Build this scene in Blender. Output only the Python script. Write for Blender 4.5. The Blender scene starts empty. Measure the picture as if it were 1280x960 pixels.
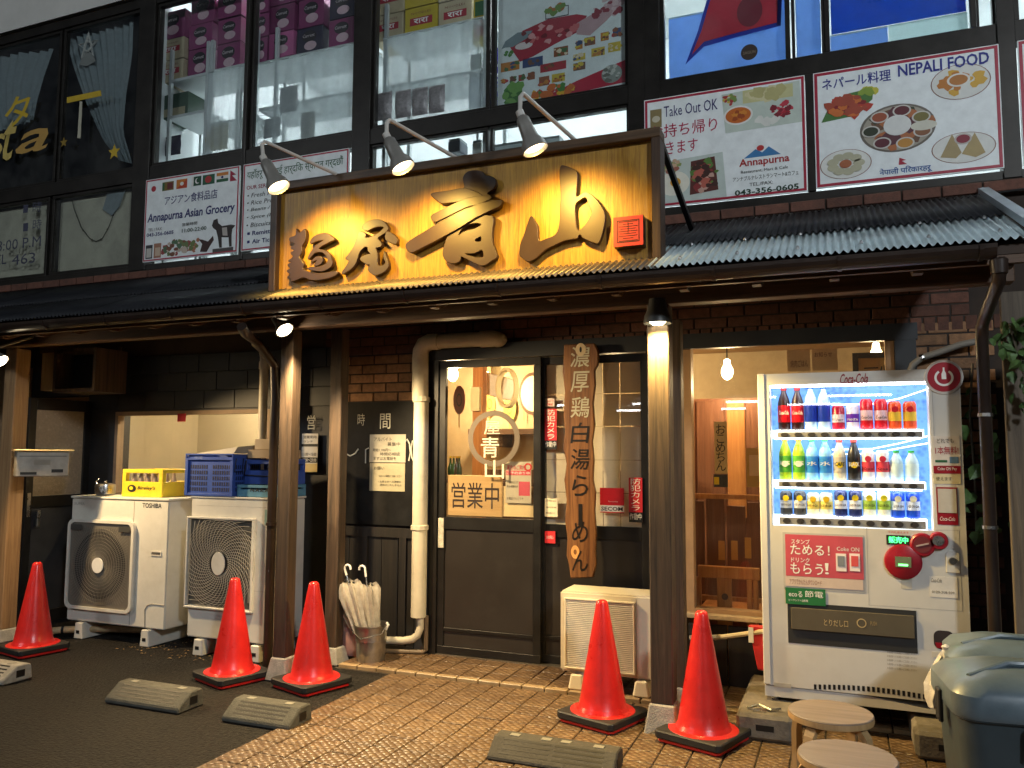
import bpy, bmesh, math, random
from mathutils import Vector, Matrix
random.seed(7)
S = bpy.context.scene
COL = S.collection
R = math.radians
# ------------------------------------------------------------------ camera
F = 1015.1
yaw, pitch, roll = R(21.99), R(4.888), R(0.239)
EYE = Vector((0, 0, 1.5))
fw = Vector((-math.sin(yaw)*math.cos(pitch), math.cos(yaw)*math.cos(pitch), math.sin(pitch)))
r0 = Vector((math.cos(yaw), math.sin(yaw), 0)); u0 = r0.cross(fw)
RR = r0*math.cos(roll)+u0*math.sin(roll); UU = u0*math.cos(roll)-r0*math.sin(roll)
cd = bpy.data.cameras.new('camera'); cd.sensor_width = 36; cd.lens = F/1280*36; cd.clip_end = 500
cam = bpy.data.objects.new('camera', cd); COL.objects.link(cam)
mw = Matrix((RR, UU, -fw)).transposed().to_4x4(); mw.translation = EYE
cam.matrix_world = mw; S.camera = cam
# ------------------------------------------------------------------ night sky and exposure
w = bpy.data.worlds.new('World'); S.world = w; w.use_nodes = True
nt = w.node_tree; bg = nt.nodes['Background']
sky = nt.nodes.new('ShaderNodeTexSky'); sky.sky_type = 'NISHITA'; sky.sun_disc = False
sky.sun_elevation = R(-3.0); sky.sun_rotation = R(200)
nt.links.new(sky.outputs[0], bg.inputs[0]); bg.inputs[1].default_value = 0.15
S.view_settings.view_transform = 'Standard'; S.view_settings.look = 'None'
S.view_settings.exposure = 0.75; S.view_settings.gamma = 1
S.cycles.use_denoising = True; S.cycles.max_bounces = 7; S.cycles.transparent_max_bounces = 16
S.cycles.caustics_reflective = False; S.cycles.caustics_refractive = False
S.cycles.sample_clamp_indirect = 6

# ------------------------------------------------------------------ pixel -> place helpers
def ray(x, y): return RR*((x-640)/F) - UU*((y-480)/F) + fw
def P(x, y, Y):
    d = ray(x, y); return EYE + d*(Y/d.y)
def G(x, y, z=0.0):
    d = ray(x, y); return EYE + d*((z-1.5)/d.z)
def RC(x0, y0, x1, y1, Y):
    cx, cy = (x0+x1)/2, (y0+y1)/2
    return P(x0, cy, Y).x, P(x1, cy, Y).x, P(cx, y1, Y).z, P(cx, y0, Y).z

# ------------------------------------------------------------------ objects
def tag(o, label=None, cat=None, group=None, kind=None):
    if label: o['label'] = label
    if cat: o['category'] = cat
    if group: o['group'] = group
    if kind: o['kind'] = kind
    return o
def thing(name, label, cat, loc=(0, 0, 0), group=None):
    o = bpy.data.objects.new(name, None); COL.objects.link(o); o.location = loc
    o.empty_display_size = .1
    return tag(o, label, cat, group)
def root_loc(o):
    v = Vector((0, 0, 0))
    while o is not None: v += o.location; o = o.parent
    return v
class MB:
    def __init__(s): s.v = []; s.f = []
    def box(s, x0, x1, y0, y1, z0, z1):
        n = len(s.v)
        s.v += [(x0,y0,z0),(x1,y0,z0),(x1,y1,z0),(x0,y1,z0),(x0,y0,z1),(x1,y0,z1),(x1,y1,z1),(x0,y1,z1)]
        s.f += [tuple(n+i for i in q) for q in ((0,3,2,1),(4,5,6,7),(0,1,5,4),(1,2,6,5),(2,3,7,6),(3,0,4,7))]
        return s
    def hexa(s, pts):
        n = len(s.v); s.v += [tuple(p) for p in pts]
        s.f += [tuple(n+i for i in q) for q in ((0,3,2,1),(4,5,6,7),(0,1,5,4),(1,2,6,5),(2,3,7,6),(3,0,4,7))]
        return s
    def bar(s, a, b, wx, wy):
        a, b = Vector(a), Vector(b); d = (b-a).normalized()
        u = d.orthogonal().normalized() if abs(d.z) < .999 else Vector((1,0,0))
        if abs(d.z) <= .999: u = d.cross(Vector((0,0,1))).normalized()
        v = d.cross(u)
        return s.hexa([a-u*wx/2-v*wy/2, a+u*wx/2-v*wy/2, a+u*wx/2+v*wy/2, a-u*wx/2+v*wy/2,
                       b-u*wx/2-v*wy/2, b+u*wx/2-v*wy/2, b+u*wx/2+v*wy/2, b-u*wx/2+v*wy/2])
    def prism(s, poly, y0, y1):           # poly in x,z ; extruded along y
        n = len(s.v); k = len(poly)
        s.v += [(a, y0, b) for a, b in poly]+[(a, y1, b) for a, b in poly]
        s.f += [tuple(n+i for i in range(k)), tuple(n+k+i for i in reversed(range(k)))]
        s.f += [(n+i, n+k+i, n+k+(i+1)%k, n+(i+1)%k) for i in range(k)]
        return s
    def prismx(s, poly, x0, x1):          # poly in y,z ; extruded along x
        n = len(s.v); k = len(poly)
        s.v += [(x0, a, b) for a, b in poly]+[(x1, a, b) for a, b in poly]
        s.f += [tuple(n+i for i in reversed(range(k))), tuple(n+k+i for i in range(k))]
        s.f += [(n+i, n+(i+1)%k, n+k+(i+1)%k, n+k+i) for i in range(k)]
        return s
    def prismz(s, poly, z0, z1):
        n = len(s.v); k = len(poly)
        s.v += [(a, b, z0) for a, b in poly]+[(a, b, z1) for a, b in poly]
        s.f += [tuple(n+i for i in reversed(range(k))), tuple(n+k+i for i in range(k))]
        s.f += [(n+i, n+(i+1)%k, n+k+(i+1)%k, n+k+i) for i in range(k)]
        return s
    def tube(s, path, r, n=8, cap=True):
        path = [Vector(p) for p in path]; k = len(path); b = len(s.v)
        rr = r if isinstance(r, (list, tuple)) else [r]*k
        u = None
        for i, p in enumerate(path):
            d = (path[min(i+1, k-1)]-path[max(i-1, 0)]).normalized()
            u = d.orthogonal().normalized() if u is None else (u-d*u.dot(d)).normalized()
            v = d.cross(u)
            s.v += [tuple(p+(u*math.cos(a)+v*math.sin(a))*rr[i]) for a in (2*math.pi*j/n for j in range(n))]
        for i in range(k-1):
            for j in range(n):
                s.f.append((b+i*n+j, b+i*n+(j+1)%n, b+(i+1)*n+(j+1)%n, b+(i+1)*n+j))
        if cap: s.f += [tuple(b+j for j in reversed(range(n))), tuple(b+(k-1)*n+j for j in range(n))]
        return s
    def lathe(s, prof, c=(0, 0, 0), n=24, axis='z', squash=1.0, cap=True):
        b = len(s.v); k = len(prof); c = Vector(c)
        for r, h in prof:
            for j in range(n):
                a = 2*math.pi*j/n; p = Vector((r*math.cos(a), r*math.sin(a)*squash, h))
                if axis == 'y': p = Vector((p.x, h, p.y))
                elif axis == 'x': p = Vector((h, p.x, p.y))
                elif isinstance(axis, Vector):
                    q = Vector((0,0,1)).rotation_difference(axis); p = q @ p
                s.v.append(tuple(c+p))
        for i in range(k-1):
            for j in range(n):
                s.f.append((b+i*n+j, b+i*n+(j+1)%n, b+(i+1)*n+(j+1)%n, b+(i+1)*n+j))
        if cap: s.f += [tuple(b+j for j in reversed(range(n))), tuple(b+(k-1)*n+j for j in range(n))]
        return s
    def ell(s, cx, cz, rx, rz, y0, y1, n=24, rot=0):
        pts = []
        for j in range(n):
            a = 2*math.pi*j/n; x, z = rx*math.cos(a), rz*math.sin(a)
            pts.append((cx+x*math.cos(rot)-z*math.sin(rot), cz+x*math.sin(rot)+z*math.cos(rot)))
        return s.prism(pts, y0, y1)
    def ring(s, cx, cz, r1, r2, y0, y1, n=40, rot0=0, arc=2*math.pi, ez=1.0):
        b = len(s.v); m = n+1
        for y in (y0, y1):
            for rr in (r1, r2):
                for j in range(m):
                    a = rot0+arc*j/n; s.v.append((cx+rr*math.cos(a), y, cz+rr*math.sin(a)*ez))
        for j in range(n):
            s.f += [(b+j, b+m+j, b+m+j+1, b+j+1), (b+2*m+j, b+2*m+j+1, b+3*m+j+1, b+3*m+j),
                    (b+j, b+j+1, b+2*m+j+1, b+2*m+j), (b+m+j, b+3*m+j, b+3*m+j+1, b+m+j+1)]
        return s
    def frame(s, x0, x1, y0, y1, z0, z1, t, tb=None):   # rectangular frame in the facade plane
        tb = t if tb is None else tb
        s.box(x0, x1, y0, y1, z1-t, z1); s.box(x0, x1, y0, y1, z0, z0+tb)
        s.box(x0, x0+t, y0, y1, z0+tb, z1-t); s.box(x1-t, x1, y0, y1, z0+tb, z1-t); return s
    def mesh(s, name, off, smooth=False, bevel=0, seg=1):
        m = bpy.data.meshes.new(name)
        m.from_pydata([(a-off.x, b-off.y, c-off.z) for a, b, c in s.v], [], s.f)
        bm = bmesh.new(); bm.from_mesh(m)
        bmesh.ops.recalc_face_normals(bm, faces=bm.faces)
        if bevel:
            ed = [e for e in bm.edges if len(e.link_faces) == 2 and e.calc_face_angle(0) > .5]
            bmesh.ops.bevel(bm, geom=ed, offset=bevel, segments=seg, affect='EDGES', clamp_overlap=True)
        bm.to_mesh(m); bm.free()
        if smooth:
            m.polygons.foreach_set('use_smooth', [True]*len(m.polygons))
            try: m.set_sharp_from_angle(angle=R(38))
            except Exception: pass
        return m
    def build(s, name, mat, parent=None, smooth=False, bevel=0, seg=1, label=None, cat=None, group=None, kind=None):
        if parent is None:
            xs, ys, zs = zip(*s.v)
            off = Vector(((min(xs)+max(xs))/2, (min(ys)+max(ys))/2, min(zs)))
        else: off = root_loc(parent)
        m = s.mesh(name, off, smooth, bevel, seg); m.materials.append(mat)
        o = bpy.data.objects.new(name, m); COL.objects.link(o)
        if parent is None: o.location = off
        else: o.parent = parent
        return tag(o, label, cat, group, kind)
def B(name, mat, ext, parent=None, bevel=0, **k):
    return MB().box(*ext).build(name, mat, parent, bevel=bevel, **k)
def dup(root, loc, rotz=None, label=None, group=None):
    def cp(o, par):
        c = o.copy(); COL.objects.link(c); c.parent = par
        for ch in list(o.children): cp(ch, c)
        return c
    c = cp(root, None); c.location = loc
    if rotz is not None: c.rotation_euler = (0, 0, rotz)
    tag(c, label, None, group); return c
_dg = None
def text(s, x0, x1, z0, z1, Y, mat, parent, name='lettering', shear=0, bold=0, vert=False, ext=0, keep=False, res=2, lead=1.0, align='CENTER', tilt=0, spacing=1.0):
    c = bpy.data.curves.new('t', 'FONT'); c.body = '\n'.join(s) if vert else s
    bold = bold*.3 if any(ord(q) > 0x2e80 for q in s) else bold
    c.resolution_u = res; c.shear = shear; c.offset = bold; c.align_x = align; c.space_line = lead; c.space_character = spacing
    o = bpy.data.objects.new('t', c); COL.objects.link(o)
    me = bpy.data.meshes.new_from_object(o.evaluated_get(bpy.context.evaluated_depsgraph_get()))
    bpy.data.objects.remove(o); bpy.data.curves.remove(c)
    vs = [v.co for v in me.vertices]
    if not vs: return None
    a0, a1 = min(v.x for v in vs), max(v.x for v in vs); b0, b1 = min(v.y for v in vs), max(v.y for v in vs)
    sx, sz = (x1-x0)/max(a1-a0, 1e-6), (z1-z0)/max(b1-b0, 1e-6)
    if keep: sx = sz = min(sx, sz)
    cx, cz = (x0+x1)/2, (z0+z1)/2; off = root_loc(parent)
    for v in me.vertices:
        x, z = (v.co.x-(a0+a1)/2)*sx, (v.co.y-(b0+b1)/2)*sz
        if tilt: x, z = x*math.cos(tilt)-z*math.sin(tilt), x*math.sin(tilt)+z*math.cos(tilt)
        v.co = Vector((cx+x, Y, cz+z))-off
    if ext:
        bm = bmesh.new(); bm.from_mesh(me)
        g = bmesh.ops.extrude_face_region(bm, geom=bm.faces[:])
        bmesh.ops.translate(bm, vec=(0, -ext, 0), verts=[e for e in g['geom'] if isinstance(e, bmesh.types.BMVert)])
        bmesh.ops.recalc_face_normals(bm, faces=bm.faces); bm.to_mesh(me); bm.free()
    me.name = name; me.materials.clear(); me.materials.append(mat)
    ob = bpy.data.objects.new(name, me); COL.objects.link(ob); ob.parent = parent
    return ob
def tx(s, x0, y0, x1, y1, Y, mat, parent, **k): return text(s, *RC(x0, y0, x1, y1, Y), Y, mat, parent, **k)

# ------------------------------------------------------------------ materials (all procedural)
def _mat(name):
    m = bpy.data.materials.new(name); m.use_nodes = True
    n = m.node_tree.nodes; return m, n, m.node_tree.links, n['Principled BSDF']
def M(name, col, rough=.6, metal=0, var=.18, scale=6, bump=0, bscale=70, stretch=(1, 1, 1), rnd=0, grime=0, gcol=(.03,.025,.02), coat=0, trans=0, spec=.5):
    m, n, L, b = _mat(name)
    b.inputs['Roughness'].default_value = rough; b.inputs['Metallic'].default_value = metal
    b.inputs['Specular IOR Level'].default_value = spec
    if coat: b.inputs['Coat Weight'].default_value = coat; b.inputs['Coat Roughness'].default_value = .12
    if trans: b.inputs['Subsurface Weight'].default_value = trans; b.inputs['Subsurface Radius'].default_value = (.02,.02,.02)
    g = n.new('ShaderNodeNewGeometry'); mp = n.new('ShaderNodeMapping'); mp.inputs['Scale'].default_value = stretch
    L.new(g.outputs['Position'], mp.inputs[0])
    t = n.new('ShaderNodeTexNoise'); t.inputs['Scale'].default_value = scale; t.inputs['Detail'].default_value = 6; t.inputs['Roughness'].default_value = .65
    L.new(mp.outputs[0], t.inputs['Vector'])
    r = n.new('ShaderNodeValToRGB'); r.color_ramp.elements[0].position = .3; r.color_ramp.elements[1].position = .7
    r.color_ramp.elements[0].color = (*[max(0, c*(1-var)) for c in col], 1); r.color_ramp.elements[1].color = (*[min(1, c*(1+var)) for c in col], 1)
    L.new(t.outputs[0], r.inputs[0]); out = r.outputs[0]
    if rnd:
        oi = n.new('ShaderNodeObjectInfo'); hs = n.new('ShaderNodeHueSaturation')
        mr = n.new('ShaderNodeMapRange'); mr.inputs[3].default_value = 1-rnd; mr.inputs[4].default_value = 1+rnd
        L.new(oi.outputs['Random'], mr.inputs[0]); L.new(mr.outputs[0], hs.inputs['Value']); L.new(out, hs.inputs['Color']); out = hs.outputs[0]
    if grime:
        t2 = n.new('ShaderNodeTexNoise'); t2.inputs['Scale'].default_value = 2.3; t2.inputs['Detail'].default_value = 9; t2.inputs['Roughness'].default_value = .72
        L.new(g.outputs['Position'], t2.inputs['Vector'])
        r2 = n.new('ShaderNodeValToRGB'); r2.color_ramp.elements[0].position = .5; r2.color_ramp.elements[1].position = .72
        r2.color_ramp.elements[1].color = (grime, grime, grime, 1)
        mx = n.new('ShaderNodeMix'); mx.data_type = 'RGBA'; mx.inputs[7].default_value = (*gcol, 1)
        L.new(t2.outputs[0], r2.inputs[0]); L.new(r2.outputs[0], mx.inputs[0]); L.new(out, mx.inputs[6]); out = mx.outputs[2]
    L.new(out, b.inputs['Base Color'])
    rr = n.new('ShaderNodeMapRange'); rr.inputs[3].default_value = max(.02, rough-.1); rr.inputs[4].default_value = min(1, rough+.1)
    L.new(t.outputs[0], rr.inputs[0]); L.new(rr.outputs[0], b.inputs['Roughness'])
    if bump:
        tb = n.new('ShaderNodeTexNoise'); tb.inputs['Scale'].default_value = bscale; tb.inputs['Detail'].default_value = 5
        L.new(mp.outputs[0], tb.inputs['Vector'])
        bn = n.new('ShaderNodeBump'); bn.inputs['Strength'].default_value = bump; bn.inputs['Distance'].default_value = .01
        L.new(tb.outputs[0], bn.inputs['Height']); L.new(bn.outputs[0], b.inputs['Normal'])
    return m
def wood(name, c1, c2, axis='z', rough=.6, scale=9, bump=.3, rnd=0):
    st = {'x': (.05, 1, 1), 'y': (1, .05, 1), 'z': (1, 1, .05)}[axis]
    m, n, L, b = _mat(name)
    g = n.new('ShaderNodeNewGeometry'); mp = n.new('ShaderNodeMapping'); mp.inputs['Scale'].default_value = st
    L.new(g.outputs['Position'], mp.inputs[0])
    t = n.new('ShaderNodeTexNoise'); t.inputs['Scale'].default_value = scale*3; t.inputs['Detail'].default_value = 8; t.inputs['Distortion'].default_value = 1.2; t.inputs['Roughness'].default_value = .7
    L.new(mp.outputs[0], t.inputs['Vector'])
    r = n.new('ShaderNodeValToRGB'); r.color_ramp.elements[0].position = .32; r.color_ramp.elements[1].position = .68
    r.color_ramp.elements[0].color = (*c1, 1); r.color_ramp.elements[1].color = (*c2, 1)
    L.new(t.outputs[0], r.inputs[0]); out = r.outputs[0]
    if rnd:
        oi = n.new('ShaderNodeObjectInfo'); hs = n.new('ShaderNodeHueSaturation'); mr = n.new('ShaderNodeMapRange')
        mr.inputs[3].default_value = 1-rnd; mr.inputs[4].default_value = 1+rnd
        L.new(oi.outputs['Random'], mr.inputs[0]); L.new(mr.outputs[0], hs.inputs['Value']); L.new(out, hs.inputs['Color']); out = hs.outputs[0]
    L.new(out, b.inputs['Base Color']); b.inputs['Roughness'].default_value = rough
    bn = n.new('ShaderNodeBump'); bn.inputs['Strength'].default_value = bump; bn.inputs['Distance'].default_value = .006
    L.new(t.outputs[0], bn.inputs['Height']); L.new(bn.outputs[0], b.inputs['Normal'])
    return m
def glass(name, tint=(1, 1, 1), refl=1.0, rough=.01, dirt=.0):
    m = bpy.data.materials.new(name); m.use_nodes = True; n = m.node_tree.nodes; L = m.node_tree.links
    n.remove(n['Principled BSDF']); out = n['Material Output']
    tr = n.new('ShaderNodeBsdfTransparent'); tr.inputs[0].default_value = (*tint, 1)
    gl = n.new('ShaderNodeBsdfGlossy'); gl.inputs['Roughness'].default_value = rough
    fr = n.new('ShaderNodeFresnel'); gb = n.new('ShaderNodeNewGeometry'); io = n.new('ShaderNodeMapRange'); io.inputs[3].default_value = 1.5; io.inputs[4].default_value = 1/1.5
    L.new(gb.outputs['Backfacing'], io.inputs[0]); L.new(io.outputs[0], fr.inputs[0])
    ml = n.new('ShaderNodeMath'); ml.operation = 'MULTIPLY'; ml.inputs[1].default_value = refl
    L.new(fr.outputs[0], ml.inputs[0])
    mx = n.new('ShaderNodeMixShader'); L.new(ml.outputs[0], mx.inputs[0]); L.new(tr.outputs[0], mx.inputs[1]); L.new(gl.outputs[0], mx.inputs[2])
    last = mx.outputs[0]
    if dirt:
        g = n.new('ShaderNodeNewGeometry'); t = n.new('ShaderNodeTexNoise'); t.inputs['Scale'].default_value = 5; t.inputs['Detail'].default_value = 8
        L.new(g.outputs['Position'], t.inputs['Vector'])
        mr = n.new('ShaderNodeMapRange'); mr.inputs[1].default_value = .35; mr.inputs[2].default_value = .8; mr.inputs[4].default_value = dirt
        L.new(t.outputs[0], mr.inputs[0])
        df = n.new('ShaderNodeBsdfDiffuse'); df.inputs[0].default_value = (.6, .6, .58, 1)
        m2 = n.new('ShaderNodeMixShader'); L.new(mr.outputs[0], m2.inputs[0]); L.new(last, m2.inputs[1]); L.new(df.outputs[0], m2.inputs[2]); last = m2.outputs[0]
    L.new(last, out.inputs[0]); return m
def E(name, col, st):
    m = bpy.data.materials.new(name); m.use_nodes = True; n = m.node_tree.nodes
    b = n['Principled BSDF']; b.inputs['Base Color'].default_value = (*col, 1); b.inputs['Emission Color'].default_value = (*col, 1); b.inputs['Emission Strength'].default_value = st
    return m
def translucent(m, col, fac):
    n = m.node_tree.nodes; tl = n.new('ShaderNodeBsdfTranslucent'); tl.inputs[0].default_value = (*col, 1); ms = n.new('ShaderNodeMixShader'); ms.inputs[0].default_value = fac
    m.node_tree.links.new(n['Principled BSDF'].outputs[0], ms.inputs[1]); m.node_tree.links.new(tl.outputs[0], ms.inputs[2]); m.node_tree.links.new(ms.outputs[0], n['Material Output'].inputs[0])
_C = {}
def C(col, rough=.55, metal=0, var=.08):      # plain painted / printed colour, cached
    k = (col, rough, metal)
    if k not in _C:
        q = '_'.join(str(int(c*255)) for c in col)
        _C[k] = M('colour_'+q, col, rough, metal, var, 14)
    return _C[k]
def H(s, g=1.0):                               # sRGB hex -> linear
    return tuple(((int(s[i:i+2], 16)/255+.055)/1.055)**2.4*g if int(s[i:i+2], 16) > 10 else int(s[i:i+2], 16)/255/12.92 for i in (0, 2, 4))
def light(name, kind, loc, power, col, size=.05, aim=None, angle=90, blend=.6, parent=None):
    l = bpy.data.lights.new(name, kind); l.energy = power; l.color = col
    if kind != 'AREA': l.shadow_soft_size = size
    else: l.size = size
    if kind == 'SPOT': l.spot_size = R(angle); l.spot_blend = blend
    o = bpy.data.objects.new(name, l); COL.objects.link(o)
    o.location = Vector(loc)-(root_loc(parent) if parent else Vector((0,0,0)))
    if aim is not None: o.rotation_euler = (Vector(aim)-Vector(loc)).to_track_quat('-Z', 'Y').to_euler()
    if parent: o.parent = parent
    return o
WARM = (1, .62, .24); WARM2 = (1, .72, .38); COOL = (.86, .95, 1)
WHITE = C(H('e8e6e0')); BLACK = C(H('0c0c0d'), .5); RED = C(H('c01528')); NAVY = C(H('1d2266')); GREEN = C(H('1c5a34')); YEL = C(H('e8c81c')); INK = C(H('181818'))
# ================================================================== MATERIALS
m_asph = M('asphalt', (.0145, .013, .0115), .7, spec=.22, var=.92, scale=42, bump=1.0, bscale=55, grime=.5, gcol=(.030, .022, .015))
for _e, _p in zip([q for q in m_asph.node_tree.nodes if q.type == 'VALTORGB'][0].color_ramp.elements, (.36, .64)): _e.position = _p
[q for q in m_asph.node_tree.nodes if q.type == 'BUMP'][0].inputs['Distance'].default_value = .03
m_grout = M('grout', (.06, .045, .03), .9, var=.3, scale=30, bump=.3)
m_conc = M('concrete', (.33, .31, .27), .85, var=.25, scale=14, bump=.5, bscale=120, grime=.5)
m_conc_dk = M('dark_concrete', (.085, .083, .07), .85, var=.3, scale=14, bump=.5, bscale=120, grime=.4)
m_brick = M('brick', (.30, .155, .075), .8, var=.3, scale=22, bump=.4, bscale=90, rnd=.28)
m_mortar = M('mortar', (.045, .032, .025), .9, var=.3)
m_brick_red_shade = M('shaded_red_brick', (.125, .052, .034), .8, var=.3, scale=22, bump=.4, bscale=90, rnd=.25)  # awning shade put into the brick colour; the ledge course shares it
m_dark = M('dark_panel', (.022, .022, .024), .55, var=.4, scale=4, grime=.4, gcol=(.06, .05, .045))
m_blk_tile = M('black_tile', (.018, .02, .024), .5, var=.3, scale=5, rnd=.25)
m_frame = M('bronze_aluminium', (.022, .019, .016), .42, .5, var=.3, scale=7, grime=.4, gcol=(.05, .045, .04))
m_post = wood('dark_timber', (.022, .014, .009), (.10, .062, .036), 'z', .6, 9, .5)
m_post_l = wood('pale_timber', (.22, .12, .05), (.42, .25, .11), 'z', .6, 9, .4)
m_post_x = wood('beam_timber', (.06, .032, .018), (.16, .085, .045), 'x', .6, 9, .4)
m_weather = wood('weathered_timber', (.07, .055, .042), (.2, .16, .12), 'z', .8, 7, .7)
m_galv = M('galvanised_sheet', (.50, .60, .63), .45, .15, var=.15, scale=9, grime=.35, gcol=(.2, .2, .19))
m_roof_dk = M('dark_roof_sheet', (.018, .019, .023), .5, .3, var=.35, scale=6, grime=.3, gcol=(.05, .05, .05))
m_gutter = M('brown_gutter', (.032, .02, .015), .35, .1, var=.25)
m_plast = M('cream_plaster', (.50, .40, .25), .8, var=.12, scale=5, grime=.25, gcol=(.3, .2, .1))
m_white_wall = M('white_wall', (.62, .61, .57), .8, var=.08, scale=3, grime=.2, gcol=(.4, .38, .34))
m_white_in = M('white_shop_wall', (.66, .69, .69), .7, var=.06, scale=3)
m_glass = glass('window_glass', (.97, .98, .97), 1.0, .008, .02)
m_glass_dk = glass('dark_window_glass', (.86, .88, .88), 1.0, .01, .03)
m_glass_up = glass('upper_window_glass', (.95, .975, .98), 1.0, .01, .04)
m_paint_w = M('white_enamel', (.66, .64, .57), .42, var=.07, scale=4, grime=.3, gcol=(.34, .3, .22))
m_pipe_w = M('cream_pipe', (.58, .52, .40), .45, var=.12, scale=7, grime=.45, gcol=(.25, .2, .13))
m_steel = M('stainless_steel', (.55, .54, .52), .28, 1, var=.15, scale=12)
m_rub = M('black_rubber', (.014, .013, .013), .6, var=.3, scale=20, bump=.2, grime=.3, gcol=(.05, .045, .04))

# ================================================================== GROUND
B('ground', m_asph, (-40, 40, -40, 30, -.3, 0)).__setitem__('kind', 'structure')
pav = MB().prismz([(-2.88, 2.2), (1.7, 2.2), (1.7, 5.5), (-3.32, 5.5), (-3.32, 4.93), (-2.88, 4.93)], 0.0005, .006).build('pavement', m_grout, kind='structure')
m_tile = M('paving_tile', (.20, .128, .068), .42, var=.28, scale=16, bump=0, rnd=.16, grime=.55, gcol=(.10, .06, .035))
# small leaf-shaped relief pressed into every tile
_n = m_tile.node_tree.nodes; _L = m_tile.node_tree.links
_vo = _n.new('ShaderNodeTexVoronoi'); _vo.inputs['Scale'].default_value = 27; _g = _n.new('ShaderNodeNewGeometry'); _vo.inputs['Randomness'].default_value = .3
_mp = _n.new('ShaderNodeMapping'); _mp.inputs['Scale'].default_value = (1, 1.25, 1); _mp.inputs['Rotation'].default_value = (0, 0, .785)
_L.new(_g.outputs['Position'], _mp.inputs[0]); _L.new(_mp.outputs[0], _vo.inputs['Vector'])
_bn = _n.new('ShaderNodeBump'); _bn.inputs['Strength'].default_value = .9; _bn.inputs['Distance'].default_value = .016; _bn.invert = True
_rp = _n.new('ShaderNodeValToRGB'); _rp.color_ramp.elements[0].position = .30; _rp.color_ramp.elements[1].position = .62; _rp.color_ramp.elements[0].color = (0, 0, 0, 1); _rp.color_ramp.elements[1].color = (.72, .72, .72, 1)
_mx = _n.new('ShaderNodeMix'); _mx.data_type = 'RGBA'; _mx.inputs[7].default_value = (.07, .036, .018, 1)   # recess shade of the relief painted into the colour
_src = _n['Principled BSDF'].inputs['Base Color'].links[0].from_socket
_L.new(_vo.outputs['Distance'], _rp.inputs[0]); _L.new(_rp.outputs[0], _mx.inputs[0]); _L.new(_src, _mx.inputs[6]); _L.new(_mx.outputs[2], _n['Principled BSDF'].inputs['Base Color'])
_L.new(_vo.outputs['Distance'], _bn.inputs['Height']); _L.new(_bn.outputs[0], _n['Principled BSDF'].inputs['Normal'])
tw = .153
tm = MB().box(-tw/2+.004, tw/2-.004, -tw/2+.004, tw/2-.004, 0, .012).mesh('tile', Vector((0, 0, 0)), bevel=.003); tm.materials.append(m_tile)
def proj(p):
    d = Vector(p)-EYE; z = d.dot(fw); return 640+F*d.dot(RR)/z, 480-F*d.dot(UU)/z
spots = []
x = -2.87+tw/2
while x < 1.6:
    y = 4.93-tw/2
    while y > 2.3: spots.append((x, y, .004)); y -= tw
    x += tw
x = -3.30+tw/2
while x < 1.6:
    for j in range(4):
        if j < 3: spots.append((x, 4.95+tw/2+.045+j*tw, .018))
    x += tw
vis, rest = [], []
for s in spots:
    q = proj(s); (vis if -10 < q[0] < 1290 and q[1] < 968 else rest).append(s)
vis.sort(key=lambda s: (Vector(s)-EYE).length)
rest += vis[300:]
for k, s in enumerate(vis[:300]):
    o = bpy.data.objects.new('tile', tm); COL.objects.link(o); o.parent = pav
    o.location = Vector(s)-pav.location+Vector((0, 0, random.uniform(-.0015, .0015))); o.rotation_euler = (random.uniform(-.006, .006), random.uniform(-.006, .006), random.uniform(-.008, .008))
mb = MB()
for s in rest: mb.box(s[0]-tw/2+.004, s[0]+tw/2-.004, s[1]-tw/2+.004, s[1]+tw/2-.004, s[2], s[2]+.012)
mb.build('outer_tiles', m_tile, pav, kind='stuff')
MB().box(-3.31, 1.6, 4.955, 5.47, .0065, .0175).build('step_bed', m_grout, pav)
m_nose = M('step_edge_tile', (.34, .235, .125), .45, var=.2, scale=12, rnd=.12, grime=.3)
nm = MB().box(-tw/2+.004, tw/2-.004, 0, .046, .004, .032).mesh('edge_tile', Vector((0, 0, 0)), bevel=.004); nm.materials.append(m_nose)
x = -3.30+tw/2
while x < .3:
    o = bpy.data.objects.new('edge_tile', nm); COL.objects.link(o); o.parent = pav; o.location = Vector((x, 4.945, 0))-pav.location; x += tw

# ================================================================== BUILDING SHELL
WALL = 5.5
bld = thing('shop_building', 'two storey shop building with brick ground floor and glazed upper floor', 'building', (-2.5, 5.6, 0))
wall = MB()
W0, W1 = 5.5, 5.66
wall.box(-9, 1.7, W0, W1, 2.26, 3.06)
wall.box(.30, 1.7, W0, W1, 0, 2.26)
wall.box(-1.19, -.97, W0, W1, 0, 2.26)
wall.box(-3.72, -2.86, W0, W1, 0, 2.26)
wall = wall.build('wall', m_mortar, bld)
bm_s = MB().box(-.104, .104, 0, .02, -.0315, .0315).mesh('brick', Vector((0,0,0)), bevel=.003); bm_s.materials.append(m_brick)
bm_r = bm_s.copy(); bm_r.materials.clear(); bm_r.materials.append(m_brick_red_shade)
def bricks(x0, x1, z0, z1, mesh, phase=0):
    r = phase; z = z0+.036
    while z < z1:
        x = x0+(.11 if r % 2 else .0)
        while x-.104 < x1:
            a, b = max(x-.104, x0), min(x+.104, x1)
            if b-a > .03:
                o = bpy.data.objects.new('brick', mesh); COL.objects.link(o); o.parent = wall
                o.location = Vector(((a+b)/2, WALL-.007+random.uniform(-.0015, .0015), z))-bld.location; o.scale = ((b-a)/.208, 1, 1)
            x += .219
        z += .0735; r += 1
bricks(-3.72, -2.99, 1.90, 2.26, bm_s)
bricks(-3.85, .74, 2.34, 2.55, bm_r)
bricks(-3.85, -1.9, 2.27, 2.33, bm_r, 1)
bricks(.40, .86, 1.5, 2.33, bm_s)
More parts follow.
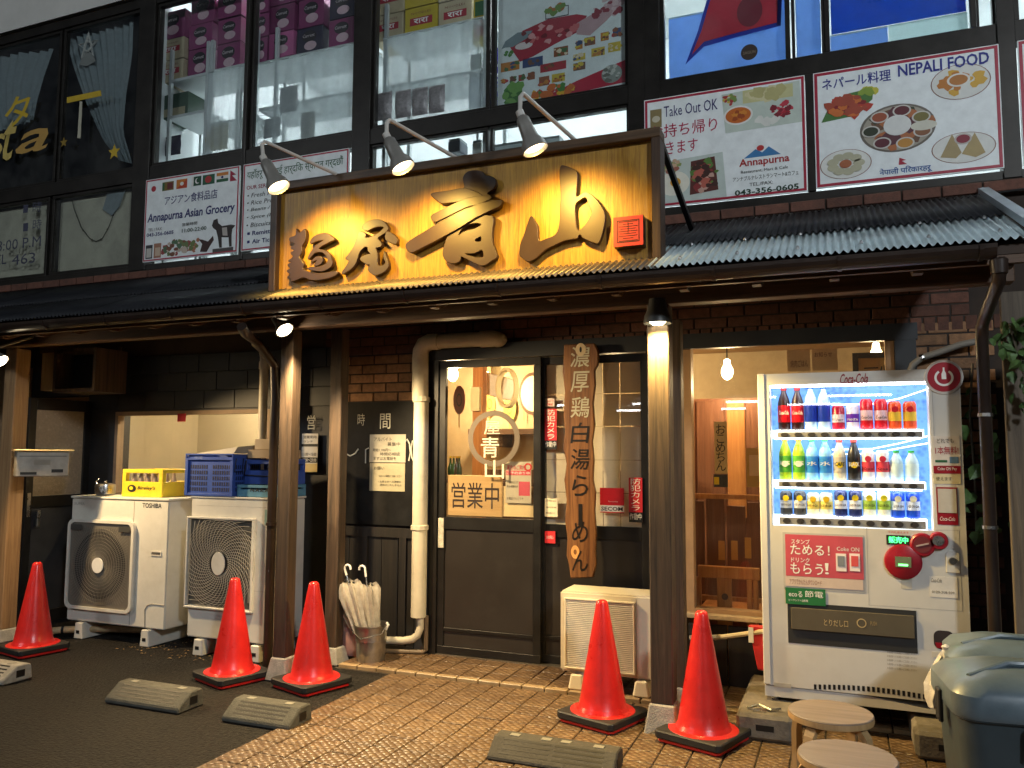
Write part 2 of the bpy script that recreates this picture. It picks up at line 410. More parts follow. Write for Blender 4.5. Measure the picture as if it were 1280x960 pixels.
bricks(.40, .86, .55, 1.5, bm_r)
for k in range(46):                     # soldier course over door and window
    o = bpy.data.objects.new('brick', bm_r); COL.objects.link(o); o.parent = wall
    o.location = Vector((-1.86+k*.0745, WALL-.007, 2.296))-bld.location; o.rotation_euler = (0, R(90), 0); o.scale = (.40, 1, 1)
# brick course under the upper windows
x = -7.6
while x < 1.5:
    o = bpy.data.objects.new('brick', bm_r); COL.objects.link(o); o.parent = wall
    o.location = Vector((x, 5.435, 3.095))-bld.location; x += .219
MB().box(-9, 1.7, 5.45, 5.66, 3.055, 3.135).build('ledge', m_mortar, bld)
# left: black tiled kitchen front
kit = MB()
kit.box(-6.45, -6.10, W0, W1, 0, 2.26); kit.box(-4.38, -3.72, W0, W1, 0, 2.26); kit.box(-6.10, -4.38, W0, W1, 0, 1.10); kit.box(-6.10, -4.38, W0, W1, 1.86, 2.26); kit.box(-9, -7.2, W0, W1, 0, 2.26); kit.box(-7.2, -6.45, W0, W1, 2.02, 2.26)
kit = kit.build('kitchen_wall', m_dark, bld)
k = 0
for zi, (z0, z1) in enumerate(((1.875, 2.03), (2.035, 2.19), (2.195, 2.35))):
    x = -6.4+zi*.13
    while x < -3.8:
        B('panel', m_blk_tile, (x, min(x+.325, -3.75), 5.488, 5.4995, z0, z1), kit, bevel=.003); x += .33
# dark boarding below the chalkboard and below the window
def boards(name, x0, x1, z0, z1, n, mat, par, y0=5.47, gap=.006):
    wd = (x1-x0)/n
    for i in range(n): B(name, mat, (x0+i*wd+gap/2, x0+(i+1)*wd-gap/2, y0+random.uniform(0,.003), 5.4995, z0, z1), par, bevel=.003)
m_darkwood = wood('charred_boards', (.006, .0055, .0055), (.02, .016, .013), 'z', .55, 8, .4)
boards('board', -3.72, -2.99, .02, .93, 5, m_darkwood, wall)
boards('board', -.96, .30, .02, .40, 5, m_darkwood, wall)
for z0, z1 in ((.0, .06), (.86, .93)): B('rail', m_darkwood, (-3.72, -2.99, 5.455, 5.468, z0, z1), wall)
B('rail', m_darkwood, (-3.12, -3.06, 5.455, 5.468, .061, .859), wall); B('rail', m_darkwood, (-3.45, -3.40, 5.455, 5.468, .061, .859), wall)
B('chalkboard', M('chalkboard', (.009, .009, .0095), .6, var=.5, scale=5, grime=.35, gcol=(.03, .025, .02), spec=.15), (-3.72, -2.995, 5.468, 5.4995, .95, 1.895), wall)
B('brick_edge_trim', m_dark, (-2.985, -2.86, 5.47, 5.4995, 0, 2.26), wall)
# upper storey : posts, rails, panes
FY = 5.45
up = MB()
for a, b in ((-5.985, -5.79), (-3.615, -3.45), (-4.733, -4.697), (-1.325, -1.207), (-1.2069, -1.10), (.945, 1.04), (-9.0, -8.95)): up.box(a, b, FY, FY+.12, 3.14, 5.75)
for z0, z1 in ((3.137, 3.19), (3.975, 4.105), (5.66, 5.75)): up.box(-8.95, 1.7, FY+.012, FY+.11, z0, z1)
up.box(-.149, -.099, FY, FY+.12, 3.191, 3.974)
up.build('window_framework', m_frame, bld, bevel=.003)
B('fascia', m_white_wall, (-9, 1.7, 5.42, 5.66, 5.755, 6.9), bld)
def win(name, x0, x1, z0, z1, mat, t=.03, y=FY+.03, lbl=None):
    f = MB().frame(x0, x1, y, y+.05, z0, z1, t).build(name, m_frame, bld, bevel=.002)
    if lbl: f['label'] = lbl
    B('pane', mat, (x0+t-.004, x1-t+.004, y+.022, y+.027, z0+t-.004, z1-t+.004), f)
    return f
win('window', -8.1, -7.03, 4.105, 5.66, m_glass_dk); win('window', -7.0, -5.985, 4.105, 5.66, m_glass_dk)
win('window', -8.1, -7.08, 3.19, 3.975, m_glass_dk); win('window', -7.04, -5.985, 3.19, 3.975, m_glass_dk)
win('window', -5.79, -4.71, 4.105, 5.66, m_glass_up); win('window', -4.69, -3.615, 4.105, 5.66, m_glass_up, y=FY+.04)
win('window', -3.45, -2.41, 4.105, 5.66, m_glass_up); win('window', -2.40, -1.325, 4.105, 5.66, m_glass_up, y=FY+.04)
win('window', -3.45, -2.42, 3.19, 3.975, m_glass_up, .02); win('window', -2.40, -1.325, 3.19, 3.975, m_glass_up, .02)
win('window', -1.10, -.235, 4.105-.02, 5.66, m_glass_up, .03); win('window', -.225, -.02, 4.085, 5.66, m_glass_up, .02, FY+.04)
win('window', -.02, .845, 4.085, 5.66, m_glass_up, .03); win('window', .85, .945, 4.085, 5.66, m_glass_up, .012, FY+.04)
win('window', 1.04, 1.7, 4.085, 5.66, m_glass_up, .03)
# upper rooms
B('floor', m_white_in, (-9, 1.7, 5.57, 9, 2.95, 3.05), bld)
MB().box(-5.93, 1.7, 8.4, 8.5, 3.05, 6.0).box(1.6, 1.7, 5.66, 8.4, 3.05, 6.0).build('shop_wall', m_white_in, bld)
B('shop_ceiling', m_white_in, (-5.93, 1.7, 5.57, 8.5, 5.95, 6.02), bld)
MB().box(-5.93, -5.87, 5.57, 8.5, 3.05, 5.94).build('partition', m_white_in, bld)
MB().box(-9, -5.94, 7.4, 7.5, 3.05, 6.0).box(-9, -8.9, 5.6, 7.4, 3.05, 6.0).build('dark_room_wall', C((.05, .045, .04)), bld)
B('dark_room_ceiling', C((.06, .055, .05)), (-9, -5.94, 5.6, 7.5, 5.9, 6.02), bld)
# ================================================================== AWNING ROOF
awn = thing('awning_roof', 'long corrugated metal awning roof above the shop front', 'awning', (-2.5, 4.15, 2.4))
EY0, EZ0, EY1, EZ1 = 4.10, 2.462, 5.44, 3.04
def corr(name, x0, x1, t0, t1, mat, lift=0, ph=0):
    pitch = .036; seg = 8; n = int((x1-x0)/pitch*seg); v = []; f = []
    ny, nz = -(EZ1-EZ0), (EY1-EY0); l = math.hypot(ny, nz); ny /= l; nz /= l
    off = awn.location
    for t in (t0, t1):
        for i in range(n+1):
            xx = x0+(x1-x0)*i/n; h = .008*math.cos(2*math.pi*i/seg)+lift
            v.append((xx-off.x, EY0+(EY1-EY0)*t+ny*h-off.y, EZ0+(EZ1-EZ0)*t+nz*h-off.z))
    for i in range(n): f.append((i, i+1, n+2+i, n+1+i))
    me = bpy.data.meshes.new(name); me.from_pydata(v, [], f); me.polygons.foreach_set('use_smooth', [True]*n)
    me.materials.append(mat); o = bpy.data.objects.new(name, me); COL.objects.link(o); o.parent = awn
    md = o.modifiers.new('s', 'SOLIDIFY'); md.thickness = .0015
    return o
random.seed(3)
xs = [-8.6, -7.7, -6.8, -5.9, -5.0, -4.1, -3.4, -2.6, -1.75, -.9, -.25, .78]
for i, (a, b) in enumerate(zip(xs, xs[1:])):
    lo = m_galv if a >= -.95 else m_roof_dk
    if -3.5 < a < -.95: lo = M('warm_lit_roof_sheet', (.16, .13, .10), .45, .5, var=.25, grime=.4) if 'warm_lit_roof_sheet' not in bpy.data.materials else bpy.data.materials['warm_lit_roof_sheet']  # sheets under the sign carry its warm lamplight in their colour
    corr('lower_sheet', a, b+.04, 0, .46, lo, .002*(i % 2))
    corr('upper_sheet', a, b+.04, .42, 1.0, m_roof_dk, .012+.002*(i % 2))
m_boltcap = M('bolt_cap', (.3, .3, .3), .4, .6)
for xx in [-.75+k*.29 for k in range(6)]:
    for t in (.07, .36):
        p = Vector((xx, EY0+(EY1-EY0)*t, EZ0+(EZ1-EZ0)*t))
        MB().lathe([(.009, 0), (.009, .008), (.004, .016)], p+Vector((0, -.006, .012)), 8).build('roof_screw', m_boltcap, awn)
B('fascia_board', m_post_x, (-8.6, .80, 4.15, 4.18, 2.36, 2.445), awn)
MB().prismx([(4.145, 2.40), (4.185, 2.40), (5.44, 2.945), (5.44, 3.0), (4.145, 2.44)], -8.6, .80).build('roof_underlay', M('roof_boarding', (.05, .03, .02), .8), awn)
B('beam', m_post_x, (-8.6, .80, 4.47, 4.57, 2.335, 2.43), awn, bevel=.004)
for i in range(26):
    xx = -8.4+i*.365
    MB().prismx([(4.185, 2.35), (4.185, 2.41), (5.49, 2.97), (5.49, 2.89), (4.25, 2.35)], xx-.022, xx+.022).build('rafter', m_post_x, awn)
MB().prismx([(4.08, 2.47), (5.45, 3.06), (5.45, 3.10), (4.08, 2.51)], .805, .86).build('barge_flashing', M('pale_flashing', (.48, .55, .60), .4, .5), awn)
gut = MB(); n = 10
prof = [(4.07+.055*math.cos(math.pi+math.pi*j/n), 2.425+.06*math.sin(math.pi+math.pi*j/n)) for j in range(n+1)]
inner = [(4.07+.05*math.cos(math.pi+math.pi*j/n), 2.425+.055*math.sin(math.pi+math.pi*j/n)) for j in range(n, -1, -1)]
gut.prismx(prof+inner, -8.6, .66)
gutter = gut.build('gutter', m_gutter, awn)
for i in range(16):
    xx = -8.1+i*.58
    MB().prismx([(4.07+.062*math.cos(math.pi+math.pi*j/8), 2.425+.066*math.sin(math.pi+math.pi*j/8)) for j in range(9)], xx-.009, xx+.009).build('bracket', m_gutter, gutter)
# wooden posts on concrete feet
def post(lbl, x0, x1, y0, y1, z0, z1, mat, foot=True, fz=None):
    t = thing('timber_post', lbl, 'post', ((x0+x1)/2, (y0+y1)/2, 0), None)
    B('shaft', mat, (x0, x1, y0, y1, z0, z1), t, bevel=.006)
    if foot:
        e = .035; g = .008
        MB().hexa([(x0-e, y0-e, 0.004), (x1+e, y0-e, 0.004), (x1+e, y1+e, 0.004), (x0-e, y1+e, 0.004), (x0-g, y0-g, z0), (x1+g, y0-g, z0), (x1+g, y1+g, z0), (x0-g, y1+g, z0)]).build('concrete_foot', m_conc, t, bevel=.008)
    return t
post('timber post with a lamp on it, standing between the white condenser and the vending machine', -.985, -.865, 4.45, 4.57, .165, 2.334, m_post)
post('rear timber post right behind the lamp post beside the shop window', -.975, -.875, 4.86, 4.96, .15, 2.31, m_post)
post('timber post beside the tall air conditioner and the cone pair', -3.53, -3.43, 4.52, 4.62, .15, 2.334, m_post)
post('rear timber post in front of the chalkboard wall by the umbrella bucket', -3.46, -3.36, 5.0, 5.1, .12, 2.41, m_post)
post('timber post carrying the metal mailbox by the kitchen door', -6.29, -6.16, 4.55, 4.68, .10, 2.334, m_post_l)
# weathered boarding at the right end
fen = thing('timber_screen', 'weathered grey timber plank screen beside the brown downpipe', 'fence', (1.0, 4.75, 0))
for i in range(4): B('plank', m_weather, (.775+i*.125, .775+i*.125+.12, 4.72+.004*(i % 2), 4.75+.004*(i % 2), .0, 2.33), fen, bevel=.004)
# downpipes
dp = thing('downpipe', 'brown rainwater downpipe hanging from the gutter beside the vending machine', 'pipe', (.68, 4.6, 0))
MB().tube([(.672, 4.08, 2.37), (.672, 4.085, 2.30), (.672, 4.11, 2.27), (.67, 4.50, 2.17), (.668, 4.57, 2.14), (.668, 4.6, 2.08), (.668, 4.6, 0.02)], .029, 12).build('pipe', m_gutter, dp, smooth=True)
for z in (1.7, 1.15): MB().lathe([(.030, -.008), (.034, -.008), (.034, .008), (.030, .008)], (.668, 4.6, z), 12).build('clip', m_steel, dp)
MB().lathe([(.034, 0), (.038, .06), (.030, .07)], (.672, 4.08, 2.30), 12).build('outlet_cup', m_gutter, dp, smooth=True)
# ================================================================== GROUND FLOOR ROOMS
m_floor_in = wood('shop_floor', (.10, .055, .03), (.2, .11, .06), 'x', .5)
MB().box(-3.7, 1.65, 5.67, 8.6, -.05, .012).box(-4.6, -3.701, 7.11, 8.6, -.05, .012).build('shop_floor', m_floor_in, bld)
MB().box(-4.65, 1.65, 8.6, 8.7, 0, 2.6).box(-3.72, -3.68, 5.67, 7.105, 0, 2.6).box(-4.65, -4.6, 7.11, 8.6, 0, 2.6).box(1.6, 1.65, 5.67, 8.6, 0, 2.6).build('dining_wall', m_plast, bld)
B('dining_ceiling', wood('ceiling_boards', (.25, .15, .07), (.4, .25, .12), 'x', .6), (-4.65, 1.65, 5.67, 8.7, 2.55, 2.6), bld)
MB().box(-6.6, -3.75, 7.0, 7.1, 0, 2.4).box(-3.75, -3.73, 5.67, 7.0, 0, 2.4).box(-6.6, -6.55, 5.67, 7.0, 0, 2.4).build('kitchen_inner_wall', M('kitchen_plaster', (.55, .47, .34), .7, var=.06, scale=3), bld)
B('kitchen_ceiling', C((.5, .45, .36)), (-6.6, -3.75, 5.67, 7.1, 2.36, 2.4), bld); B('kitchen_floor', C((.1, .09, .08)), (-6.6, -3.75, 5.67, 7.1, -.02, .01), bld)
# kitchen window
kw = MB().frame(-6.10, -4.38, 5.49, 5.56, 1.10, 1.86, .035).build('kitchen_window', M('window_timber', (.30, .2, .12), .6), bld, label='wide kitchen window with plain cream interior')
B('pane', m_glass, (-6.07, -4.41, 5.52, 5.526, 1.13, 1.83), kw)
B('pull_tab', RED, RC(222, 517, 232, 527, 5.485)[:2]+(5.483, 5.489)+RC(222, 517, 232, 527, 5.485)[2:], kw)
# right shop window
rw = MB().frame(-.965, .32, 5.46, 5.56, .45, 2.26, .05, .05).build('shop_window', M('window_wood', (.33, .2, .1), .5), bld, label='wide shop window with wooden frame beside the vending machine')
B('head', m_blk_tile, (-1.0, .45, 5.42, 5.459, 2.20, 2.30), rw); B('pane', m_glass, (-.92, .28, 5.50, 5.506, .495, 2.215), rw); B('jamb', m_blk_tile, (.322, .44, 5.42, 5.459, .42, 2.199), rw)
B('sill', M('worn_sill', (.42, .31, .18), .6, var=.3, scale=14, grime=.6), (-.965, .32, 5.40, 5.459, .445, .475), rw, bevel=.004)
# interior seen through that window
m_or = wood('orange_wood', (.40, .15, .04), (.62, .28, .09), 'z', .45)
m_rd = wood('reddish_planks', (.14, .05, .025), (.27, .105, .05), 'z', .5, rnd=.15)
scr = thing('plank_partition', 'reddish vertical plank partition inside the shop window', 'partition', (-.3, 6.25, 0))
for i in range(14):
    if i in (6, 9): continue
    B('plank', m_rd, (-1.25+i*.15, -1.25+i*.15+.135, 6.25, 6.275, .01, 1.12+.03*(i % 3)), scr, bevel=.003)
B('rail', m_or, (-1.3, .9, 6.20, 6.246, 1.17, 1.205), scr); B('rail', m_or, (-1.3, .9, 6.20, 6.246, .42, .46), scr)
cab = thing('wood_cupboard', 'tall brown wooden cupboard behind the plank partition', 'cupboard', (-.3, 6.9, 0))
B('case', m_rd, (-1.6, 1.2, 6.7, 7.2, 0.01, 1.95), cab)
for x0, x1, mt in ((-1.5, -1.24, m_rd), (-1.2, -1.1, m_or), (-1.08, -.86, m_rd), (-.84, -.70, m_or), (-.66, -.36, m_rd), (-.33, -.25, m_or), (-.22, .1, m_rd)): B('door', mt, (x0, x1, 6.68, 6.699, 1.0, 1.93), cab, bevel=.003)
nrn = thing('paper_banner', 'pale paper banner with brush writing hanging inside the shop window', 'banner', tuple(P(902, 600, 6.1)))
x0, x1, z0, z1 = RC(893, 527, 909, 592, 6.1); B('sheet', C(H('d9c294')), (x0, x1, 6.1, 6.103, z0, z1), nrn); text('おこめちん', x0+.01, x1-.01, z0+.02, z1-.02, 6.098, INK, nrn, vert=True, lead=.8)
nb = thing('dark_shelf_box', 'dark box with a yellow tag on the shelf inside the shop window', 'box', tuple(P(902, 612, 6.15)))
x0, x1, z0, z1 = RC(892, 593, 909, 609, 6.15); B('case', C(H('2a2a2c')), (x0, x1, 6.15, 6.19, z0, z1), nb); B('tag', YEL, (x0+.005, x0+.04, 6.145, 6.149, z0+.02, z1-.02), nb)
nc = thing('ochre_notice', 'ochre notice board with a pale card inside the shop window', 'notice', tuple(P(940, 600, 6.1)))
x0, x1, z0, z1 = RC(933, 560, 952, 609, 6.12); B('board', C(H('b98a3c')), (x0, x1, 6.12, 6.13, z0, z1), nc); B('card', C(H('d8b08c')), (x0+.02, x1-.02, 6.115, 6.119, z1-.2, z1-.05), nc)
# a low orange bench against the glass
ben = thing('wooden_bench', 'orange wooden bench back with round motif against the shop window', 'bench', (-.5, 5.85, 0))
x0, x1, z0, z1 = RC(873, 708, 950, 723, 5.75)
B('top_rail', m_or, (x0, x1, 5.72, 5.76, z0, z1), ben, bevel=.004)
for a, b in ((870, 877), (897, 915), (934, 941), (942, 948)):
    q = RC(a, 722, b, 762, 5.75); B('slat', m_or, (q[0], q[1], 5.725, 5.755, .012, z0), ben, bevel=.003)
q = P(906, 746, 5.72); MB().lathe([(.022, 0), (.022, .004)], (q.x, 5.722, q.z), 16, 'y').build('motif', C(H('5a3526')), ben)
B('seat', m_or, (x0, x1, 5.76, 6.1, .42, .45), ben)
for k, (a, b, c, d) in enumerate(((898, 676, 906, 700), (914, 676, 922, 700), (931, 672, 939, 698))):
    q = RC(a, b, c, d, 6.0); o = B('menu_card', C(H('d89c50')), (q[0], q[1], 6.0, 6.005, q[2], q[3]), None); tag(o, 'small golden menu card standing in the gaps of the plank partition', 'card', 'menu cards by the partition')
nd = thing('wall_notice', 'brown printed notice pinned high inside the shop window', 'notice', tuple(P(1013, 450, 5.62)))
for a, b, c, d in ((984, 437, 1013, 464), (1015, 436, 1047, 463)):
    q = RC(a, b, c, d, 5.62); B('sheet', C(H('a98a68')), (q[0], q[1], 5.62, 5.622, q[2], q[3]), nd)
tx('焼肉ごはん', 988, 450, 1010, 459, 5.618, C(H('5a2a20')), nd); tx('お知らせ', 1018, 440, 1040, 446, 5.618, C(H('5a2a20')), nd)
nf = thing('framed_picture', 'dark framed brush writing hung high inside the shop window', 'picture', tuple(P(1100, 455, 5.7)))
q = RC(1066, 440, 1135, 490, 5.7); MB().frame(q[0], q[1], 5.7, 5.73, q[2], q[3], .035).build('frame', C(H('3a3430')), nf); B('mount', C(H('c49a5c')), (q[0]+.03, q[1]-.03, 5.715, 5.72, q[2]+.03, q[3]-.03), nf)
tx('一心', 1080, 452, 1118, 468, 5.712, INK, nf)
# ceiling lamps of the two rooms (lit, warm)
def bulb(lbl, p, power, col, r=.045, group=None, gname='ceiling_bulb'):
    t = thing(gname, lbl, 'lamp', tuple(p), group); p = Vector(p)
    MB().lathe([(.004, .09), (r*.5, .08), (r*.55, .045), (r*.95, .01), (r, -.02), (r*.8, -.05), (r*.3, -.07), (.003, -.072)], p, 14).build('globe', E(gname+'_glow', col, 14), t, smooth=True)
    MB().tube([p+Vector((0, 0, .08)), Vector((p.x, p.y, 2.549))], .006, 6).build('cord', BLACK, t)
    light('glow', 'POINT', p+Vector((0, 0, -.11)), power, col, .06, parent=t)
    return t
bulb('bare warm globe bulb just inside the door glass', P(566, 466, 5.95), 26, WARM2)
bulb('warm globe bulb hanging behind the shop window', P(909, 463, 6.35), 14, WARM2)
bulb('warm globe bulb over the bench behind the vending machine', (.25, 6.2, 2.2), 12, WARM2)
bulb('warm globe bulb deep in the dining room', (-2.0, 7.6, 2.25), 40, WARM2)
bulb('added warm globe bulb brightening the paper fans in the dining room', (-3.55, 8.05, 2.3), 45, WARM2)  # extra bulb, added to brighten the dull wall behind the fans
kl = thing('kitchen_light', 'fluorescent batten on the kitchen ceiling behind the wide window', 'lamp', (-5.2, 6.3, 2.3))
B('housing', WHITE, (-5.8, -4.6, 6.26, 6.34, 2.31, 2.355), kl); B('tube', E('kitchen_tube', (1, .80, .50), 95), (-5.78, -4.62, 6.28, 6.32, 2.27, 2.305), kl)
# things on the dining room wall, seen through the door
def fan(lbl, cx, cy, rx, ry, Y, col):
    p = P(cx, cy, Y); t = thing('paper_fan', lbl, 'fan', tuple(p), 'paper fans on the wall')
    a = abs(P(cx+rx, cy, Y).x-p.x); b = abs(P(cx, cy-ry, Y).z-p.z)
    MB().ell(p.x, p.z, a, b, Y, Y+.003, 20).build('leaf', col, t); MB().bar((p.x, Y+.0015, p.z-b*.9), (p.x, Y+.0015, p.z-b*1.9), .008, .005).build('handle', C(H('c9a25a')), t)
    MB().ring(p.x, p.z, a*.35, a*.45, Y-.002, Y-.001, 16, ez=b/a).build('motif', C(H('9a5a2a')), t)
fan('red paper fan hanging inside the door glass', 574, 500, 7.5, 18, 5.62, C(H('e8703c')))
fan('pale green paper fan on the dining room wall', 637, 510, 8, 17, 8.55, C(H('b8a848'))); fan('yellow paper fan on the dining room wall', 655, 497, 7, 15, 8.55, C(H('d8b45c')))
fan('buff paper fan on the dining room wall', 612, 505, 7, 15, 8.55, C(H('cda858')))
p = P(666, 492, 8.5); t = thing('wall_clock', 'round pale wall clock on the dining room wall', 'clock', tuple(p)); MB().ell(p.x, p.z, .17, .24, 8.5, 8.58, 24).build('case', C(H('5a3a20')), t); MB().ell(p.x, p.z, .14, .2, 8.49, 8.499, 24).build('face', C(H('f0e0b8')), t)
bm_ = thing('wall_shelf', 'long dark wooden shelf on the dining room wall', 'shelf', tuple(P(635, 535, 8.2))); B('plank', m_post_x, (P(585, 530, 8.2).x, -1.9, 8.2, 8.59, P(630, 536, 8.2).z-.06, P(630, 536, 8.2).z), bm_)
for xx in (-4.0, -3.0): B('bracket', m_post_x, (xx+.5, xx+.54, 8.3, 8.59, P(630, 536, 8.2).z-.2, P(630, 536, 8.2).z-.06), bm_)
du = thing('white_duct', 'white kitchen hood with round duct inside the door', 'duct', tuple(P(620, 480, 7.2)))
q = P(618, 477, 7.2); MB().hexa([(q.x-.16, 7.1, q.z-.10), (q.x+.12, 7.1, q.z-.18), (q.x+.12, 7.4, q.z-.18), (q.x-.16, 7.4, q.z-.10), (q.x-.10, 7.1, q.z+.10), (q.x+.18, 7.1, q.z+.02), (q.x+.18, 7.4, q.z+.02), (q.x-.10, 7.4, q.z+.10)]).build('hood', WHITE, du, bevel=.01)
q = P(634, 485, 7.0); MB().ring(q.x, q.z, .085, .10, 6.95, 7.05, 24, ez=1.9).build('ring', C(H('d8c8a0')), du); MB().tube([(q.x-.2, 7.2, q.z+.1), (q.x-.2, 7.2, 2.54)], .05, 12).build('pipe', C(H('d0c090')), du, smooth=True)
pw = thing('timber_pillar', 'orange timber pillar and counter front inside the door', 'pillar', (-2.9, 6.6, 0)); q = P(597, 500, 6.9); B('shaft', m_or, (q.x-.05, q.x+.05, 6.9, 7.0, 0.013, 2.54), pw)
B('counter_front', wood('counter_wood', (.06, .03, .015), (.14, .07, .035), 'z'), (-3.2, -1.3, 7.05, 7.1, .013, 1.35), pw)
q = P(594, 500, 6.85); B('switch_box', C(H('e4d8b0')), (q.x-.05, q.x+.04, 6.85, 6.899, q.z-.1, q.z+.12), pw)
for i, (cx, col) in enumerate(((563, '2a4a24'), (567, '3a5a2c'), (571, '4a3a20'), (574, '28401f'))):
    p = P(cx, 588, 6.0); t = thing('glass_bottle', 'green bottle standing inside the door beside the counter', 'bottle', (p.x, 6.0, p.z-.05), 'bottles inside the door')
    MB().lathe([(.022, -.1), (.024, -.09), (.024, .02), (.01, .06), (.009, .1)], (p.x, 6.0, p.z), 10).build('body', C(H(col), .15), t, smooth=True); MB().lathe([(.011, .1), (.011, .115)], (p.x, 6.0, p.z), 8).build('cap', YEL, t)
B('bottle_shelf', m_post_x, (-3.1, -2.5, 5.9, 6.1, P(566, 600, 6.0).z-.02, P(566, 600, 6.0).z), None).__setitem__('label', 'narrow dark bottle shelf inside the door'); bpy.data.objects['bottle_shelf']['category'] = 'shelf'
# ================================================================== SLIDING DOORS
m_door = M('bronze_door', (.022, .02, .018), .4, .5, var=.25)
m_doorp = M('door_panel', (.034, .028, .023), .4, .3, var=.12, scale=3, grime=.25, gcol=(.08, .07, .06))
B('door_head', m_blk_tile, (-2.86, -1.19, 5.455, 5.56, 2.20, 2.31), bld)
B('door_jamb', m_door, (-2.857, -2.80, 5.45, 5.56, .02, 2.199), bld); B('door_jamb', m_door, (-1.215, -1.19, 5.45, 5.56, .02, 2.199), bld)
B('threshold', M('door_sill', (.3, .26, .2), .35, .8), (-2.80, -1.215, 5.45, 5.56, .012, .035), bld)
def leaf(name, lbl, x0, x1, y, gz, pane):
    t = thing(name, lbl, 'door', ((x0+x1)/2, y, .035))
    MB().frame(x0, x1, y, y+.04, .037, 2.195, .055).box(x0+.055, x1-.055, y, y+.04, gz-.09, gz).box(x0+.055, x1-.055, y, y+.04, .20, .225).build('frame', m_door, t, bevel=.002)
    B('panel', m_doorp, (x0+.055, x1-.055, y+.012, y+.028, .225, gz-.09), t); B('kick_panel', m_doorp, (x0+.055, x1-.055, y+.012, y+.028, .092, .20), t)
    B('pane', pane, (x0+.055, x1-.055, y+.018, y+.023, gz, 2.14), t); return t
dl = leaf('sliding_door', 'dark framed sliding door leaf with clear glass and round shop emblem', -2.80, -1.985, 5.465, 1.03, m_glass)
dr = leaf('sliding_door', 'dark framed sliding door leaf with paper covered glass behind the hanging plaque', -2.02, -1.215, 5.51, 1.00, m_glass)
m_paper = M('screen_paper', (.86, .74, .58), .7, var=.08, scale=5, grime=.2, gcol=(.3, .25, .2))
_n = m_paper.node_tree.nodes; _tl = _n.new('ShaderNodeBsdfTranslucent'); _tl.inputs[0].default_value = (.6, .5, .36, 1); _ms = _n.new('ShaderNodeMixShader'); _ms.inputs[0].default_value = .2
m_paper.node_tree.links.new(_n['Principled BSDF'].outputs[0], _ms.inputs[1]); m_paper.node_tree.links.new(_tl.outputs[0], _ms.inputs[2]); m_paper.node_tree.links.new(_ms.outputs[0], _n['Material Output'].inputs[0])
for i, (a, b) in enumerate(((-1.965, -1.80), (-1.795, -1.55), (-1.545, -1.425), (-1.42, -1.27))):
    for z0, z1 in ((1.0, 1.225), (1.229, 1.455), (1.459, 1.69), (1.694, 1.92), (1.924, 2.14)):
        B('paper', m_paper, (a, b, 5.54, 5.543, z0, z1), dr)
hd = MB().box(-2.79, -2.745, 5.452, 5.465, .80, 1.02).build('pull_handle', M('worn_handle', (.5, .46, .36), .5, var=.4, scale=30), dl, bevel=.004)
# round emblem on the glass
m_dec = C(H('e0d0b4'), .6); m_dec2 = C(H('6a5c4a'), .6); yD = 5.455
p = P(617, 548, yD); MB().ring(p.x, p.z, .165, .205, yD-.001, yD, 48).build('emblem_ring', m_dec2, dl)
tx('屋', 605, 526, 625, 543, yD-.002, m_dec, dl, bold=.01); tx('青', 601, 546, 624, 572, yD-.002, m_dec, dl, bold=.02); tx('山', 606, 575, 630, 598, yD-.002, m_dec, dl, bold=.02)
def paper(name, lbl, cat, x0, y0, x1, y1, Y, col, lines=(), th=.002, bevel=0, grp=None):
    q = RC(x0, y0, x1, y1, Y); t = thing(name, lbl, cat, ((q[0]+q[1])/2, Y, q[2]), grp)
    B('sheet', col, (q[0], q[1], Y, Y+th, q[2], q[3]), t, bevel=bevel)
    for k, l in enumerate(lines):
        s, a, b, c, d, m = l[:6]
        text(s, q[0]+(q[1]-q[0])*a, q[0]+(q[1]-q[0])*c, q[3]-(q[3]-q[2])*d, q[3]-(q[3]-q[2])*b, Y-.0015, m, t, **(l[6] if len(l) > 6 else {}))
    return t, q
def block(t, q, a, b, c, d, col, Y, name='print_block'):
    return B(name, col, (q[0]+(q[1]-q[0])*a, q[0]+(q[1]-q[0])*c, Y-.001, Y-.0002, q[3]-(q[3]-q[2])*d, q[3]-(q[3]-q[2])*b), t)
KW = dict(bold=.012)
paper('open_board', 'tan wooden board with brushed characters hung on the door glass', 'sign', 559, 594, 628, 646, 5.4935, wood('tan_board', (.42, .24, .09), (.56, .35, .15), 'x', .5, 5, .1), [('営業中', .08, .18, .94, .80, C(H('2a140a')), dict(bold=.012, res=3))], .012, .01)
t, q = paper('flyer', 'white and red printed flyer on the door glass', 'poster', 632, 577, 664, 629, 5.4915, C(H('b8aa94')), [('宴会のご案内', .06, .08, .76, .2, RED, KW), ('ご予約承り中', .06, .24, .94, .31, WHITE), ('コース料理の内容はスタッフまで', .05, .47, .5, .53, INK), ('飲み放題付き', .05, .57, .48, .63, INK), ('お電話でもどうぞ', .05, .86, .7, .92, INK)])
block(t, q, .02, .22, .98, .33, C(H('c8404a')), 5.4915); block(t, q, .52, .48, .95, .82, C(H('c04858')), 5.4915)
p = P(660, 584, 5.49); MB().ring(p.x, p.z, .018, .03, 5.4895, 5.4905, 16).build('circle_mark', C(H('c02020')), t)
t, q = paper('glass_film', 'plain pale sheet behind the flyer on the door glass', 'sheet', 628, 608, 671, 646, 5.507, C(H('d8bb8a')))
def camsticker(lbl, x0, y0, x1, y1, Y):
    t, q = paper('warning_sticker', lbl, 'sticker', x0, y0, x1, y1, Y, C(H('c81a2a')), [('防犯カメラ', .12, .02, .88, .74, WHITE, dict(vert=True, lead=1.0)), ('作動中', .06, .80, .94, .94, WHITE)])
    block(t, q, 0, .775, 1, 1, BLACK, Y+.0006)
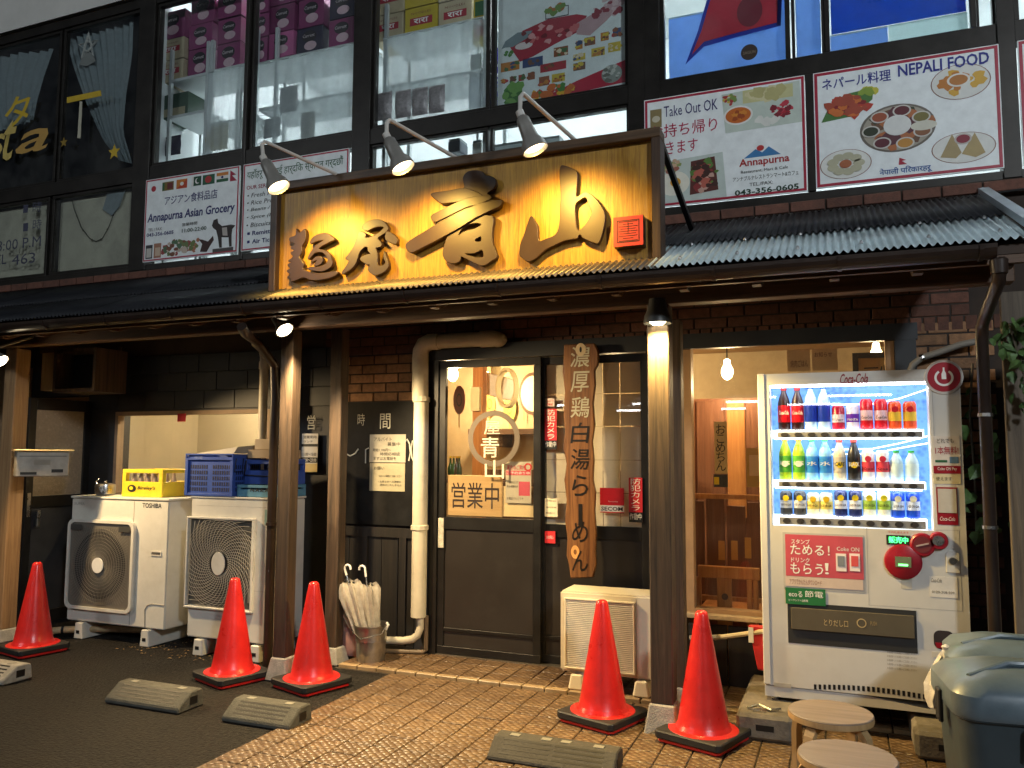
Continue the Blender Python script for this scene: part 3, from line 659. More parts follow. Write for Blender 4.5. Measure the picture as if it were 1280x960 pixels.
camsticker('red and black camera warning sticker left of the hanging plaque', 681, 511, 696, 562, 5.50)
camsticker('red and black camera warning sticker right of the hanging plaque', 786, 597, 803, 653, 5.50)
paper('small_label', 'tiny white label above the left camera warning sticker', 'sticker', 682, 498, 693, 508, 5.50, C(H('d8c8c0')), [('カメラ', .1, .15, .9, .45, RED), ('録画', .2, .6, .8, .9, RED)])
t, q = paper('security_sticker', 'red and white security company sticker on the right door glass', 'sticker', 750, 610, 780, 641, 5.50, C(H('c81424')), [('Security', .35, .52, .75, .58, WHITE), ('SECOM', .05, .76, .95, .92, BLACK, dict(bold=.02))])
block(t, q, .0, .70, 1, .96, C(H('e8e4e0')), 5.5006)
paper('price_card', 'narrow pale printed card low on the right door glass', 'card', 681, 623, 697, 646, 5.50, C(H('dccfae')), [('お子様連れ歓迎', .1, .1, .9, .18, INK), ('店内禁煙', .1, .45, .9, .53, INK), ('当店は', .1, .75, .8, .83, INK)])
paper('red_label', 'small red fire label on the right door panel', 'sticker', 681, 664, 694, 679, 5.50, C(H('d02a30')), [('火の用心', .15, .35, .85, .65, WHITE)])
# papers and chalk on the blackboard wall
m_chalk = C(H('b8b8b0'), .9)
ck = bpy.data.objects['chalkboard']
for s, a, b, c, d in (('営', 384, 519, 394, 537), ('時', 447, 517, 456, 532), ('間', 475, 517, 488, 536)): tx(s, a, b, c, d, 5.466, m_chalk, wall, name='chalk_writing')
def chalk(pts, r=.007):
    MB().tube([P(a, b, 5.465) for a, b in pts], r, 5).build('chalk_stroke', m_chalk, wall)
chalk([(421, 558), (427, 560), (432, 567), (438, 570), (444, 567), (448, 561)], .006); chalk([(506, 553), (509, 549), (512, 555), (513, 566), (511, 576)], .006); chalk([(520, 552), (516, 551), (514, 560), (515, 572), (517, 576)], .006); chalk([(457, 579), (457, 562), (461, 560)], .005)
paper('notice_sheet', 'white handwritten notice taped to the blackboard', 'notice', 462, 543, 507, 578, 5.462, C(H('a09a8a')), [('アルバイト', .12, .1, .62, .24, INK), ('募集中', .5, .28, .85, .42, INK), ('時給1,100円〜', .1, .5, .6, .62, INK), ('時間応相談', .3, .64, .85, .76, INK), ('まずはお電話を', .12, .8, .75, .92, INK)])
paper('notice_sheet', 'cream typed notice taped below the handwritten one on the blackboard', 'notice', 462, 579, 506, 614, 5.462, C(H('9a9278')), [('お願い', .12, .12, .42, .24, INK), ('・店内での喫煙はご遠慮ください', .25, .42, .92, .5, INK), ('・お車の方への酒類の', .25, .62, .9, .7, INK), ('提供はいたしません', .3, .74, .92, .82, INK)])
t, q = paper('price_poster', 'black and white poster strip between the timber posts', 'poster', 377, 542, 397, 590, 5.462, C(H('cfcac0')), [('営業案内', .1, .05, .9, .13, INK), ('ランチ', .1, .18, .7, .24, INK), ('11:00〜15:00', .08, .5, .92, .58, INK), ('17:00〜23:00', .08, .65, .92, .73, WHITE)])
block(t, q, 0, .27, 1, .34, BLACK, 5.462); block(t, q, 0, .62, 1, .76, BLACK, 5.4622); block(t, q, 0, .78, 1, 1, C(H('c8b070')), 5.462)
# ================================================================== CREAM PIPE DUCT
dc = thing('pipe_duct', 'cream plastic pipe duct running down beside the sliding door', 'pipe', (-2.92, 5.4, .0))
def duct(path, r=.058): return MB().tube(path, r, 12)
duct([(-2.915, 5.40, .30), (-2.915, 5.40, 1.9)]).build('lower_run', m_pipe_w, dc, smooth=True)
duct([(-2.925, 5.40, 1.895), (-2.93, 5.40, 2.21), (-2.925, 5.40, 2.27), (-2.90, 5.40, 2.315), (-2.85, 5.40, 2.335), (-2.77, 5.40, 2.335)], .063).build('elbow', m_pipe_w, dc, smooth=True)
duct([(-2.77, 5.40, 2.335), (-2.42, 5.40, 2.335)], .055).build('upper_run', m_pipe_w, dc, smooth=True)
duct([(-2.43, 5.40, 2.335), (-2.33, 5.40, 2.335), (-2.30, 5.42, 2.33), (-2.295, 5.47, 2.33)], [.062, .062, .058, .05]).build('end_cap', m_pipe_w, dc, smooth=True)
for z in (1.9, .95): MB().lathe([(.061, -.02), (.066, -.015), (.066, .015), (.061, .02)], (-2.915, 5.40, z), 12).build('collar', m_pipe_w, dc)
MB().tube([(-2.90, 5.40, .31), (-2.90, 5.40, .22), (-2.915, 5.39, .17), (-2.95, 5.38, .14), (-3.02, 5.37, .125), (-3.22, 5.34, .12)], .028, 10).build('lagged_hose', m_pipe_w, dc, smooth=True)
MB().tube([(-2.86, 5.42, .31), (-2.86, 5.42, .06), (-2.88, 5.41, .05), (-3.30, 5.30, .045)], .016, 8).build('drain_tube', C(H('6a5a48')), dc, smooth=True)
# ================================================================== HANGING PLAQUE
pl = thing('wooden_plaque', 'tall live edge wooden plaque with brushed writing hung over the door', 'sign', (-1.69, 5.38, .63))
yP = 5.36
outl = [(705, 431), (743, 429), (748, 440), (747, 456), (743, 463), (744, 480), (741, 505), (743, 530), (740, 552), (742, 575), (741, 600), (744, 615), (743, 640), (745, 665), (744, 690), (745, 705), (741, 722), (713, 723), (711, 706), (708, 695), (709, 672), (706, 650), (708, 625), (705, 600), (708, 580), (704, 560), (706, 540), (704, 515), (706, 490), (703, 465)]
w_pl = wood('plaque_wood', (.085, .03, .010), (.27, .12, .04), 'z', .4, 9, .4)
MB().prism([(P(a, b, yP).x, P(a, b, yP).z) for a, b in outl], yP, yP+.035).build('slab', w_pl, pl, bevel=.006)
m_ink_s = C(H('b4b09c'), .35); m_ink_d = C(H('1c1712'), .35)
ys = [446, 477, 509, 541, 574, 607, 636, 661, 697]
for i, ch in enumerate('濃厚鶏白湯らーめん'):
    hw = 12 if i < 5 else 10; hh = 13 if ch != 'ー' else 3
    if ch == 'ー':
        q = RC(723, 630, 728, 657, yP-.002); B('lettering', m_ink_d, (q[0], q[1], yP-.003, yP-.0005, q[2], q[3]), pl); continue
    tx(ch, 725-hw, ys[i]-hh+(4 if i > 5 else 0), 725+hw, ys[i]+hh+(4 if i > 5 else 0), yP-.0025, m_ink_s if i in (0, 1, 2) else m_ink_d, pl, shear=.1, bold=.02, res=3)
p = P(726, 437, yP); MB().ell(p.x, p.z, .038, .045, yP-.004, yP-.001, 20).build('hanging_hole_ring', C(H('c8b494')), pl); MB().ell(p.x, p.z, .008, .02, yP-.006, yP-.0045, 12).build('hole', BLACK, pl)
p = P(719, 690, yP); MB().ring(p.x, p.z, .012, .03, yP-.0015, yP-.0005, 16, ez=1.5).build('knot', C(H('d89a58')), pl)
# ================================================================== MAIN SIGN
sg = thing('shop_sign', 'large lit wooden shop sign with raised brushed characters above the awning', 'sign', (-2.18, 4.4, 2.5))
SX0, SX1, SZ0, SZ1 = -3.487, -.872, 2.51, 3.295
w_sign = wood('sign_wood', (.24, .105, .014), (.52, .285, .040), 'z', .42, 20, .35)
B('board', w_sign, (SX0+.04, SX1-.04, 4.36, 4.42, SZ0+.03, SZ1-.03), sg)
m_sfr = wood('sign_frame_wood', (.03, .016, .010), (.09, .05, .028), 'z', .5, 10, .3); m_sfx = wood('sign_frame_wood_h', (.05, .028, .015), (.14, .08, .04), 'x', .5, 10, .3)
B('frame_bar', m_sfx, (SX0, SX1, 4.31, 4.44, SZ1-.055, SZ1), sg, bevel=.004); B('frame_bar', m_sfx, (SX0, SX1, 4.31, 4.44, SZ0, SZ0+.05), sg, bevel=.004)
B('frame_bar', m_sfr, (SX0, SX0+.05, 4.312, 4.438, SZ0+.0505, SZ1-.0555), sg, bevel=.004); B('frame_bar', m_sfr, (SX1-.05, SX1, 4.312, 4.438, SZ0+.0505, SZ1-.0555), sg, bevel=.004)
B('bottom_tray', BLACK, (SX0+.02, SX1-.02, 4.33, 4.46, SZ0-.03, SZ0-.002), sg)
MB().bar((SX1-.02, 4.45, SZ1-.05), (SX1+.03, 5.15, 2.93), .03, .03).build('brace', BLACK, sg); MB().bar((SX0+.1, 4.45, SZ1-.05), (SX0+.1, 5.15, 2.93), .03, .03).build('brace', BLACK, sg)
m_letter = M('letter_lacquer', (.040, .021, .013), .42, var=.15, scale=5, coat=0)
def glyph(name, loops, off, sc, Y=4.335, th=.028, mat=None):
    c = bpy.data.curves.new('g', 'CURVE'); c.dimensions = '2D'; c.fill_mode = 'BOTH'; c.extrude = th/2; c.bevel_depth = .003; c.bevel_resolution = 1
    for lp in loops:
        pts = [P(off[0]+a/sc, off[1]+b/sc, Y-.012) for a, b in lp]
        out = []                                     # soften the traced outline
        k = len(pts)
        for i in range(k):
            a, b, d, e = pts[i-1], pts[i], pts[(i+1) % k], pts[(i+2) % k]
            out.append(b)
            for t in (.33, .67): out.append(.5*((2*b)+(d-a)*t+(2*a-5*b+4*d-e)*t*t+(3*b-a-3*d+e)*t**3))
        s = c.splines.new('POLY'); s.points.add(len(out)-1); s.use_cyclic_u = True
        for q, o_ in zip(s.points, out): q.co = (o_.x, o_.z, 0, 1)
    o = bpy.data.objects.new('g', c); COL.objects.link(o)
    me = bpy.data.meshes.new_from_object(o.evaluated_get(bpy.context.evaluated_depsgraph_get())); bpy.data.objects.remove(o)
    L0 = root_loc(sg)
    for v in me.vertices: v.co = Vector((v.co.x, Y-v.co.z, v.co.y))-L0
    bm = bmesh.new(); bm.from_mesh(me); bmesh.ops.recalc_face_normals(bm, faces=bm.faces); bm.to_mesh(me); bm.free()
    me.materials.clear(); me.materials.append(mat or m_letter); ob = bpy.data.objects.new(name, me); COL.objects.link(ob); ob.parent = sg; return ob
ao = [(545,150),(580,105),(650,92),(705,105),(735,135),(770,140),(815,165),(820,215),(795,250),(745,290),(785,310),(770,340),(800,345),(860,345),(870,370),(850,400),(780,430),(700,465),(750,478),(795,485),(800,540),(790,600),(790,700),(810,760),(830,830),(790,860),(715,905),(640,880),(580,850),(525,825),(520,850),(500,875),(450,885),(400,865),(372,820),(375,760),(400,680),(415,635),(330,680),(220,735),(110,790),(70,775),(52,745),(65,710),(130,665),(230,605),(330,545),(300,530),(272,505),(275,475),(340,440),(420,400),(510,355),(440,368),(370,370),(320,345),(268,298),(310,280),(420,265),(545,245),(550,200)]
aoh = [[(500,655),(520,605),(570,562),(640,540),(692,545),(695,562),(640,592),(590,605),(545,620)], [(640,692),(665,668),(695,655),(700,690),(680,705)], [(555,800),(640,798),(705,770),(718,835),(660,838),(590,822)]]
glyph('raised_character', [ao]+aoh, (500, 200), 6.856)
for k_, lp_ in enumerate(([(268,298),(310,280),(420,265),(560,245),(700,300),(660,330),(520,352),(370,370),(320,345)], [(272,505),(275,475),(340,440),(560,335),(745,308),(782,318),(765,340),(660,382),(560,408),(360,508),(300,530)], [(52,745),(65,710),(130,665),(230,605),(330,545),(560,430),(700,372),(860,345),(870,370),(850,400),(780,430),(640,500),(520,575),(330,680),(220,735),(110,790),(70,775)])): glyph('raised_stroke', [lp_], (500, 200), 6.856, 4.331-.004*k_)
ya = [(390,120),(430,115),(500,145),(522,175),(520,250),(515,360),(575,328),(610,330),(660,365),(710,430),(740,490),(740,560),(725,640),(695,725),(660,725),(575,690),(550,660),(530,670),(520,690),(430,705),(350,740),(270,780),(190,850),(130,875),(85,845),(65,820),(70,740),(100,660),(130,570),(155,515),(185,560),(205,600),(212,712),(280,695),(340,670),(370,630),(385,560),(390,440),(395,330),(385,220)]
glyph('raised_character', [ya, [(505,440),(522,400),(590,362),(615,420),(640,480),(630,520),(585,590),(535,632),(515,600),(507,520)]], (640, 190), 6.4)
yk = [(905,195),(930,155),(990,125),(1060,118),(1120,140),(1160,190),(1150,235),(1100,270),(1070,290),(1060,310),(1095,350),(1090,385),(1040,400),(1050,440),(1055,500),(1060,570),(1100,580),(1140,550),(1120,500),(1125,440),(1140,480),(1165,560),(1160,600),(1120,640),(1050,670),(1005,660),(965,615),(985,570),(945,560),(890,520),(900,490),(960,465),(990,460),(965,430),(960,395),(930,390),(880,440),(860,500),(830,570),(780,620),(715,660),(705,640),(740,590),(770,530),(740,505),(780,450),(820,390),(850,310),(880,240),(940,260),(935,300),(1010,285),(1090,235),(1120,190),(1040,190),(960,225),(920,215)]
glyph('raised_character', [yk], (340, 260), 8); glyph('raised_stroke', [[(1150,240),(1200,255),(1245,300),(1250,340),(1230,360),(1140,315)]], (340, 260), 8)
me1 = [(180,300),(240,275),(248,215),(275,255),(330,215),(335,300),(320,350),(300,380),(300,440),(275,490),(300,530),(320,570),(315,615),(420,655),(540,650),(640,635),(660,655),(600,690),(500,715),(400,720),(330,695),(290,700),(200,735),(195,710),(160,690),(190,665),(150,630),(185,605),(160,570),(200,540),(165,530),(215,490),(190,450),(228,425),(190,400),(235,362),(185,335)]
glyph('raised_character', [me1], (340, 260), 8)
glyph('raised_stroke', [[(385,340),(420,290),(490,258),(560,260),(625,310),(600,330),(500,380),(470,415),(530,425),(575,460),(602,520),(600,575),(560,610),(500,632),(420,625),(355,608),(400,592),(470,590),(540,560),(560,520),(540,470),(490,440),(430,450),(385,500),(365,510),(375,470),(410,415),(450,370),(520,325),(450,330),(400,355)]], (340, 260), 8)
glyph('raised_stroke', [[(400,540),(430,500),(470,485),(505,505),(500,550),(460,575),(425,575),(440,545),(460,520),(430,530)]], (340, 260), 8)
q = RC(767, 270.5, 804, 307.5, 4.29)
sl = B('seal_block', m_letter, (q[0], q[1], 4.29, 4.359, q[2], q[3]), sg); B('seal_face', C(H('d8433c'), .4), (q[0], q[1], 4.285, 4.2895, q[2], q[3]), sl)
MB().frame(q[0]+.02, q[1]-.02, 4.2835, 4.2848, q[2]+.02, q[3]-.02, .005).build('seal_line', C(H('3a0c0c')), sl)
cx, cz, hw, hh = (q[0]+q[1])/2, (q[2]+q[3])/2, (q[1]-q[0])/2-.03, (q[3]-q[2])/2-.03
mbx = MB()
for i in range(9):
    z = cz+hh-2*hh*i/8.0; a = hw*(.55 if i in (1, 7) else .85 if i % 2 else 1)
    mbx.box(cx-a, cx+a, 4.2835, 4.2848, z-.0022, z+.0022)
mbx.box(cx-.002, cx+.002, 4.283, 4.2834, cz-hh*.2, cz+hh); mbx.build('seal_line', C(H('3a0c0c')), sl)
# sign lamps
m_arm = M('white_lamp_arm', (.60, .57, .52), .5, var=.1); m_hd = M('lamp_head', (.26, .245, .22), .45, .3, var=.2)
def signlamp(lbl, base, knee, bend, tip, aimpx, power):
    yB, yH = 4.38, 3.9
    b = P(*base, yB); k = P(*knee, yH+.02); e = P(*bend, yH); tp = P(*tip, yH+.02); aim = P(*aimpx, 4.35)
    t = thing('sign_lamp', lbl, 'lamp', tuple(b)); b.z -= .01
    MB().tube([b, b+(k-b)*.97+Vector((0, 0, .0)), k, k+Vector((-.012, -.01, -.02)), e], .012, 8).build('arm', m_arm, t, smooth=True)
    d = (tp-e).normalized()
    MB().tube([e-d*.01, e+d*.03], .022, 10).build('joint', m_arm, t, smooth=True)
    MB().lathe([(.02, .02), (.036, .04), (.04, .10), (.044, .15), (.066, .19), (.072, .225), (.068, .227), (.062, .20)], e, 18, d, cap=False).build('head', m_hd, t, smooth=True)
    L = .225; hp = e+d*L
    MB().lathe([(.064, .200), (.05, .212), (.0, .216)], e, 18, d, cap=False).build('bulb_face', E('sign_bulb', (1, .80, .5), 5), t, smooth=True)
    light('beam', 'SPOT', hp+d*.012, power, (1, .60, .11), .05, aim, 122, 1.0, parent=t)
signlamp('white gooseneck lamp over the first character of the shop sign', (434, 222), (331, 177), (329, 197), (352, 241), (424, 356), 58)
signlamp('white gooseneck lamp over the tall third character of the shop sign', (575, 198), (487, 150), (483, 169), (507, 216), (552, 344), 58)
signlamp('white gooseneck lamp over the last character of the shop sign', (722, 176), (654, 117), (650, 141), (670, 189), (708, 320), 58)
# lamp on the right post
pt = thing('post_lamp', 'dark downlight cap fixed to the front of the timber post', 'lamp', tuple(P(822, 392, 4.38)))
pp = P(822, 400, 4.38)
MB().lathe([(.03, .12), (.045, .115), (.05, .07), (.072, .02), (.078, -.02), (.074, -.02), (.06, .02), (.03, .05)], pp, 20, cap=False).build('cap', C((.03, .03, .028), .4), pt, smooth=True)
MB().lathe([(.0, .07), (.03, .06), (.048, .02), (.05, -.005), (.03, -.025), (.0, -.03)], pp, 16, cap=False).build('bulb', E('post_bulb', (1, .84, .5), 16), pt, smooth=True)
B('bracket', m_hd, (pp.x-.02, pp.x+.02, pp.y+.02, 4.449, pp.z+.05, pp.z+.10), pt)
light('glow', 'SPOT', pp+Vector((0, -.01, -.05)), 130, (1, .70, .24), .045, pp+Vector((.0, .06, -1)), 150, .5, parent=pt)
# spot under the awning at the left post
sp = thing('awning_spot', 'bright round spotlight under the awning beside the left timber post', 'lamp', tuple(P(358, 414, 4.4)))
pp = P(356, 413, 4.38); d = Vector((.62, -.12, -.66)).normalized()
MB().lathe([(.02, -.14), (.034, -.13), (.038, -.06), (.058, -.02), (.062, .0), (.056, .0), (.03, -.03)], pp, 18, d, cap=False).build('head', m_hd, sp, smooth=True)
MB().lathe([(.055, -.012), (.04, .006), (.0, .012)], pp, 18, d, cap=False).build('bulb_face', E('spot_bulb', (1, .83, .55), 30), sp, smooth=True)
MB().tube([pp-d*.13, (pp.x-.05, 4.47, 2.40)], .01, 6).build('stem', m_hd, sp)
light('beam', 'SPOT', pp+d*.02, 330, (1, .74, .40), .05, pp+Vector((1.35, .22, -2.0)), 128, .5, parent=sp)
# lamp at the far left
fl = thing('awning_spot', 'spotlight under the awning left of the mailbox post', 'lamp', tuple(P(3, 452, 4.4)))
pp = P(1, 452, 4.18); d = Vector((.6, .15, -.6)).normalized()
MB().lathe([(.02, -.14), (.034, -.13), (.038, -.06), (.058, -.02), (.062, .0), (.056, .0), (.03, -.03)], pp, 18, d, cap=False).build('head', m_hd, fl, smooth=True)
MB().lathe([(.055, -.012), (.04, .006), (.0, .012)], pp, 18, d, cap=False).build('bulb_face', bpy.data.materials['spot_bulb'], fl, smooth=True)
MB().tube([pp-d*.13, (pp.x-.05, 4.47, 2.40)], .01, 6).build('stem', m_hd, fl)
light('beam', 'SPOT', pp+d*.02, 170, (1, .70, .35), .05, pp+Vector((1.2, .45, -1.7)), 112, .35, parent=fl)
# ================================================================== TRAFFIC CONES
m_cone = M('cone_plastic', (.58, .018, .016), .30, var=.15, scale=8, grime=.35, gcol=(.25, .02, .015), bump=.12, bscale=18)
def cone(lbl, loc, rz):
    t = thing('traffic_cone', lbl, 'traffic cone', (0, 0, 0), 'traffic cones in front of the shop')
    h = .66; prof = [(.185, .055), (.18, .062), (.145, .066), (.135, .085)]
    for i in range(9): f = i/8; prof.append((.132-(.132-.034)*f, .09+(h-.11)*f))
    prof += [(.030, h-.008), (.020, h), (.003, h+.001)]
    MB().lathe(prof, (0, 0, 0), 32, cap=False).build('body', m_cone, t, smooth=True)
    q = .19; c = .02
    MB().prismz([(-q+c, -q), (q-c, -q), (q, -q+c), (q, q-c), (q-c, q), (-q+c, q), (-q, q-c), (-q, -q+c)], .0205, .060).build('weight', m_rub, t, bevel=.006)
    q = .178; MB().prismz([(-q+c, -q), (q-c, -q), (q, -q+c), (q, q-c), (q-c, q), (-q+c, q), (-q, q-c), (-q, -q+c)], .001, .020).build('flange', m_cone, t, bevel=.004)
    t.location = loc; t.rotation_euler = (0, 0, rz); return t
c0 = cone('red traffic cone beside the mailbox post', (-5.67, 4.45, .004), R(-12))
for lbl, x, y, rz, z in (('red traffic cone in front of the square grilled air conditioner', -3.78, 4.43, -20, .003), ('red traffic cone against the concrete foot of the left timber post', -3.20, 4.50, -19, .003), ('red traffic cone in front of the louvred condenser', -1.275, 4.53, -19, .017), ('red traffic cone in front of the shop window', -.705, 4.43, -19, .017)):
    dup(c0, (x, y, z), R(rz), lbl)
# ================================================================== WHEEL STOPS
def wheelstop(lbl, x0, x1, y, mat, cols=1, rot=0):
    t = thing('wheel_stop', lbl, 'wheel stop', ((x0+x1)/2, y, .0), 'concrete wheel stops'); hgt = .105; z_ = .003 if x1 < -2.6 else .018
    c = .02
    prof = [(y, z_), (y+.21, z_), (y+.20, hgt-.015), (y+.185, hgt), (y+.10, hgt), (y+.012, .04), (y, .03)]
    n = MB().prismx(prof, x0, x1)
    body = n.build('block', mat, t, bevel=.007)
    sl = Vector((0, .088, hgt-.04)).normalized(); nn = Vector((0, -sl.z, sl.y))
    for k in range(cols):
        a = x0+.05+(x1-x0-.1)*k/cols+.01; b = x0+.05+(x1-x0-.1)*(k+1)/cols-.01
        for j in range(4):
            p = Vector((0, y+.012, .04))+sl*(.018+j*.026)
            MB().hexa([(a, *(p-sl*.005-nn*.002).yz), (b, *(p-sl*.005-nn*.002).yz), (b, *(p+sl*.005-nn*.002).yz), (a, *(p+sl*.005-nn*.002).yz), (a, *(p-sl*.005+nn*.0008).yz), (b, *(p-sl*.005+nn*.0008).yz), (b, *(p+sl*.005+nn*.0008).yz), (a, *(p+sl*.005+nn*.0008).yz)]).build('groove', BLACK, t)
        for xx in (a+.04, b-.04): B('reflector', C((.24, .23, .19)), (xx-.025, xx+.025, y+.115, y+.15, hgt+.0005, hgt+.003), t)
    MB().box(x1+.0005, x1+.002, y+.09, y+.15, .03, .075).build('end_recess', BLACK, t)
    return t
wheelstop('grey wheel stop on the asphalt in front of the round grilled air conditioner', -4.13, -3.56, 3.73, m_conc_dk)
wheelstop('grey wheel stop at the corner where asphalt meets the tiles', -3.25, -2.79, 3.73, m_conc_dk)
wheelstop('dark ribbed wheel stop on the tiled pavement', -1.64, -1.01, 3.745, M('dark_stop', (.055, .05, .04), .8, var=.3, scale=14, bump=.4, grime=.4, gcol=(.1, .09, .07)), 2)
wheelstop('grey wheel stop on the asphalt by the mailbox post', -5.6, -5.02, 3.74, m_conc)
# ================================================================== OUTDOOR UNITS
m_grille_dk = C((.035, .033, .03), .7); m_wire2 = M('dim_wire', (.22, .20, .165), .45, var=.1); m_wire = M('grille_wire', (.46, .43, .36), .45, var=.1)
def feet(t, xs, y0, y1, top=.13, w=.07, mat=None):
    for xx in xs:
        MB().hexa([(xx-w/2-.012, y0, .004), (xx+w/2+.012, y0, .004), (xx+w/2+.012, y1, .004), (xx-w/2-.012, y1, .004), (xx-w/2, y0, top), (xx+w/2, y0, top), (xx+w/2, y1, top), (xx-w/2, y1, top)]).build('foot', mat or m_paint_w, t, bevel=.005)
        B('foot_slot', BLACK, (xx-.02, xx+.015, y0-.002, y0-.0005, .045, .07), t)
# unit one: rounded square grille
a1 = thing('air_conditioner', 'large white outdoor unit with round fan in a rounded square grille under the yellow crate', 'air conditioner', (-5.36, 5.1, 0))
AX0, AX1, AZ0, AZ1, AY = -5.88, -4.845, .14, 1.12, 4.9
MB().box(AX0, AX1, AY, AY+.36, AZ0, AZ1).build('cabinet', m_paint_w, a1, bevel=.008, seg=2)
B('lid', m_paint_w, (AX0-.008, AX1+.008, AY-.008, AY+.368, AZ1+.0005, AZ1+.018), a1, bevel=.004)
gx, gz, gs = P(127, 706, AY).x, P(127, 706, AY).z, .345
def rsq(cx, cz, h, r, n=6):
    pts = []
    for k, (sx, sz) in enumerate(((1, 1), (-1, 1), (-1, -1), (1, -1))):
        for j in range(n+1):
            a = math.pi/2*(k+j/n); pts.append((cx+sx*(h-r)+r*math.cos(a), cz+sz*(h-r)+r*math.sin(a)))
    return pts
MB().prism(rsq(gx, gz, gs, .05), AY-.018, AY-.0005).build('grille_plate', M('grille_plate', (.15, .135, .11), .5, var=.1), a1)
o_, i_ = rsq(gx, gz, gs+.012, .06), rsq(gx, gz, gs-.012, .05); rim = MB(); k = len(o_)
for y in (AY-.032, AY-.0005): rim.v += [(a, y, b) for a, b in o_]+[(a, y, b) for a, b in i_]
for j in range(k):
    n = (j+1) % k; rim.f += [(j, n, k+n, k+j), (2*k+j, 3*k+j, 3*k+n, 2*k+n), (j, 2*k+j, 2*k+n, n), (k+j, k+n, 3*k+n, 3*k+j)]
rim.build('grille_rim', m_paint_w, a1)
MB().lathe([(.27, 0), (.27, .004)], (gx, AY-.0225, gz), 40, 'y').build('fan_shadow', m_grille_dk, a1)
sp_ = MB()
for j in range(96):
    a = 2*math.pi*j/96; ca, sa = math.cos(a), math.sin(a); rr = min(gs-.02, .32)/max(abs(ca), abs(sa), .78); r1 = .062
    p0, p1 = Vector((gx+r1*ca, AY-.028, gz+r1*sa)), Vector((gx+rr*ca*.93, AY-.026, gz+rr*sa*.93)); sp_.tube([p0, p1], .0016, 4, False)
for j in range(9): sp_.ring(gx, gz, .085+j*.026, .0868+j*.026, AY-.0285, AY-.026, 48)
sp_.build('fan_guard', m_wire2, a1, kind='stuff')
MB().lathe([(.06, -.006), (.06, .002), (.052, .006)][::-1], (gx, AY-.036, gz), 28, 'y').build('hub_cap', WHITE, a1)
for sx in (-1, 1): B('grip', C((.05, .05, .045)), (gx+sx*.26-.06, gx+sx*.26+.06, AY-.034, AY-.0325, gz+gs-.075, gz+gs-.03), a1, bevel=.0005)
B('panel_joint', C((.18, .17, .15)), (P(165, 700, AY).x-.002, P(165, 700, AY).x+.002, AY-.001, AY-.0002, AZ0+.01, AZ1-.01), a1)
tx('TOSHIBA', 178, 629, 202, 635, AY-.0015, INK, a1, bold=.015); tx('SUPER', 93, 628, 106, 631, AY-.0015, C((.3, .28, .25)), a1)
q = RC(189, 689, 202, 695, AY); MB().frame(q[0], q[1], AY-.006, AY-.0005, q[2], q[3], .008).build('nameplate', m_paint_w, a1); B('nameplate_face', C((.1, .09, .08)), (q[0]+.008, q[1]-.008, AY-.003, AY-.0006, q[2]+.008, q[3]-.008), a1)
MB().tube([P(181, 785, AY-.002), P(181, 762, AY-.002), P(184, 757, AY-.002), P(190, 755, AY-.002), (AX1-.005, AY-.002, P(205, 757, AY).z)], .004, 6).build('service_cover_edge', C((.3, .28, .24)), a1)
feet(a1, (-5.72, -5.02), AY-.02, AY+.42)
# unit two: swirl grille
a2 = thing('air_conditioner', 'large white outdoor unit with swirling wire fan grille under the blue crates', 'air conditioner', (-4.2, 5.05, 0))
AX0, AX1, AZ0, AZ1, AY = -4.575, -3.80, .13, 1.155, 4.85
MB().box(AX0, AX1, AY, AY+.36, AZ0, AZ1).build('cabinet', m_paint_w, a2, bevel=.008, seg=2); B('lid', m_paint_w, (AX0-.006, AX1+.006, AY-.006, AY+.366, AZ1+.0005, AZ1+.016), a2, bevel=.004)
gx, gz = P(276, 701, AY).x, P(276, 704, AY).z; gw, gh = .30, .325
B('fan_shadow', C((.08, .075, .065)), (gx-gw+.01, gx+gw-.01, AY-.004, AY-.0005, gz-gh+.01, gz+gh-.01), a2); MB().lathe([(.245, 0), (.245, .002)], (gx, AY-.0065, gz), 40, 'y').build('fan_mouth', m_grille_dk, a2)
sp_ = MB()
for j in range(44):
    pts = []
    for s in range(7):
        f = s/6; r = .085+.30*f; a = 2*math.pi*j/44-f*1.05; x, z = r*math.cos(a), r*math.sin(a)
        x = max(-gw+.01, min(gw-.01, x)); z = max(-gh+.01, min(gh-.01, z)); pts.append((gx+x, AY-.024+.004*f, gz+z))
    sp_.tube(pts, .0022, 4, False)
for j in range(15):
    r = .10+j*.0165
    sp_.ring(gx, gz, r-.0009, r+.0009, AY-.0265, AY-.024, 48)
sp_.build('fan_guard', m_wire, a2, kind='stuff')
MB().frame(gx-gw-.012, gx+gw+.012, AY-.03, AY-.0005, gz-gh-.012, gz+gh+.012, .016).build('grille_frame', m_paint_w, a2, bevel=.003)
MB().ell(gx, gz, .062, .085, AY-.032, AY-.022, 20).build('hub_cap', m_paint_w, a2, bevel=.002)
B('data_sticker', C(H('8fb0a8')), (*RC(331, 637, 337, 656, AY)[:2], AY-.0015, AY-.0003, *RC(331, 637, 337, 656, AY)[2:]), a2)
for z in (.95, .35): B('screw_row', C((.3, .28, .24)), (AX0+.05, AX1-.05, AY-.001, AY-.0002, z+.15, z+.151), a2)
feet(a2, (-4.45, -3.93), AY-.02, AY+.40, .12)
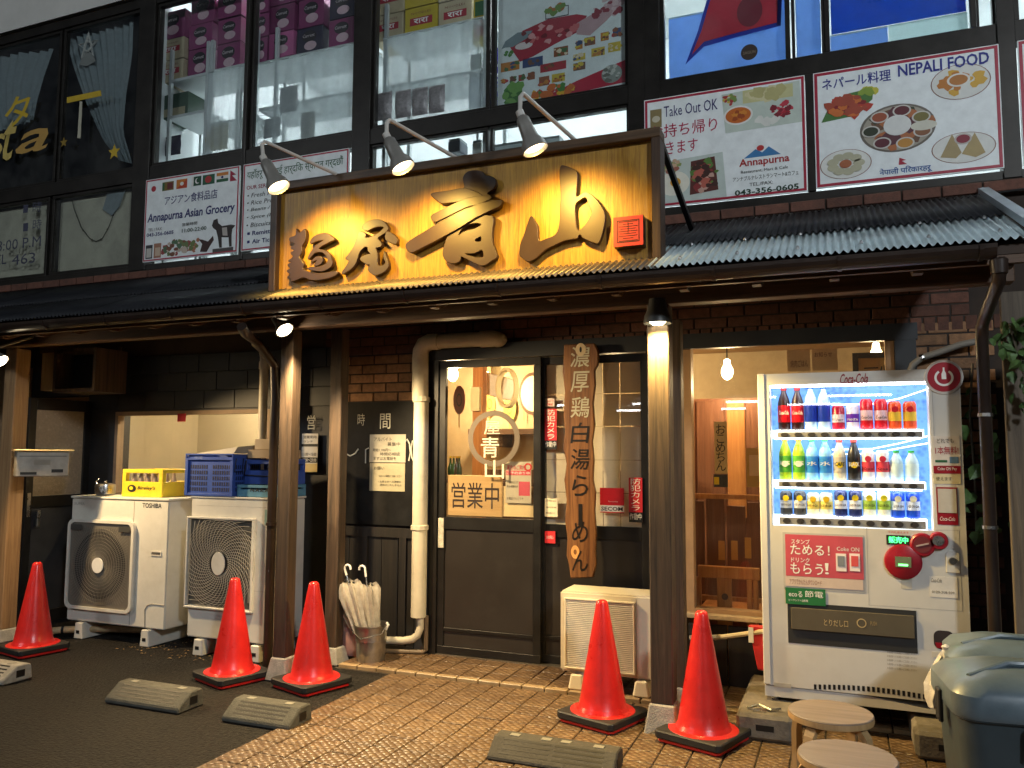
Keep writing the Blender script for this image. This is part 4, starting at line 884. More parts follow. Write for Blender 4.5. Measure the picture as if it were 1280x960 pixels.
# small louvred unit
a3 = thing('air_conditioner', 'small cream condenser with fine louvred front standing below the plaque', 'air conditioner', (-1.37, 5.14, 0))
AX0, AX1, AZ0, AZ1, AY = -1.683, -1.09, .135, .632, 5.0
m_cream = M('cream_enamel', (.72, .64, .46), .4, var=.06, scale=4, grime=.2, gcol=(.4, .32, .2))
MB().box(AX0, AX1, AY, AY+.27, AZ0, AZ1).build('cabinet', m_cream, a3, bevel=.012, seg=2)
q = RC(709, 749, 799, 846, AY); gx0, gx1, gz0, gz1 = AX0+.045, AX0+.475, AZ0+.035, AZ1-.05
B('louvre_back', C((.30, .26, .25)), (gx0, gx1, AY-.003, AY-.0003, gz0, gz1), a3); MB().ell((gx0+gx1)/2, (gz0+gz1)/2, .19, .195, AY-.005, AY-.0035, 36).build('fan_mouth', C((.16, .13, .17)), a3)
lv = MB(); n = 36
for j in range(n):
    z = gz0+(gz1-gz0)*(j+.5)/n; lv.hexa([(gx0, AY-.018, z-.0035), (gx1, AY-.018, z-.0035), (gx1, AY-.006, z-.001), (gx0, AY-.006, z-.001), (gx0, AY-.018, z+.0022), (gx1, AY-.018, z+.0022), (gx1, AY-.006, z+.004), (gx0, AY-.006, z+.004)])
lv.build('louvre', M('louvre_enamel', (.82, .76, .62), .4), a3, kind='stuff'); MB().frame(gx0-.012, gx1+.012, AY-.022, AY-.0004, gz0-.012, gz1+.012, .012).build('louvre_frame', m_cream, a3, bevel=.003)
B('panel_joint', C((.3, .26, .18)), (AX0+.49, AX0+.4925, AY-.001, AY-.0002, AZ0+.01, AZ1-.02), a3)
for xx in (-1.57, -1.16): MB().hexa([(xx-.055, AY-.03, .03), (xx+.055, AY-.03, .03), (xx+.055, AY+.30, .03), (xx-.055, AY+.30, .03), (xx-.038, AY-.02, .13), (xx+.038, AY-.02, .13), (xx+.038, AY+.29, .13), (xx-.038, AY+.29, .13)]).build('foot', m_cream, a3, bevel=.012)
# ================================================================== CRATES, POT
def crate_windows(t, ext, mat, post=.04, low=.55, top=.14, wall=.012):
    x0, x1, y0, y1, z0, z1 = ext; h = z1-z0
    body = MB(); zl = z0+h*low; zt = z1-h*top
    for a, b, c, d in ((x0, x1, y0, y0+wall), (x0, x1, y1-wall, y1), (x0, x0+wall, y0+wall, y1-wall), (x1-wall, x1, y0+wall, y1-wall)): body.box(a, b, c, d, z0, zl); body.box(a, b, c, d, zt, z1)
    for xx in (x0, x1-post):
        for yy in (y0, y1-post): body.box(xx, xx+post, yy, yy+post, zl, zt)
    body.box(x0+wall, x1-wall, y0+wall, y1-wall, z0, z0+.01)
    return body.build('shell', mat, t, bevel=.003)
m_ycr = M('yellow_plastic', (.70, .50, .03), .4, var=.1, scale=8, grime=.15, gcol=(.3, .2, .05))
e = (-5.45, -5.02, 5.0, 5.34, 1.139, 1.36)
yc = thing('bottle_crate', 'yellow plastic bottle crate on top of the round fan unit', 'crate', (-5.23, 5.17, 1.139)); crate_windows(yc, e, m_ycr)
q = (e[0]+.12, e[1]-.06); text('Bireley’s', e[0]+.17, e[1]-.07, 1.19, 1.225, 4.998, INK, yc, shear=.25, bold=.02); MB().ell(e[0]+.11, 1.205, .045, .03, 4.997, 4.999, 16).build('logo_mark', INK, yc); MB().ell(e[0]+.105, 1.207, .02, .014, 4.9955, 4.9965, 12).build('logo_mark', YEL, yc)
for i in range(5):
    for j in range(2):
        p = (e[0]+.07+i*.075, 5.06+j*.12, 1.15); t = thing('empty_bottle', 'small clear empty bottle standing in the yellow crate', 'bottle', p, 'bottles in the yellow crate')
        MB().lathe([(.026, 0), (.028, .01), (.028, .09), (.014, .15), (.012, .19), (.015, .20)], p, 12).build('glass', M('bottle_glass', (.30, .24, .2), .12, var=.1) if 'bottle_glass' not in bpy.data.materials else bpy.data.materials['bottle_glass'], t, smooth=True); MB().lathe([(.0285, .03), (.0285, .08)], p, 12, cap=False).build('label', C(H('b8a890')), t)
m_bcr = M('blue_plastic', (.035, .085, .36), .45, var=.15, scale=8, grime=.25, gcol=(.12, .13, .2))
bc = thing('ventilated_crate', 'deep blue slotted plastic crate on top of the swirl grille unit', 'crate', (-4.35, 5.0, 1.172))
ex = (-4.63, -4.19, 4.84, 5.16, 1.1725, 1.485)
body = MB(); x0, x1, y0, y1, z0, z1 = ex
body.box(x0, x1, y0+.01, y0+.016, z0, z1-.02).box(x0, x1, y1-.012, y1, z0, z1).box(x0, x0+.012, y0+.0165, y1-.0125, z0, z1).box(x1-.012, x1, y0+.0165, y1-.0125, z0, z1).box(x0+.0125, x1-.0125, y0+.0165, y1-.0125, z0, z0+.01); body.build('shell', m_bcr, bc)
MB().frame(x0-.008, x1+.008, y0-.004, y0+.009, z1-.045, z1+.004, .012).box(x0-.008, x0+.02, y0-.004, y0+.009, z0, z1-.046).box(x1-.02, x1+.008, y0-.004, y0+.009, z0, z1-.046).box(x0+.0205, x1-.0205, y0-.002, y0+.009, z0, z0+.02).build('ribs', m_bcr, bc, bevel=.002)
slm = C((.008, .014, .05), .6)
sb = MB()
for r in range(5):
    for c in range(18):
        if c in (8, 9): continue
        xx = x0+.035+c*.0215; zz = z0+.035+r*.042; sb.box(xx, xx+.012, y0+.008, y0+.0095, zz, zz+.028)
    for c in range(12): yy = y0+.04+c*.022; zz = z0+.035+r*.042; sb.box(x1+.0003, x1+.0012, yy, yy+.012, zz, zz+.028)
sb.build('slot', slm, bc, kind='stuff')
for side in (x0-.012, x1+.01): MB().tube([(side, y0+.03, z1-.03), (side-.004, y0+.02, z1-.13), (side-.004, y0+.10, z1-.13), (side, y0+.11, z1-.03)], .004, 6).build('bail', BLACK, bc)
tx('やまと食品', 243, 570, 253, 574, 4.8335, C(H('8a9ac8')), bc)
b2 = thing('ventilated_crate', 'narrow blue crate with black wire bail behind the deep crate', 'crate', (-4.02, 5.0, 1.17)); crate_windows(b2, (-4.17, -3.80, 4.95, 5.2, 1.2625, 1.45), m_bcr, .03, .55, .2); MB().tube([(-4.15, 4.945, 1.44), (-4.16, 4.94, 1.33), (-3.84, 4.94, 1.32), (-3.83, 4.945, 1.43)], .005, 6).build('bail', BLACK, b2)
b3 = thing('plastic_tray', 'shallow pale blue tray with lettering under the narrow crate', 'tray', (-4.0, 5.0, 1.172)); m_tr = M('teal_plastic', (.10, .26, .38), .45, var=.12, grime=.2)
crate_windows(b3, (-4.175, -3.79, 4.88, 5.2, 1.1725, 1.26), m_tr, .03, .6, .25); tx('NAKA', 313, 611, 336, 615, 4.878, INK, b3, bold=.03, spacing=1.3)
nw = thing('newspaper_stack', 'folded newspapers and carton flaps lying on the blue crates', 'newspaper', (-4.3, 5.0, 1.463))
MB().hexa([(-4.55, 4.86, 1.4905), (-4.2, 4.86, 1.4905), (-4.2, 5.15, 1.4905), (-4.55, 5.15, 1.4905), (-4.5, 4.87, 1.50), (-4.18, 4.88, 1.54), (-4.18, 5.13, 1.56), (-4.5, 5.13, 1.505)]).build('paper', C(H('b0a898')), nw); B('carton', C(H('9a8468')), (-4.12, -3.80, 4.92, 5.14, 1.456, 1.52), nw, bevel=.003)
B('carton_flap', C(H('a89478')), (-4.10, -3.90, 4.97, 5.10, 1.5205, 1.60), nw, bevel=.003)
kp = thing('steel_pot', 'round stainless steel pot standing beside the yellow crate', 'pot', (-5.72, 5.1, 1.139)); p = (-5.72, 5.08, 1.139)
MB().lathe([(.065, 0), (.078, .01), (.08, .075), (.076, .09), (.05, .098), (.01, .104)], p, 24).build('body', m_steel, kp, smooth=True); MB().lathe([(.008, .104), (.014, .118), (.004, .122)], p, 10).build('lid_knob', m_steel, kp, smooth=True); MB().tube([(-5.80, 5.08, 1.21), (-5.83, 5.08, 1.25), (-5.80, 5.08, 1.27)], .005, 6).build('handle', m_steel, kp)
# ================================================================== UMBRELLA BUCKET
bx_, by_ = -3.15, 5.13
bk = thing('steel_bucket', 'galvanised steel bucket holding folded umbrellas', 'bucket', (bx_, by_, .02)); m_bkt = M('galvanised_bucket', (.42, .40, .37), .35, .9, var=.25, scale=18, grime=.3)
MB().lathe([(.092, .02), (.097, .021), (.099, .03), (.108, .17), (.112, .172), (.110, .19), (.120, .27), (.126, .275), (.126, .283), (.118, .28), (.095, .04), (.01, .035)], (bx_, by_, 0), 32, cap=False).build('pail', m_bkt, bk, smooth=True)
for s in (-1, 1): MB().tube([(bx_+s*.12, by_, .25), (bx_+s*.14, by_, .285), (bx_+s*.125, by_, .30)], .009, 8).build('ear', WHITE, bk, smooth=True)
MB().tube([(bx_-.13, by_, .285), (bx_-.12, by_-.06, .23), (bx_, by_-.135, .20), (bx_+.12, by_-.06, .23), (bx_+.13, by_, .285)], .003, 6).build('bail', C((.1, .095, .085), .6), bk)
m_umb = M('milky_vinyl', (.62, .56, .47), .2, var=.2, scale=25, bump=.6, bscale=30); m_umb.node_tree.nodes['Principled BSDF'].inputs['Alpha'].default_value = .6
def umbrella(lbl, foot, top, hook):
    t = thing('folded_umbrella', lbl, 'umbrella', tuple(foot), 'umbrellas in the steel bucket'); foot, top = Vector(foot), Vector(top); d = (top-foot).normalized(); L = (top-foot).length
    u = d.orthogonal().normalized(); v = d.cross(u); mb = MB(); n = 40; rows = [(.0, .012), (.15, .03), (.45, .05), (.75, .066), (.92, .075), (1.0, .062)]; b = 0
    for f, r in rows:
        for j in range(n):
            a = 2*math.pi*j/n; rr = r*(1+.30*math.sin(8*a+f*1.5)+.1*math.sin(3*a)); mb.v.append(tuple(foot+d*L*f*(1+(.03*math.sin(8*a) if f > .9 else 0))+(u*math.cos(a)+v*math.sin(a))*rr))
    for i in range(len(rows)-1):
        for j in range(n): mb.f.append((i*n+j, i*n+(j+1) % n, (i+1)*n+(j+1) % n, (i+1)*n+j))
    mb.build('canopy', m_umb, t, smooth=True)
    MB().tube([foot-d*.02, top+d*.07], .005, 6).build('shaft', m_steel, t)
    h = top+d*.06; s = hook
    MB().tube([h, h+d*.05]+[h+d*.05+Vector((s*.025*(1-math.cos(a)), 0, .028*math.sin(a))) for a in (0.5, 1.0, 1.57, 2.1, 2.7, 3.3)], .008, 8).build('handle', WHITE, t, smooth=True)
    MB().tube([top-d*.02+u*.07, top+d*.01], .007, 6).build('runner', BLACK, t)
umbrella('clear vinyl umbrella with a big white hook leaning in the bucket', (bx_-.01, by_-.02, .06), (bx_-.17, by_-.04, .56), 1)
umbrella('clear vinyl umbrella leaning lowest toward the timber post', (bx_-.04, by_+.03, .06), (bx_-.27, by_+.0, .55), -1)
umbrella('clear vinyl umbrella standing most upright in the bucket', (bx_+.03, by_+.02, .06), (bx_-.06, by_+.03, .545), -1)
pk = thing('pink_sack', 'pink plastic sack slumped behind the bucket', 'sack', (-3.36, 5.2, .02)); mb = MB()
rows = [(.0, .10), (.05, .125), (.14, .13), (.24, .115), (.33, .09), (.38, .05), (.42, .03)]; n = 24
for f, r in rows:
    for j in range(n): a = 2*math.pi*j/n; rr = r*(1+.07*math.sin(5*a+f*9)+.05*math.sin(9*a)); mb.v.append((-3.31+rr*math.cos(a)-f*.06, 5.22+rr*math.sin(a)*.8, .035+f))
for i in range(len(rows)-1):
    for j in range(n): mb.f.append((i*n+j, i*n+(j+1) % n, (i+1)*n+(j+1) % n, (i+1)*n+j))
mb.f.append(tuple(6*n+j for j in range(n))); mb.f.append(tuple(reversed(range(n)))); mb.build('bag', M('pink_film', (.48, .27, .24), .3, var=.12, bump=.5, bscale=14), pk, smooth=True)
MB().tube([(-3.335, 5.22, .43), (-3.34, 5.21, .46), (-3.33, 5.2, .49)], [.022, .012, .03], 8).build('knot', bpy.data.materials['pink_film'], pk, smooth=True)
# ================================================================== LEFT END: MAILBOX, OPEN DOOR, PIPES
mbx_ = thing('mailbox', 'steel letter box fixed to the left timber post', 'mailbox', (0, 0, 0)); m_mb = M('letter_box_steel', (.36, .33, .28), .4, .6, var=.2, scale=8, grime=.3)
wb, db, hb = .36, .16, .195
B('case', m_mb, (0, wb, 0, db, 0, hb), mbx_, bevel=.005); B('roof', M('lit_letter_box_lid', (.55, .47, .25), .35, .5), (-.01, wb+.03, -.03, db+.01, hb+.0005, hb+.012), mbx_, bevel=.003)  # yellow lamplight on the box top is put into the lid colour
B('slot', BLACK, (wb-.12, wb-.04, -.0035, -.0005, .03, .055), mbx_); B('name_label', C(H('8a8478')), (.12, .23, -.0025, -.0005, .09, .13), mbx_); B('flap_joint', BLACK, (.02, wb-.02, -.002, -.0004, .155, .159), mbx_); B('lower_slot', BLACK, (.03, .14, -.0035, -.0005, .015, .035), mbx_)
q = P(19, 596, 4.36); mbx_.location = (q.x, 4.36, q.z); mbx_.rotation_euler = (0, 0, R(58))
kd = thing('kitchen_door', 'dark framed door with frosted glass standing open beside the mailbox post', 'door', (-6.40, 5.47, .03))
m_frost = M('frosted_glass', (.34, .27, .19), .25, var=.12, scale=40, bump=.6, bscale=160)
y0, y1, xx = 4.86, 5.48, -6.40
mb = MB(); mb.box(xx-.02, xx+.02, y0, y0+.07, .04, 1.96).box(xx-.02, xx+.02, y1-.07, y1, .04, 1.96).box(xx-.02, xx+.02, y0+.0705, y1-.0705, 1.86, 1.96).box(xx-.02, xx+.02, y0+.0705, y1-.0705, .04, .14).box(xx-.02, xx+.02, y0+.0705, y1-.0705, 1.02, 1.12); mb.build('frame', m_door, kd, bevel=.002)
B('pane', m_frost, (xx-.006, xx+.006, y0+.0705, y1-.0705, 1.1205, 1.8595), kd); B('panel', m_dark, (xx-.008, xx+.008, y0+.0705, y1-.0705, .1405, 1.0195), kd); B('handle', m_steel, (xx+.021, xx+.05, y0+.10, y0+.13, .86, 1.0), kd, bevel=.003); B('lock_plate', m_steel, (xx+.0205, xx+.024, y0+.02, y0+.05, .95, 1.15), kd)
ps = bpy.data.objects['wall']
B('plaster_wall', M('ochre_plaster', (.34, .22, .12), .85, var=.2, scale=30, bump=.8, bscale=90), (-9.2, -7.2, 5.3, 5.495, 0, 2.3), bld)
mb_ = thing('meter_box', 'wooden meter box with pale side under the awning by the open door', 'box', (-6.3, 5.1, 1.97)); q = RC(52, 441, 69, 488, 4.95); q2 = RC(69, 436, 122, 490, 4.95)
B('pale_side', wood('pale_board', (.38, .26, .14), (.52, .38, .22), 'z'), (q[0], q[1], 4.95, 5.25, q[2], q[3]), mb_); MB().frame(q2[0]+.002, q2[1], 4.93, 5.25, q2[2], q2[3], .03).build('frame', m_post, mb_); B('back', BLACK, (q2[0]+.03, q2[1]-.03, 5.1, 5.2, q2[2]+.03, q2[3]-.03), mb_); B('hanger', m_post_x, (q[0]-.05, q2[1]-.3, 4.96, 5.0, q[3]+.002, q[3]+.09), mb_)
wp = thing('drain_pipe', 'white plastic drain pipe beside the blue crates', 'pipe', (-4.2, 5.35, 1.45)); q = P(329, 500, 5.3)
MB().tube([(q.x, 5.3, 1.1), (q.x, 5.3, 2.26), (q.x-.02, 5.3, 2.33), (q.x-.10, 5.3, 2.39)], .035, 12).build('pipe', m_pipe_w, wp, smooth=True); MB().lathe([(.036, -.03), (.042, -.03), (.042, .03), (.036, .03)], (q.x, 5.3, 2.2), 12).build('socket', m_pipe_w, wp)
bp = thing('downpipe', 'black rainwater downpipe next to the left timber post', 'pipe', (-3.66, 4.72, 0)); q = P(341, 600, 4.72)
MB().tube([P(302, 408, 4.09), P(306, 416, 4.15), P(322, 428, 4.5), (q.x, 4.70, 2.12), (q.x, 4.72, 1.9), (q.x, 4.72, .0)], .032, 12).build('pipe', m_gutter, bp, smooth=True); MB().lathe([(.034, -.01), (.04, -.01), (.04, .01), (.034, .01)], (q.x, 4.72, 1.0), 12).build('clip', m_gutter, bp)
bs = thing('bracket_lamp', 'small pale wall bracket under the awning above the kitchen window', 'bracket', tuple(P(148, 460, 5.45))); q = P(148, 460, 5.45); MB().lathe([(.006, -.08), (.018, -.05), (.022, 0), (.035, .01), (.035, .04), (.01, .05)], (q.x, 5.45, q.z), 12).build('finial', C(H('a89468')), bs, smooth=True); MB().bar((q.x, 5.46, q.z+.04), (q.x, 5.46, 2.45), .03, .02).build('stem', m_post, bs)
# rubble of pipes at the foot of the units
hs = thing('insulated_hose', 'tape wrapped hose running behind the cones to the outdoor units', 'hose', (-5.2, 5.3, 0)); MB().tube([(-6.05, 4.7, .05), (-5.85, 4.85, .07), (-5.6, 5.05, .06), (-5.0, 5.3, .04), (-4.6, 5.2, .035), (-4.2, 5.28, .03), (-3.8, 5.1, .03)], .028, 10).build('hose', M('hose_tape', (.42, .3, .16), .6, var=.3, scale=20), hs, smooth=True); MB().lathe([(.03, -.01), (.032, 0), (.03, .01)], (-5.85, 4.85, .07), 10, Vector((1, .7, 0)).normalized()).build('tape_band', BLACK, hs)
lf = MB(); random.seed(11)
for _ in range(150):
    x, y = random.uniform(-5.2, -3.7), random.uniform(4.72, 5.1)+random.gauss(0, .05); s = random.uniform(.006, .02); a = random.random()*6.3; z = .004+random.random()*.01
    lf.v += [(x+s*math.cos(a), y+s*math.sin(a), z), (x-s*.4*math.sin(a), y+s*.4*math.cos(a), z+.006), (x-s*math.cos(a), y-s*math.sin(a), z), (x+s*.4*math.sin(a), y-s*.4*math.cos(a), z+.004)]; n = len(lf.v); lf.f.append((n-4, n-3, n-2, n-1))
lf.build('leaf_litter', M('dry_leaves', (.28, .18, .08), .8, var=.5, scale=40), None, label='dry leaf litter and grit under the outdoor units', cat='litter', kind='stuff')
# ================================================================== STOOLS AND BINS
m_seat = wood('stool_top', (.16, .12, .095), (.26, .205, .165), 'x', .45, 8, .1); m_leg = wood('bent_birch', (.34, .21, .09), (.5, .33, .16), 'z', .5, 8, .1)
def stool(lbl, c, h, r, rz, ang):
    t = thing('round_stool', lbl, 'stool', (0, 0, 0), 'round plywood stools')
    MB().lathe([(r-.006, h-.032), (r, h-.028), (r, h-.004), (r-.004, h), (.002, h)], (0, 0, 0), 40).build('seat', m_seat, t, smooth=True); MB().lathe([(r+.0006, h-.029), (r+.0015, h-.018), (r+.0006, h-.006)], (0, 0, 0), 40, cap=False).build('edge_band', m_leg, t, smooth=True)
    for a in ang:
        ca, sa = math.cos(a), math.sin(a); mb = MB(); pts = [(.045, h-.045), (.115, h-.045), (.14, h-.052), (.158, h-.075), (.163, h-.11), (.168, .0)]
        u = Vector((-sa, ca, 0)); prev = None
        for k, (rr, z) in enumerate(pts):
            p = Vector((rr*ca, rr*sa, z)); q = Vector(pts[min(k+1, 5)])-Vector(pts[max(k-1, 0)]); q.normalize(); nn = Vector((-q.y*ca, -q.y*sa, q.x))
            mb.v += [tuple(p+u*.022+nn*.012), tuple(p-u*.022+nn*.012), tuple(p-u*.022-nn*.012), tuple(p+u*.022-nn*.012)]
        for k in range(5):
            for j in range(4): mb.f.append((k*4+j, k*4+(j+1) % 4, k*4+4+(j+1) % 4, k*4+4+j))
        mb.f += [(3, 2, 1, 0), (20, 21, 22, 23)]; mb.build('leg', m_leg, t)
    t.location = c; t.rotation_euler = (0, 0, rz); return t
c1 = G(1038, 889, .42); c2 = G(1059, 944, .42)
AN = [R(45), R(135), R(225), R(315)]
stool('round bentwood stool next to the vending machine foot', (c1.x, c1.y, .016), .404, .17, R(15), AN); stool('round bentwood stool standing out from the vending machine beside the bins', (c2.x, c2.y, .016), .404, .17, R(40), AN)
m_bin = M('bin_plastic', (.035, .05, .058), .42, var=.14, scale=6, grime=.3, gcol=(.15, .16, .16)); m_lid = M('bin_lid_plastic', (.10, .135, .158), .36, var=.2, scale=6, grime=.5, gcol=(.2, .22, .23), bump=.1, bscale=20)
def rbox(mb, cx, cy, levels, n=5):
    b = len(mb.v); k = 4*(n+1)
    for hx, hy, r, z in levels:
        for c_, (sx, sy) in enumerate(((1, 1), (-1, 1), (-1, -1), (1, -1))):
            for j in range(n+1): a = math.pi/2*(c_+j/n); mb.v.append((cx+sx*(hx-r)+r*math.cos(a), cy+sy*(hy-r)+r*math.sin(a), z))
    for i in range(len(levels)-1):
        for j in range(k): mb.f.append((b+i*k+j, b+i*k+(j+1) % k, b+(i+1)*k+(j+1) % k, b+(i+1)*k+j))
    mb.f += [tuple(b+j for j in reversed(range(k))), tuple(b+(len(levels)-1)*k+j for j in range(k))]; return mb
def bin_(lbl, cx, cy, h, hx, hy, rz):
    t = thing('waste_bin', lbl, 'bin', (0, 0, 0), 'waste bins')
    rbox(MB(), 0, 0, [(hx*.80, hy*.80, .06, .0), (hx*.82, hy*.82, .07, .02), (hx*.94, hy*.94, .08, h-.06), (hx*.98, hy*.98, .08, h-.05), (hx*.98, hy*.98, .08, h)]).build('body', m_bin, t, smooth=True)
    rbox(MB(), 0, 0, [(hx, hy, .09, h-.045), (hx+.006, hy+.006, .09, h-.03), (hx+.004, hy+.004, .09, h+.035), (hx*.9, hy*.9, .09, h+.07), (hx*.55, hy*.6, .08, h+.10), (hx*.3, hy*.3, .05, h+.104)]).build('lid', m_lid, t, smooth=True)
    MB().tube([(-hx*.75, -hy*.5, h+.078), (-hx*.2, -hy*.15, h+.115), (hx*.35, -hy*.1, h+.115), (hx*.8, -hy*.5, h+.075)], .012, 8).build('lid_ridge', m_lid, t, smooth=True)
    for s in (-1, 1): MB().box(-.06, .06, s*(hy+.004)-.012, s*(hy+.004)+.012, h-.16, h-.06).build('handle', m_bin, t, bevel=.006)
    B('latch', BLACK, (-hx-.018, -hx-.002, -.03, .03, h-.12, h-.0), t, bevel=.004)
    t.location = (cx, cy, .015); t.rotation_euler = (0, 0, rz); return t
bin_('blue grey lidded waste bin closest to the round stools', .60, 3.60, .60, .27, .24, R(6)); bin_('blue grey lidded waste bin against the vending machine', .68, 4.22, .58, .27, .22, R(-4))
pb = thing('plastic_bag', 'crumpled translucent bag hanging out of the rear waste bin', 'bag', tuple(P(1172, 850, 4.2))); p = P(1176, 845, 4.15); mb = MB(); n = 16; rows = [(-.14, .02), (-.10, .045), (-.04, .05), (.03, .04), (.09, .02), (.12, .008)]; random.seed(5)
for f, r in rows:
    for j in range(n): a = 2*math.pi*j/n; rr = r*(1+random.uniform(-.3, .3)); mb.v.append((p.x+rr*math.cos(a)+f*.2, p.y+rr*math.sin(a), p.z+f))
for i in range(5):
    for j in range(n): mb.f.append((i*n+j, i*n+(j+1) % n, (i+1)*n+(j+1) % n, (i+1)*n+j))
mb.build('film', M('bag_film', (.62, .58, .52), .3, var=.15, bump=.5, bscale=40), pb, smooth=True); MB().lathe([(.012, .115), (.02, .13), (.004, .14)], (p.x+.025, p.y, p.z), 8).build('knot', bpy.data.materials['bag_film'], pb)
# blocks under the machine, dustpan, broom
for lbl, ext in (('worn concrete block under the open corner of the vending machine', (-.55, -.27, 4.52, 5.34, .018, .15)), ('pale concrete block under the vending machine beside the bins', (.30, .52, 4.56, 5.34, .018, .15))):
    t = thing('concrete_block', lbl, 'block', ((ext[0]+ext[1])/2, ext[2], .018)); B('block', M('worn_block', (.17, .145, .11), .85, var=.3, scale=14, bump=.5, grime=.5) if 'worn_block' not in bpy.data.materials else bpy.data.materials['worn_block'], ext, t, bevel=.018); B('hand_slot', BLACK, (ext[0]+.10, ext[0]+.19, ext[2]-.001, ext[2]+.001, .07, .10), t)
dpn = thing('dustpan', 'red plastic dustpan hung beside the vending machine', 'dustpan', tuple(P(945, 820, 5.3))); q = RC(936, 783, 962, 838, 5.3); m_rp = M('red_plastic', (.55, .03, .035), .4)
MB().prism([(q[0], q[3]), (q[1], q[3]), (q[1], q[2]), (q[0]+.05, q[2])], 5.3, 5.35).build('pan', m_rp, dpn, bevel=.006); B('grip', WHITE, (q[0]+.0, q[0]+.03, 5.29, 5.2995, q[3]-.10, q[3]-.01), dpn)
br = thing('broom_pole', 'taped white pole leaning across below the shop window', 'pole', tuple(P(885, 797, 5.33))); MB().tube([P(862, 797, 5.33), P(905, 796, 5.32), P(955, 789, 5.3)], .015, 8).build('pole', C(H('d8c8a0')), br, smooth=True); MB().tube([P(893, 797, 5.325), P(901, 796, 5.32)], .017, 8).build('tape', C(H('b09a70')), br)
wr = thing('loose_metal_clip', 'bent metal clip lying on the worn concrete block', 'clip', (-.45, 4.6, .15)); MB().tube([(-.50, 4.60, .158), (-.44, 4.63, .17), (-.38, 4.60, .158), (-.33, 4.62, .165)], .008, 6).build('wire', m_steel, wr); B('plate', m_steel, (-.47, -.40, 4.57, 4.60, .1505, .156), wr)
# ================================================================== VENDING MACHINE
vm = thing('vending_machine', 'white drinks vending machine with brightly lit display beside the shop window', 'vending machine', (.08, 5.05, .15))
VX0, VX1, VY, VZ0, VZ1 = -.425, .588, 4.80, .175, 1.955
m_vm = M('machine_enamel', (.60, .575, .53), .33, var=.05, scale=3, grime=.3, gcol=(.42, .385, .33)); m_vmr = C(H('8c1022'), .35); m_vgrey = C((.20, .19, .18), .4)
def V(x, y, Y=VY): p = P(x, y, Y); return p.x, p.z
q = RC(963, 479, 1165, 660, VY); DX0, DX1, DZ0, DZ1 = q
B('cabinet', m_vm, (VX0+.004, VX1-.004, 4.985, 5.36, VZ0, VZ1-.005), vm, bevel=.006)
fr_ = MB(); fr_.box(VX0, DX0, VY, 4.98, VZ0+.06, VZ1); fr_.box(DX1, VX1, VY, 4.98, VZ0+.06, VZ1); fr_.box(DX0, DX1, VY, 4.98, DZ1, VZ1); fr_.box(DX0, DX1, VY, 4.98, VZ0+.06, DZ0)
fr_.build('door', m_vm, vm)
B('bezel', m_vm, (VX0-.004, VX0+.035, VY-.012, VY-.0005, VZ0+.065, VZ1+.002), vm, bevel=.004)
MB().prism([(VX0, VZ0+.055), (VX0, VZ0), (VX1, VZ0), (VX1, VZ0+.055), (VX1-.2, VZ0+.02), (0.1, VZ0+.055)], VY+.004, 4.98).build('kick_plate', m_vm, vm)
vs = MB()
for i in range(26): x = -.17+i*.024; z = VZ0+.058+.018*math.sin(math.pi*i/25); vs.box(x, x+.013, VY-.001, VY-.0002, z+.004, z+.03)
vs.build('vent_slot', BLACK, vm, kind='stuff')
for x in (VX0+.05, VX1-.05): MB().lathe([(.02, .0), (.02, .02)], (x, 4.86, .152), 10).build('levelling_foot', m_steel, vm)
# display: lit blue-white back panel with ice pattern
m_bk = bpy.data.materials.new('display_backlight'); m_bk.use_nodes = True; n = m_bk.node_tree.nodes; L = m_bk.node_tree.links; b = n['Principled BSDF']
g = n.new('ShaderNodeNewGeometry'); vo = n.new('ShaderNodeTexVoronoi'); vo.inputs['Scale'].default_value = 38; L.new(g.outputs['Position'], vo.inputs['Vector'])
no = n.new('ShaderNodeTexNoise'); no.inputs['Scale'].default_value = 6; L.new(g.outputs['Position'], no.inputs['Vector'])
r = n.new('ShaderNodeValToRGB'); r.color_ramp.elements[0].color = (.008, .05, .42, 1); r.color_ramp.elements[1].color = (.16, .40, .95, 1); r.color_ramp.elements[0].position = .2; r.color_ramp.elements[1].position = .75
ad = n.new('ShaderNodeMath'); ad.operation = 'MULTIPLY_ADD'; ad.inputs[1].default_value = .45; L.new(vo.outputs['Distance'], ad.inputs[0]); L.new(no.outputs[0], ad.inputs[2]); L.new(ad.outputs[0], r.inputs[0])
b.inputs['Base Color'].default_value = (.01, .03, .09, 1); L.new(r.outputs[0], b.inputs['Emission Color']); b.inputs['Emission Strength'].default_value = .9
B('display_back', m_bk, (DX0, DX1, 4.93, 4.94, DZ0, DZ1), vm)
MB().box(DX0, DX0+.004, VY+.012, 4.929, DZ0, DZ1).box(DX1-.004, DX1, VY+.012, 4.929, DZ0, DZ1).build('display_side', WHITE, vm)
m_led = E('display_led', (.86, .93, 1), 9)
zr = [P(1060, y, 4.86).z for y in (537, 601, 646)]           # shelf tops (foot of the samples)
rail = [(P(1060, a, 4.84).z, P(1060, b, 4.84).z) for a, b in ((547, 539.5), (610, 602.5), (658, 648.5))]
B('display_led', m_led, (DX0+.004, DX1-.004, VY+.02, VY+.045, DZ1-.012, DZ1-.001), vm)
m_vw = E('lit_shelf_strip', (.84, .92, 1), 1.6); m_rail = C((.30, .29, .28), .4); m_btn = C((.05, .045, .045), .3)
PXC = [981, 998, 1014.6, 1031, 1049, 1067, 1084.5, 1102.6, 1120, 1139]
